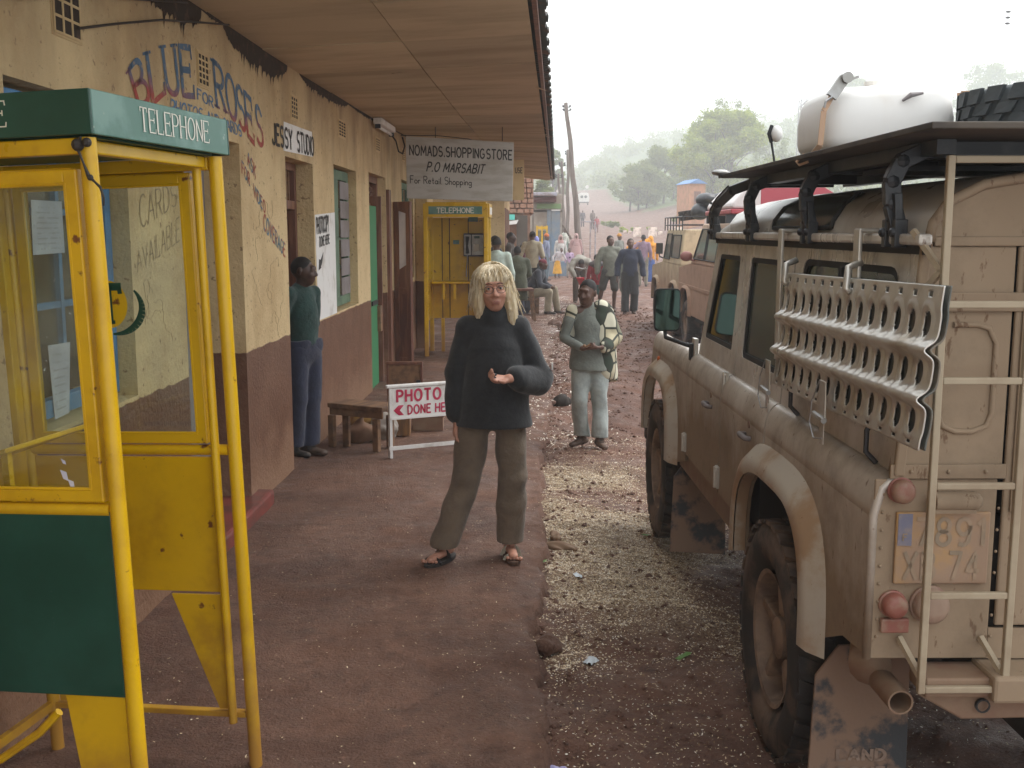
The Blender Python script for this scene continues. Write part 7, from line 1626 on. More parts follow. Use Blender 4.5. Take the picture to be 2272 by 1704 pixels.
m = MB(); m.box((x0-.05, 33.3, Zp(488, 33.5)), (X_(1142, 33.5), 33.36, Zp(476, 33.5))); m.build('shutter', MAT['turq'], t); m = MB(); m.prism([(x0, Zp(495, 33)), (X_(1150, 33), Zp(488, 33)), (X_(1146, 33), Zp(497, 33)), (x0, Zp(502, 33))], 'y', 32.7, 33.3); m.build('canopy', MAT['white_paint'], t)
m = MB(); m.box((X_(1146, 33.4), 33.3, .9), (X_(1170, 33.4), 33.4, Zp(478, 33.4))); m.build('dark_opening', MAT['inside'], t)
m = MB(); m.bar((X_(1118, 27), 27, 2.05), (X_(1128, 32), 32, 2.0), .25, .05); 
t, x0, x1 = bld('small shop with a tin eave, maroon fascia and green painted band', 47, 1176, 1246, 10, Zp(466, 47), MAT['pale_wall'])
m = MB(); m.box((X_(1174, 46), 44.6, Zp(437, 46)), (X_(1232, 46), 48, Zp(429, 46))); m.build('eave', MAT['tin'], t, bevel=.03); m = MB(); m.box((X_(1180, 46), 45.5, Zp(448, 46)), (X_(1232, 46), 47, Zp(438, 46))); m.build('fascia', MAT['awning'], t)
m = MB(); m.box((X_(1190, 47), 46.9, Zp(463, 47)), (X_(1243, 47), 46.96, Zp(452, 47))); m.build('painted_band', MAT['moss'], t); m = MB(); m.box((X_(1176, 47), 47, Zp(470, 47)), (X_(1246, 47), 57, Zp(430, 47))); m.build('upper_wall', MAT['pale_wall'], t)
m = MB(); m.box((X_(1213, 47), 46.9, -.1), (X_(1221, 47), 46.97, Zp(466, 47))); m.build('blue_pilaster', MAT['blue_wall'], t); m = MB(); m.box((X_(1222, 47), 46.9, -.1), (X_(1241, 47), 46.97, Zp(467, 47))); w_ = m.build('door', MAT['blue_wall'], t); m = MB(); m.box((X_(1222, 47), 46.85, Zp(468, 47)), (X_(1242, 47), 46.9, Zp(465, 47))); m.build('lintel', MAT['white_paint'], w_)
m = MB(); m.box((X_(1180, 44.8), 44.7, -.1), (X_(1184, 44.8), 44.85, Zp(437, 45))); m.build('verandah_post', MAT['pole'], t)
m = MB(); m.box((X_(1214, 44), 44.0, -.1), (X_(1258, 44), 44.4, .55)); m.build('blue_bench', MAT['blue_wall'], t)
# third telephone box, far, side-on frame
t = thing('telephone_box', 'distant yellow telephone box in front of the tin-eaved shop', 'telephone box', (X_(1191, 44), 44.0, -.1), 0); w = X_(1213, 44)-X_(1191, 44)
for x in (0, w/2, w):
    for y in (0, .4): m = MB(); m.box((x-.03, y-.03, 0), (x+.03, y+.03, 2.1)); m.build('post', MAT['yellow'], t)
for z in (.85, 1.95): m = MB(); m.box((-.03, -.034, z), (w+.03, -.031, z+.12)); m.build('rail', MAT['yellow'], t)
m = MB(); m.box((.03, .1, .9), (w-.03, .12, 1.9)); m.build('pane', MAT['glass_dirty'], t); m = MB(); m.box((0, 0, .1), (w, .4, .84)); m.build('side_panel', MAT['green_fascia'], t)
# poles
def pole(label, sx0, sy0, sx1, sy1, y, r0, r1, lean_y=0, stay=False):
    b = Vector((X_(sx1, y), y, Zp(sy1, y))); b.z = ground_z(b.x, y)-.3; tp = Vector((X_(sx0, y), y+lean_y, Zp(sy0, y)))
    t = thing('utility_pole', label, 'pole', tuple(b), 0, None); m = MB(); n = 14
    m.tube([(tp-b)*(i/n)+Vector((.03*math.sin(i*1.3), .02*math.cos(i), 0)) for i in range(n+1)], [r0+(r1-r0)*i/n for i in range(n+1)], 10); m.build('shaft', MAT['pole'], t, smooth=True)
    d = tp-b; m = MB()
    for k in (.955, .975): c = d*k; m.tube([c+Vector((-.16, 0, 0)), c+Vector((.16, 0, 0))], .02, 6); m.ball(c+Vector((-.16, 0, .05)), .05, 8, 6); m.ball(c+Vector((.16, 0, .05)), .05, 8, 6)
    m.build('insulator', MAT['metal_dark'], t)
    if stay: m = MB(); m.tube([d*.12, d*.30+Vector((-.85, 0, .2))], .05, 8); m.build('brace', MAT['pole'], t)
pole('tall thick timber utility pole leaning to the left above the street', 1253, 228, 1291, 585, 50, .17, .085, 0, True)
pole('straight grey pole close behind the leaning thick pole', 1258, 332, 1258, 560, 66, .13, .08)
pole('thin grey pole, third from the left in the far line of poles', 1245, 358, 1251, 555, 62, .11, .07)
pole('thinnest grey pole beside the distant shop eave', 1238, 385, 1243, 550, 58, .09, .06)
# lattice mast in the mist
t = thing('lattice_mast', 'faint steel lattice mast fading into the mist behind the white tank', 'mast', (X_(1766, 170), 170, ground_z(X_(1766, 170), 170)), 0)
hh = Zp(222, 170)-ground_z(X_(1766, 170), 170); m = MB(); a = .75
for (sx_, sy_) in ((-1, -1), (1, -1), (1, 1), (-1, 1)): m.tube([(sx_*a, sy_*a, 0), (sx_*a*.75, sy_*a*.75, hh)], .09, 5)
m.build('leg', MAT['tin'], t); m = MB()
for i in range(14):
    z0, z1 = hh*i/14, hh*(i+1)/14; b0, b1 = a*(1-.25*i/14), a*(1-.25*(i+1)/14)
    for (p, q) in (((-b0, -b0, z0), (b1, -b1, z1)), ((b0, -b0, z0), (-b1, -b1, z1)), ((-b1, -b1, z1), (b1, -b1, z1)), ((-b0, b0, z0), (b1, b1, z1))): m.tube([p, q], .05, 4, False)
m.build('bracing', MAT['tin'], t)
for (y, sx, sy, lab) in ((60, 2190, 30, 'upper pair of overhead line insulators at the top right'),):
    t = thing('overhead_line', 'faint overhead wire with small dark clips near the top right corner', 'wire', (0, 0, 0)); m = MB(); p0 = Vector((X_(2100, y), y, Zp(26, y))); p1 = Vector((X_(2272, y)+3, y, Zp(20, y))); m.tube([p0, p0.lerp(p1, .5)-Vector((0, 0, .05)), p1], .008, 5); m.build('strand', MAT['cable'], t)
    m = MB()
    for s_ in (26, 39, 52): c = Vector((X_(2195, y), y, Zp(s_, y))); m.ball(c, .09, 8, 6, (1.6, 1, .7))
    m.build('clip', MAT['metal_dark'], t)
# ---------------------------------------------------------------- white van on the hill road
def van():
    y = 205; x = X_(1293, y); t = thing('van', 'small white van climbing the misty road far away', 'van', (x, y, ground_z(x, y)), 0); w = 1.05; 
    m = MB(); m.prism([(-w*.95, .55), (w*.95, .55), (w, 1.2), (w*.86, 2.15), (w*.6, 2.3), (-w*.6, 2.3), (-w*.86, 2.15), (-w, 1.2)], 'y', 0, 4.2); m.build('body', MAT['white_paint'], t, bevel=.06)
    for s_ in (-.37, .37): m = MB(); m.ball((s_, -.04, 1.55), .26, 12, 8, (1.1, .15, 1)); m.build('window', MAT['car_glass_d'], t)
    m = MB(); m.box((-w*.9, -.06, .4), (w*.9, .1, .6)); m.build('bumper', MAT['metal_dark'], t)
    for s_ in (-1, 1): m = MB(); m.lathe([(0, -.1), (.33, -.1), (.33, .1), (0, .1)], (s_*.8, .6, .33), 'x', 14); m.build('wheel', MAT['tyre'], t)
van()
t = thing('road_sign', 'tiny white round sign beyond the van', 'sign', (X_(1300, 215), 215, ground_z(X_(1300, 215), 215)), 0); m = MB(); m.tube([(0, 0, 0), (0, 0, 3.5)], .05, 6); m.build('post', MAT['tin'], t); m = MB(); m.lathe([(0, -.03), (.35, -.03), (.35, .0), (0, 0)], (0, -.05, 3.6), 'y', 16); m.build('disc', MAT['white_paint'], t)
# pale concrete blocks along the road
MAT['block'] = mat('pale_peach_block', (.90, .76, .66), .85, (.45, .33, .26), 2)
for i, (sx, y, w, h, lab) in enumerate(((1411, 88, .62, .78, 'pale upright block, leftmost of the three large ones by the road'), (1445, 86, .68, .85, 'pale upright block directly behind the saffron veil'), (1501, 80, .68, .92, 'pale upright block nearest the cage roof rack, rightmost of the three large ones'), (1384, 96, .28, .26, 'low pale stone left of the upright blocks'), (1395, 95, .26, .22, 'second low pale stone left of the upright blocks'), (1462, 90, .3, .3, 'low pale stone between the two right-hand blocks'))):
    x = X_(sx, y); z = ground_z(x, y); t = thing('roadside_block' if w > .5 else 'roadside_stone', lab, 'block' if w > .5 else 'stone', (x, y, z), .1*i); m = MB(); m.prism([(-w/2, -.2), (w/2, -.2), (w/2*.97, h), (-w/2, h*.98)], 'y', -.12, .12); m.build('slab', MAT['block'], t, bevel=.03, seg=2)
# hitching rail
t = thing('pipe_rail', 'thin metal pipe gate frame standing at the roadside', 'rail', (X_(1283, 52), 52, -.1), 0)
m = MB(); zt = Zp(492, 52)+.1; xa = X_(1308, 52)-X_(1283, 52); xb = X_(1319, 52)-X_(1283, 52)
for x in (0, xa, xb): m.tube([(x, 0, -.1), (x, 0, zt)], .03, 6)
m.build('upright', MAT['tin'], t); m = MB(); m.tube([(0, 0, zt), (xb, 0, zt)], .03, 6); m.tube([(xa, 0, zt-.25), (xb, 0, zt-.25)], .025, 6); m.build('crossbar', MAT['tin'], t)
# ---------------------------------------------------------------- trees
def leaf_mat(name, a, b_, tr=.35):
    m = mat(name, a, .65, b_, 1.2, 4, .38, .62); N, L = nt(m); b = N['Principled BSDF']; src = b.inputs['Base Color'].links[0].from_socket
    t = N.new('ShaderNodeBsdfTranslucent'); L.new(src, t.inputs[0]); x = N.new('ShaderNodeMixShader'); x.inputs[0].default_value = tr; L.new(b.outputs[0], x.inputs[1]); L.new(t.outputs[0], x.inputs[2]); L.new(x.outputs[0], N['Material Output'].inputs[0]); return m
MAT['leaf_y'] = leaf_mat('yellow_green_leaves', (.38, .44, .05), (.20, .27, .04)); MAT['leaf_d'] = leaf_mat('dull_green_leaves', (.25, .30, .07), (.14, .185, .05)); MAT['bark'] = mat('grey_bark', (.12, .09, .07), .9, (.07, .05, .04), 6, bump=.4, bscale=10)
def leaves(name, clumps, n, size, mt, parent, seed, kind=None):
    r = np.random.default_rng(seed); w = np.array([c[3] for c in clumps])**2; idx = r.choice(len(clumps), n, p=w/w.sum()); Cc = np.array([c[:3] for c in clumps])[idx]; Rr = np.array([c[3] for c in clumps])[idx]
    d = r.normal(size=(n, 3)); d /= np.linalg.norm(d, axis=1)[:, None]; rad = Rr*(r.random(n)**.45)*(1+.25*r.normal(size=n)*.6); P = Cc+d*rad[:, None]*np.array([1, 1, .8])
    a = r.normal(size=(n, 3)); a /= np.linalg.norm(a, axis=1)[:, None]; b = np.cross(a, r.normal(size=(n, 3))); b /= np.linalg.norm(b, axis=1)[:, None]; s = size*r.uniform(.5, 1.3, n)[:, None]
    V = np.stack([P-a*s, P+b*s*.55, P+a*s, P-b*s*.55], 1).reshape(-1, 3); F = np.arange(4*n).reshape(n, 4); o = np_mesh(name, V, F, mt, parent, False)
    if kind: tag(o, kind=kind)
    return o
def tree(label, sx, y, sytop, sw, mt, n, seed, trunks=1, crown0=.28, leafsz=.16, group=None, name='leafy_tree', shape=1.0, dx=0):
    x = X_(sx, y); z = ground_z(x, y); H = Zp(sytop, y)-z; Wd = sw/2362*y; r = random.Random(seed)
    t = thing(name, label, 'tree', (x, y, z), 0, group); clumps = []; m = MB()
    for k in range(trunks):
        bx = (k-(trunks-1)/2)*Wd*.12; top = Vector((bx*1.6+dx, 0, H*.62)); m.tube([(bx, 0, -.3), (bx+.1, .05, H*.2), top*.75, top], [.02*H+.05, .015*H+.04, .010*H+.03, .03], 8)
        for i in range(9):
            a = r.uniform(0, 2*PI); h0 = r.uniform(.22, .6)*H; e = Vector((bx+math.cos(a)*Wd*r.uniform(.2, .42)+dx, math.sin(a)*Wd*r.uniform(.15, .35), h0+H*r.uniform(.12, .3))); m.tube([(bx+dx*.5, 0, h0), (Vector((bx, 0, h0))+e)/2+Vector((0, 0, .1*H*.3)), e], [.008*H+.02, .005*H+.015, .015], 5)
    m.build('trunk', MAT['bark'], t, smooth=True)
    nc = 64
    for i in range(nc):
        h = r.uniform(crown0, 1.0); env = math.sin(PI*min(1, (h-crown0+.06)/(1.08-crown0)))**.6*(1 if h < .6 else shape); a = r.uniform(0, 2*PI); q = r.random()**.5
        clumps.append((math.cos(a)*Wd*.44*q*env+dx*h, math.sin(a)*Wd*.36*q*env, h*H, Wd*r.uniform(.05, .12)))
    leaves('crown', clumps, n, leafsz, mt, t, seed); return t
G = 'trees on the slope right of the road'
tree('big rounded yellow-green tree above the parked cars', 1592, 150, 254, 275, MAT['leaf_y'], 62000, 3, 2, .18, .20, G, dx=.3, shape=.8)
tree('medium dull-green tree with a pointed top left of the big yellow-green tree', 1458, 170, 332, 150, MAT['leaf_d'], 20000, 5, 2, .22, .17, G, shape=.6)
tree('low spreading dull-green tree at the left end of the tree group', 1412, 165, 372, 150, MAT['leaf_d'], 18000, 6, 3, .22, .17, G)
tree('slim green tree squeezed between the pointed tree and the big tree', 1508, 185, 345, 80, MAT['leaf_d'], 8000, 9, 5, .25, .15, G)
tree('sparse tree poking out behind the top of the big yellow-green tree', 1608, 165, 222, 130, MAT['leaf_d'], 4200, 12, 1, .55, .16, G)
tree('faint tree in the mist right of the big yellow-green tree', 1700, 190, 285, 110, MAT['leaf_d'], 5000, 14, 1, .3, .2, G)
tree('ghostly tree in the mist above the rack tyre', 1872, 330, 175, 130, MAT['leaf_d'], 6000, 15, 2, .3, .45, G)
tree('ghostly tree in the mist at the far right above the rack', 2170, 330, 150, 190, MAT['leaf_d'], 7000, 16, 2, .3, .5, G)
tree('faint tree behind the far shops just right of the verandah roof', 1225, 150, 330, 70, MAT['leaf_d'], 6000, 17, 1, .15, .25, G)
tree('green trees rising over the tin-eaved shop', 1205, 90, 402, 60, MAT['leaf_d'], 7000, 18, 2, .1, .15, G)
def bush(label, sx, y, w, h, mt, seed, n=1500):
    x = X_(sx, y); t = thing('bush', label, 'bush', (x, y, ground_z(x, y)), 0); r = random.Random(seed); leaves('foliage', [(r.uniform(-w/2, w/2), r.uniform(-.5, .5), h*r.uniform(.15, .7), h*.4) for _ in range(9)], n, .10, mt, t, seed)
bush('bright green bush left of the cage roof rack', 1517, 72, 1.6, .9, MAT['leaf_y'], 31); bush('low green bush on the bank under the dull-green trees', 1410, 98, 3.4, .5, MAT['leaf_y'], 32); bush('small green bush at the foot of the bank by the far road', 1347, 110, 2.2, .7, MAT['leaf_d'], 33)
bush('low dark bush beneath the slim tree', 1515, 105, 2.6, .7, MAT['leaf_d'], 34)
# orange earth house with a blue roof
t = thing('earth_house', 'small orange-walled house with a blue roof behind the trees', 'house', (X_(1541, 92), 92, 3.2), .2); m = MB(); m.box((-.72, 0, -1.8), (.72, 3.0, 2.55)); m.build('wall', mat('orange_wall', (.50, .24, .13), .9, (.4, .2, .1), 2), t); m = MB(); m.prism([(-.85, 2.55), (.85, 2.55), (0, 2.95)], 'y', -.2, 3.2); m.build('roof', mat('blue_roof', (.10, .24, .50), .6), t); m = MB(); m.box((-.3, -.03, .3), (.3, .02, 1.9)); m.build('door', MAT['brown_wood'], t)
# far wood on the hills: nobody could count it
r = np.random.default_rng(77); cl = []
for _ in range(900):
    y = r.uniform(170, 620); sx = r.uniform(1150, 2700); x = X_(sx, y)+r.normal()*4
    if abs(x-road_x(y)) < 8: continue
    cl.append((x, y, ground_z(x, y)+r.uniform(.5, 2.5), r.uniform(1.2, 3.2)))
tag(leaves('hill_wood', cl, 90000, .55, MAT['leaf_d'], None, 78), kind='stuff')
cl = []
for _ in range(260):
    y = r.uniform(70, 200); x = road_x(y)-r.uniform(9, 40)
    cl.append((x, y, ground_z(x, y)+r.uniform(.5, 3.5), r.uniform(1.0, 2.4)))
tag(leaves('roadside_wood', cl, 40000, .28, MAT['leaf_d'], None, 79), kind='stuff')
# ---------------------------------------------------------------- haze
hm = bpy.data.materials.new('haze_air'); hm.use_nodes = True; N, L = nt(hm); N.remove(N['Principled BSDF']); pv = N.new('ShaderNodeVolumePrincipled')
pv.inputs['Color'].default_value = (.97, .985, 1, 1); pv.inputs['Density'].default_value = .0025; pv.inputs['Anisotropy'].default_value = .2; L.new(pv.outputs[0], N['Material Output'].inputs['Volume'])
m = MB(); m.box((-640, -12, -6), (790, 1640, 80)); hz = m.build('haze', hm); tag(hz, kind='stuff')
# ---------------------------------------------------------------- street signs
def hanging_sign():
    y = 13.5; t = thing('shop_sign', 'white board reading NOMADS.SHOPPING STORE hung from the verandah ceiling', 'sign', (0, 0, 0))
    TL, TR, BR, BL = Vector((-1.319, y, 2.959)), Vector((.022, y, 2.883)), Vector((.006, y, 2.16)), Vector((-1.312, y, 2.199))
    m = MB(); P = [BL, BR, TR, TL]; m.add([tuple(p) for p in P]+[tuple(p+Vector((0, .025, 0))) for p in P], [(0, 1, 2, 3), (7, 6, 5, 4), (0, 4, 5, 1), (1, 5, 6, 2), (2, 6, 7, 3), (3, 7, 4, 0)]); m.build('board', mat('weathered_white_board', (.46, .44, .40), .7, (.36, .33, .28), 2.5, 8, .42, .66, stretch=(1, 1, 4), spotcol=(.25, .2, .15), spotscale=24, spotlo=.71), t, bevel=.004)
    def fm(u0, u1, v0, v1, sl=0): 
        f = lambda u, v: BL.lerp(BR, u).lerp(TL.lerp(TR, u), v)
        return lambda u, v: (f(u0+(u1-u0)*u+sl*(v-.5)*.02, v0+(v1-v0)*v+.0), Vector((0, -1, 0)))
    l = MB(); kw = dict(weight=.17, gap=.24, jit=.06)
    lay_text(l, 'NOMADS.SHOPPING STORE', fm(.035, .985, .705, .86), space=.1, **kw); lay_text(l, 'P.O MARSABIT', fm(.20, .73, .455, .60, 1), **kw); lay_text(l, 'For Retail Shopping', fm(.035, .61, .25, .37), weight=.12, gap=.18, jit=.05, space=.4); l.build('lettering', MAT['letter_black'], t)
    for x in (-.95, -.12): m = MB(); m.tube([(x, y+.01, 2.9), (x, y+.01, 3.07)], .005, 6); m.build('hanger_wire', MAT['cable'], t)
    t = thing('shop_sign', 'smaller cream board ending in USE, half hidden behind the white shop sign', 'sign', (0, 0, 0)); m = MB(); m.box((-.75, 19, 2.33), (.214, 19.03, 3.03)); m.build('board', MAT['cream'], t); l = MB(); lay_text(l, 'USE', plane_map((.06, 18.998, 2.80), (.12, 0, 0), (0, 0, .09), (0, -1, 0)), weight=.16); l.build('lettering', MAT['letter_black'], t)
hanging_sign()
def photo_sign():
    a = math.atan2(.26, .52); t = thing('pavement_sign', 'white frame sign with red letters PHOTO DONE HERE, half hidden behind the woman', 'sign', (-.965, 8.33, 0), a); Wt = MAT['white_paint']; w = .60
    for x in (0, w): m = MB(); m.box((x-.012, -.012, .0), (x+.012, .012, .58)); m.build('leg', Wt, t, bevel=.002); m = MB(); m.bar((x, .03, 0), (x, .012, .50), .02, .02); m.build('back_leg', Wt, t)
    m = MB(); m.box((-.035, -.02, .565), (w+.035, .02, .592)); m.build('top_rail', Wt, t, bevel=.008); m = MB(); m.box((-.02, -.016, .065), (w+.03, -.0125, .098)); m.build('bottom_rail', Wt, t, bevel=.003)
    m = MB(); m.box((.013, -.01, .325), (w-.013, .004, .562)); m.build('board', Wt, t); m = MB(); m.box((.0, -.018, .312), (w, -.0125, .328)); m.build('board_rail', Wt, t)
    l = MB(); lay_text(l, 'PHOTO', plane_map((.055, -.0115, .455), (.37, 0, 0), (0, 0, .088), (0, -1, 0)), weight=.22, gap=.32); lay_text(l, 'DONE HERE', plane_map((.145, -.0115, .350), (.42, 0, 0), (0, 0, .068), (0, -1, 0)), weight=.20, gap=.28)
    l.add([(.022, -.0125, .385), (.065, -.0125, .425), (.11, -.0125, .425), (.075, -.0125, .385), (.11, -.0125, .345), (.065, -.0125, .345)], [(0, 3, 2, 1), (0, 5, 4, 3)]); l.build('lettering', MAT['letter_red'], t)
photo_sign()
# ---------------------------------------------------------------- benches, sacks, crate
WD = MAT['raw_wood']
t = thing('bench', 'worn wooden bench against the shop wall behind the pavement sign', 'bench', (-1.50, 8.88, 0), -.48)
m = MB(); m.box((0, -.10, .335), (.55, .16, .375)); m.build('seat', WD, t, bevel=.006)
m = MB(); m.box((.01, -.085, .275), (.54, -.065, .334)); m.build('apron', WD, t, bevel=.003)
for (x, y) in ((.03, -.08), (.48, -.08), (.03, .12), (.48, .12)): m = MB(); m.bar((x, y, 0), (x, y, .275 if y > 0 else .27), .055, .045); m.build('leg', WD, t, bevel=.004)
m = MB(); m.box((.10, -.03, .0), (.16, .0, .33)); m.build('brace', WD, t, bevel=.003)
sk = mat('brown_sacking', (.22, .12, .075), .9, (.15, .085, .05), 5, bump=.4, bscale=60); sk2 = mat('crumpled_plastic', (.40, .36, .32), .35, (.28, .24, .2), 6, bump=.5, bscale=30)
t = thing('sack', 'crumpled brown paper sack under the bench', 'sack', (-1.30, 9.02, 0), 0); blob('sack_body', [ell((0, 0, .06), (.15, .11, .10), .03), cap((-.03, 0, .1), (.02, -.02, .22), .07, .015, .03), cap((.1, -.03, .05), (.17, -.06, .03), .05, .02, .03), cut((0, 0, 0), (0, 0, -1))], .009, sk, t, disp=folds(.012, 4, 25, 25))
t = thing('plastic_bag', 'grey crumpled plastic bag beside the brown sack under the bench', 'bag', (-1.13, 9.22, 0), 0); blob('bag_film', [ell((0, 0, .09), (.12, .10, .12), .02), cut((0, 0, 0), (0, 0, -1))], .009, sk2, t, disp=folds(.014, 9, 32, 32))
t = thing('cloth_bundle', 'yellow-brown cloth bundle at the back under the bench', 'bundle', (-1.32, 9.3, 0), 0); blob('cloth', [ell((0, 0, .12), (.15, .10, .12), .03), cut((0, 0, 0), (0, 0, -1))], .012, mat('ochre_cloth', (.30, .17, .04), .9, (.2, .09, .04), 9), t, disp=folds(.01, 2, 20, 20))
t = thing('wooden_crate', 'brown wooden crate lid standing on edge by the open shop door', 'crate', (-1.20, 10.1, 0), .02)
m = MB(); m.box((.02, 0, .24), (.32, .02, .53)); m.build('panel', WD, t)
for a_, b_ in (((0, -.012, .53), (.345, .032, .56)), ((0, -.012, .20), (.345, .032, .235)), ((0, -.012, .235), (.02, .032, .53)), ((.32, -.012, .235), (.345, .032, .53))): m = MB(); m.box(a_, b_); m.build('frame_rail', MAT['brown_wood'], t, bevel=.004)
m = MB(); m.box((.285, -.03, .36), (.325, -.013, .385)); m.build('latch', MAT['metal_dark'], t)
for x in (.0, .30): m = MB(); m.box((x, .0, 0), (x+.04, .03, .2)); m.build('leg', WD, t)
t = thing('wood_block', 'short ochre-stained timber block behind the pavement sign', 'wood block', (-1.04, 9.25, 0), .05); m = MB(); m.box((0, 0, 0), (.14, .14, .19)); m.build('block', mat('ochre_timber', (.28, .14, .05), .8, (.15, .08, .04), 6, stretch=(4, 4, .5)), t, bevel=.008)
t = thing('low_box', 'low dark brown box on the ground between the sign and the woman', 'box', (-.905, 9.5, 0), .03); m = MB(); m.box((0, 0, 0), (.28, .2, .125)); m.build('body', MAT['sill'], t, bevel=.006); m = MB(); m.box((-.008, -.008, .1255), (.288, .208, .14)); m.build('lid', MAT['brown_wood'], t, bevel=.003)
# stools and stall in the group behind
t = thing('stool', 'tall wooden stool under the man in the olive jacket', 'stool', (.13, 21.55, 0), .1)
m = MB(); m.box((-.22, -.2, .60), (.30, .24, .65)); m.build('seat', MAT['brown_wood'], t, bevel=.01)
for (x, y, d) in ((-.18, -.16, -.03), (.26, -.16, .06), (-.18, .2, -.03), (.26, .2, .06)): m = MB(); m.bar((x+d, y, 0), (x, y, .60), .05, .05); m.build('leg', WD, t)
t = thing('bench', 'low bench under the seated man in the maroon cap', 'bench', (.38, 23.3, 0), .1); m = MB(); m.box((-.35, -.16, .30), (.2, .2, .35)); m.build('seat', WD, t)
for x in (-.3, .14): m = MB(); m.box((x, -.12, 0), (x+.06, .16, .30)); m.build('leg', WD, t)
t = thing('market_stall', 'small stall table with red produce and a white cloth in front of the rubble shed', 'stall', (-.0, 30.2, -.05), 0)
m = MB(); m.box((-.1, 0, .78), (.75, .7, .83)); m.build('table_top', MAT['white_paint'], t)
for x in (-.05, .68): m = MB(); m.box((x, .02, 0), (x+.05, .07, .78)); m.build('leg', WD, t)
m = MB(); m.box((-.09, -.02, .35), (.35, -.005, .80)); m.build('cloth_front', MAT['white_paint'], t)
t = thing('crate', 'shallow crate heaped with red tomatoes on the stall table', 'crate', (.1, 30.3, .785), 0); m = MB(); m.box((-.12, 0, 0), (.5, .35, .08)); m.build('tray', WD, t); m = MB(); rr = random.Random(2)
for i in range(60): m.ball((rr.uniform(-.1, .48), rr.uniform(.02, .33), .09+rr.uniform(0, .05)), .035, 6, 4)
tag(m.build('tomatoes', mat('tomato_red', (.55, .06, .03), .4), t), kind='stuff')
t = thing('crate', 'pinkish box below the stall table', 'crate', (.35, 30.0, -.05), 0); m = MB(); m.box((-.1, 0, 0), (.35, .3, .4)); m.build('box', mat('pink_box', (.45, .2, .14), .8), t, bevel=.01)
t = thing('bucket', 'red round basin held in front of the bending man', 'basin', (1.86, 27.2, .42), 0); m = MB(); m.lathe([(0, 0), (.14, 0), (.22, .18), (.235, .18), (.235, .19), (.215, .19), (.13, .01), (0, .01)], n=24); m.build('basin_wall', mat('red_plastic', (.55, .02, .04), .25), t, smooth=True, autosm=40)
t = thing('handcart', 'bicycle handlebar and wooden shaft leaning beside the boy in red', 'bicycle', (1.80, 26.6, -.1), 0)
m = MB(); m.lathe([(.30, -.02), (.33, -.02), (.33, .02), (.30, .02), (.30, -.02)], (0, .2, .33), 'x', 24); m.build('wheel', MAT['tyre'], t, smooth=True); m = MB(); m.tube([(0, .2, .33), (.05, .05, .95), (.0, -.05, 1.0)], .018); m.tube([(-.22, -.02, 1.0), (0, 0, .95), (.22, -.02, 1.0)], .014); m.tube([(0, .2, .33), (.1, .9, .55), (.05, .05, .9)], .016); m.build('frame', MAT['steel'], t); m = MB(); m.bar((.02, -.1, .1), (.08, -.15, .75), .03, .03); m.build('shaft', WD, t)
m = MB(); m.lathe([(.30, -.02), (.33, -.02), (.33, .02), (.30, .02), (.30, -.02)], (0, 1.2, .33), 'x', 24); m.build('wheel', MAT['tyre'], t, smooth=True)
# ---------------------------------------------------------------- rocks and litter on the kerb
def rock(label, x, y, r, sc=(1, 1, .6), mt=None, seed=0, z=-.08, name='stone'):
    if y > 10 and name == 'stone': z = -.10
    t = thing(name, label, 'stone', (x, y, z), seed, 'small brown stones along the kerb edge' if name == 'kerb_stone' else None); blob('rock', [ell((0, 0, r*.3), (r*sc[0], r*sc[1], r*sc[2]), .01), ell((r*.4, 0, r*.2), (r*.6*sc[0], r*.7*sc[1], r*.5*sc[2]), .02)], max(.005, r*.09), mt or MAT['path'], t, disp=folds(r*.12, seed, 30/max(r*10, .5), 30/max(r*10, .5)))
rock('rounded brown boulder on the kerb edge behind the patched-jacket boy', .84, 20.6, .16, (1, 1, .9), None, 3, .0); rock('dark clod on the kerb beside the boy in the patched jacket', .55, 11.6, .09, (1, 1.2, .9), MAT['underside'], 5, .0)
rock('flat reddish clod lying on the kerb edge', .16, 4.62, .06, (1, 1.2, .6), None, 6); rock('small earth clod near the kerb at the bottom of the picture', .10, 3.95, .05, (1, 1, .5), None, 7)
rock('elongated brown piece on the chaff', .27, 6.40, .05, (1.7, .6, .5), MAT['sill'], 8, -.09); rock('second elongated brown piece nearer the camera on the chaff', .30, 6.15, .06, (1.7, .6, .5), MAT['sill'], 9, -.09)
for i in range(9):
    r_ = random.Random(i+40); y = r_.uniform(11, 19); rock('small brown stone along the kerb edge', float(edge_x(y))+r_.uniform(-.06, .06), y, r_.uniform(.035, .07), seed=i+20, z=-.04, name='kerb_stone')
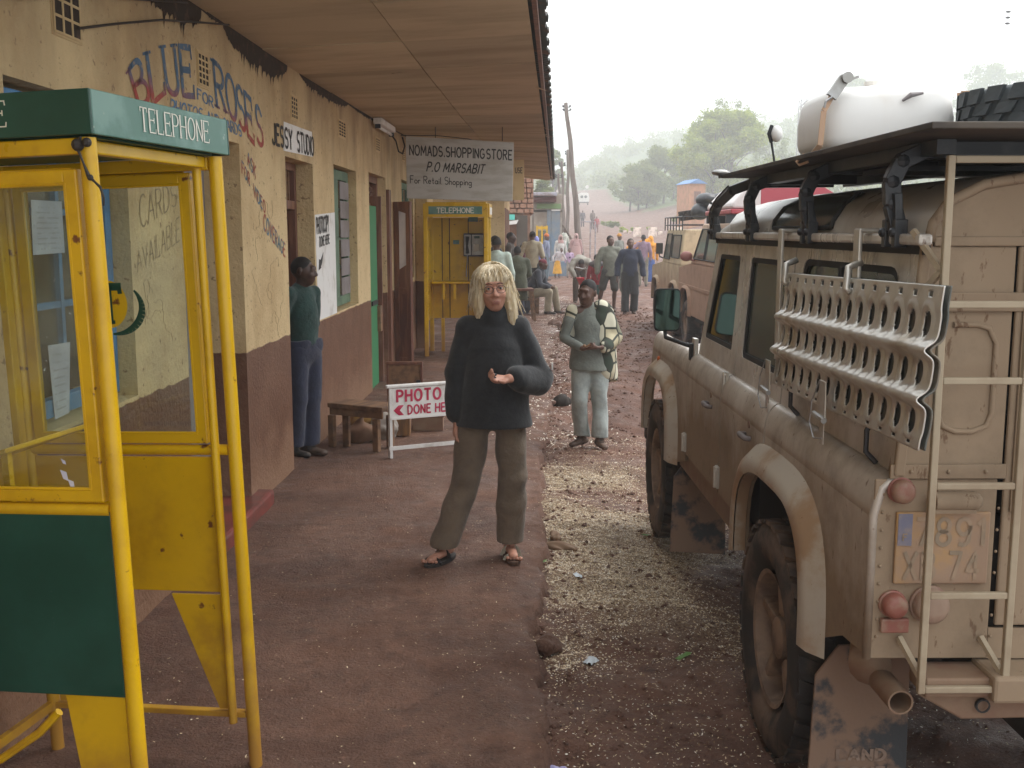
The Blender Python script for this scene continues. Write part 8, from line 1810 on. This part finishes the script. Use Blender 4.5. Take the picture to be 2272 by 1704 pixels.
# ---------------------------------------------------------------- maize chaff and litter: thousands of flakes
def road_surface_z(x, y):
    d = x-edge_x(y); z = base_h(x, y); near = ss((45-y)/20)
    rough = (vnoise(x, y, 3, 11)-.5)*.05+(vnoise(x, y, 9, 12)-.5)*.026+(vnoise(x, y, 24, 13)-.5)*.016+(vnoise(x, y, .8, 14)-.5)*.09
    rut = -.05*np.exp(-((d-1.15-.15*np.sin(y*.5))/.22)**2)-.05*np.exp(-((x-4.2-.2*np.sin(y*.3))/.3)**2)-.04*np.exp(-((x-5.8-.2*np.sin(y*.3))/.3)**2)
    return z+(rough+rut)*(.25+.75*near)*ss((70-y)/30)
def walk_surface_z(x, y): return (vnoise(x, y, 2.2, 31)-.5)*.018+(vnoise(x, y, 9, 32)-.5)*.010+(vnoise(x, y, 25, 33)-.5)*.006
def flakes(name, X, Y, Zf, smin, smax, mt, seed, lift=.003):
    r = np.random.default_rng(seed); n = len(X); Z = Zf(X, Y)+lift; a = r.uniform(0, 2*PI, n); L_ = r.uniform(smin, smax, n); W_ = L_*r.uniform(.25, .6, n)
    ux, uy = np.cos(a), np.sin(a); tz = r.normal(size=n)*.25; P = np.stack([X, Y, Z], 1); A = np.stack([ux, uy, tz], 1)*(L_/2)[:, None]; B = np.stack([-uy, ux, r.normal(size=n)*.3], 1)*(W_/2)[:, None]
    V = np.stack([P-A-B*.4, P-A*.1-B, P+A-B*.3, P+A+B*.4, P+B, P-A+B*.3], 1).reshape(-1, 3); I = np.arange(n)*6
    F = np.concatenate([np.stack([I, I+1, I+4, I+5], 1), np.stack([I+1, I+2, I+3, I+4], 1)]); return tag(np_mesh(name, V, F, mt, None, False), kind='stuff')
MAT['chaff'] = mat('maize_chaff', (.62, .48, .30), .55, (.78, .65, .45), 40, 3); MAT['chaff2'] = mat('bleached_chaff', (.88, .82, .70), .55); MAT['chaff3'] = mat('brown_chaff', (.27, .17, .095), .8)
r = np.random.default_rng(5); n = 620000
X = r.uniform(.0, 2.4, n); Y = 2.6+(r.random(n)**.85)*7.6; d = X-edge_x(Y)
dens = ss((d-.01)/.06)*(.07+1.0*ss((Y-4.0)/1.0)*ss((8.7-Y)/.8)*(.15+.95*ss((vnoise(X, Y, 1.6, 61)-.28)/.3))*(.3+.8*vnoise(X, Y, 7, 62)))
dens *= (.22+.78*ss((1.6+.25*np.sin(Y*2)-X)/.5))*np.where(d < .18, 1.25, 1)
k = r.random(n) < dens*.85; X, Y = X[k], Y[k]; j = r.random(len(X))
flakes('maize_chaff', X[j < .55], Y[j < .55], road_surface_z, .004, .013, MAT['chaff'], 1); flakes('bleached_chaff', X[(j >= .55) & (j < .76)], Y[(j >= .55) & (j < .76)], road_surface_z, .004, .012, MAT['chaff2'], 2); flakes('brown_chaff', X[j >= .76], Y[j >= .76], road_surface_z, .006, .016, MAT['chaff3'], 3)
n = 16000; Y = 2.9+(r.random(n)**1.1)*9; X = -1.5+r.random(n)*(edge_x(Y)+1.5); w = .22+.78*(ss((X+.7)/.9))*vnoise(X, Y, 2, 63)**2; k = r.random(n) < w*.6; flakes('path_chaff', X[k], Y[k], walk_surface_z, .003, .011, MAT['chaff'], 4)
n = 5000; Y = 9+r.random(n)*22; X = edge_x(Y)+r.normal(size=n)*.25+.12; flakes('kerb_chaff', X, Y, lambda a, b: np.where(a > edge_x(b)+.03, road_surface_z(a, b), walk_surface_z(a, b)+.004), .008, .03, MAT['chaff2'], 6)
n = 5200; Y = 2.75+r.random(n)*.55; X = -1.2+r.random(n)*.75; k = vnoise(X, Y, 5, 66) > .42; flakes('dark_sweepings', X[k], Y[k], walk_surface_z, .012, .035, MAT['soot'], 7, .006)
# clods of earth on the road
rr = np.random.default_rng(9); n = 5200; Y = 2.7+rr.random(n)**1.4*24; X = edge_x(Y)+.02+rr.random(n)**1.5*3.5; s = rr.uniform(.004, .016, n)*(1+Y/14); Z = road_surface_z(X, Y)
base = np.array([(1, 0, 0), (-1, 0, 0), (0, 1, 0), (0, -1, 0), (0, 0, .8), (0, 0, -.8)]); V = np.stack([X, Y, Z], 1)[:, None]+base[None]*(s[:, None, None])*rr.uniform(.6, 1.3, (n, 6, 1)); F = np.array([(0, 2, 4), (2, 1, 4), (1, 3, 4), (3, 0, 4), (2, 0, 5), (1, 2, 5), (3, 1, 5), (0, 3, 5)])
tag(np_mesh('earth_crumbs', V.reshape(-1, 3), (F[None]+(np.arange(n)*6)[:, None, None]).reshape(-1, 3), MAT['earth'], None, True), kind='stuff')
def scrap(name, label, x, y, w, h, mt, seed, z=None):
    t = thing(name, label, 'litter', (x, y, float(road_surface_z(np.array([x]), np.array([y]))[0])+.006 if z is None else z), seed); V = []; F = []; rr = random.Random(seed); n = 6
    for i in range(n+1):
        for j in range(n+1): V.append((w*(i/n-.5), h*(j/n-.5)*(1-.5*abs(i/n-.5)), rr.uniform(0, min(w, h)*.25)))
    for i in range(n):
        for j in range(n): F.append((i*(n+1)+j, (i+1)*(n+1)+j, (i+1)*(n+1)+j+1, i*(n+1)+j+1))
    np_mesh('film', V, F, mt, t, True)
lg = mat('green_leaf', (.12, .24, .05), .5); pl = mat('clear_plastic_scrap', (.55, .60, .64), .2)
scrap('plastic_scrap', 'crumpled clear plastic scrap in the lower middle of the road', .345, 4.43, .07, .06, pl, 1); scrap('plastic_scrap', 'shiny blue-white plastic scrap among the chaff', .36, 5.62, .07, .04, pl, 2); scrap('plastic_scrap', 'bluish wrapper at the bottom edge by the kerb', .16, 3.50, .07, .05, mat('lilac_wrapper', (.38, .36, .6), .3), 3)
scrap('fallen_leaf', 'yellow-green leaf strip on the road before the rear wheel', .77, 4.55, .11, .03, lg, 4); scrap('fallen_leaf', 'green leaf at the kerb beside the chaff', .17, 5.9, .04, .06, lg, 5); scrap('fallen_leaf', 'pale leaf by the front wheel', .85, 6.55, .06, .03, lg, 6); scrap('paper_scrap', 'white paper scrap on the kerb under the boulder', .84, 19.0, .16, .05, MAT['white_paint'], 7, .02)
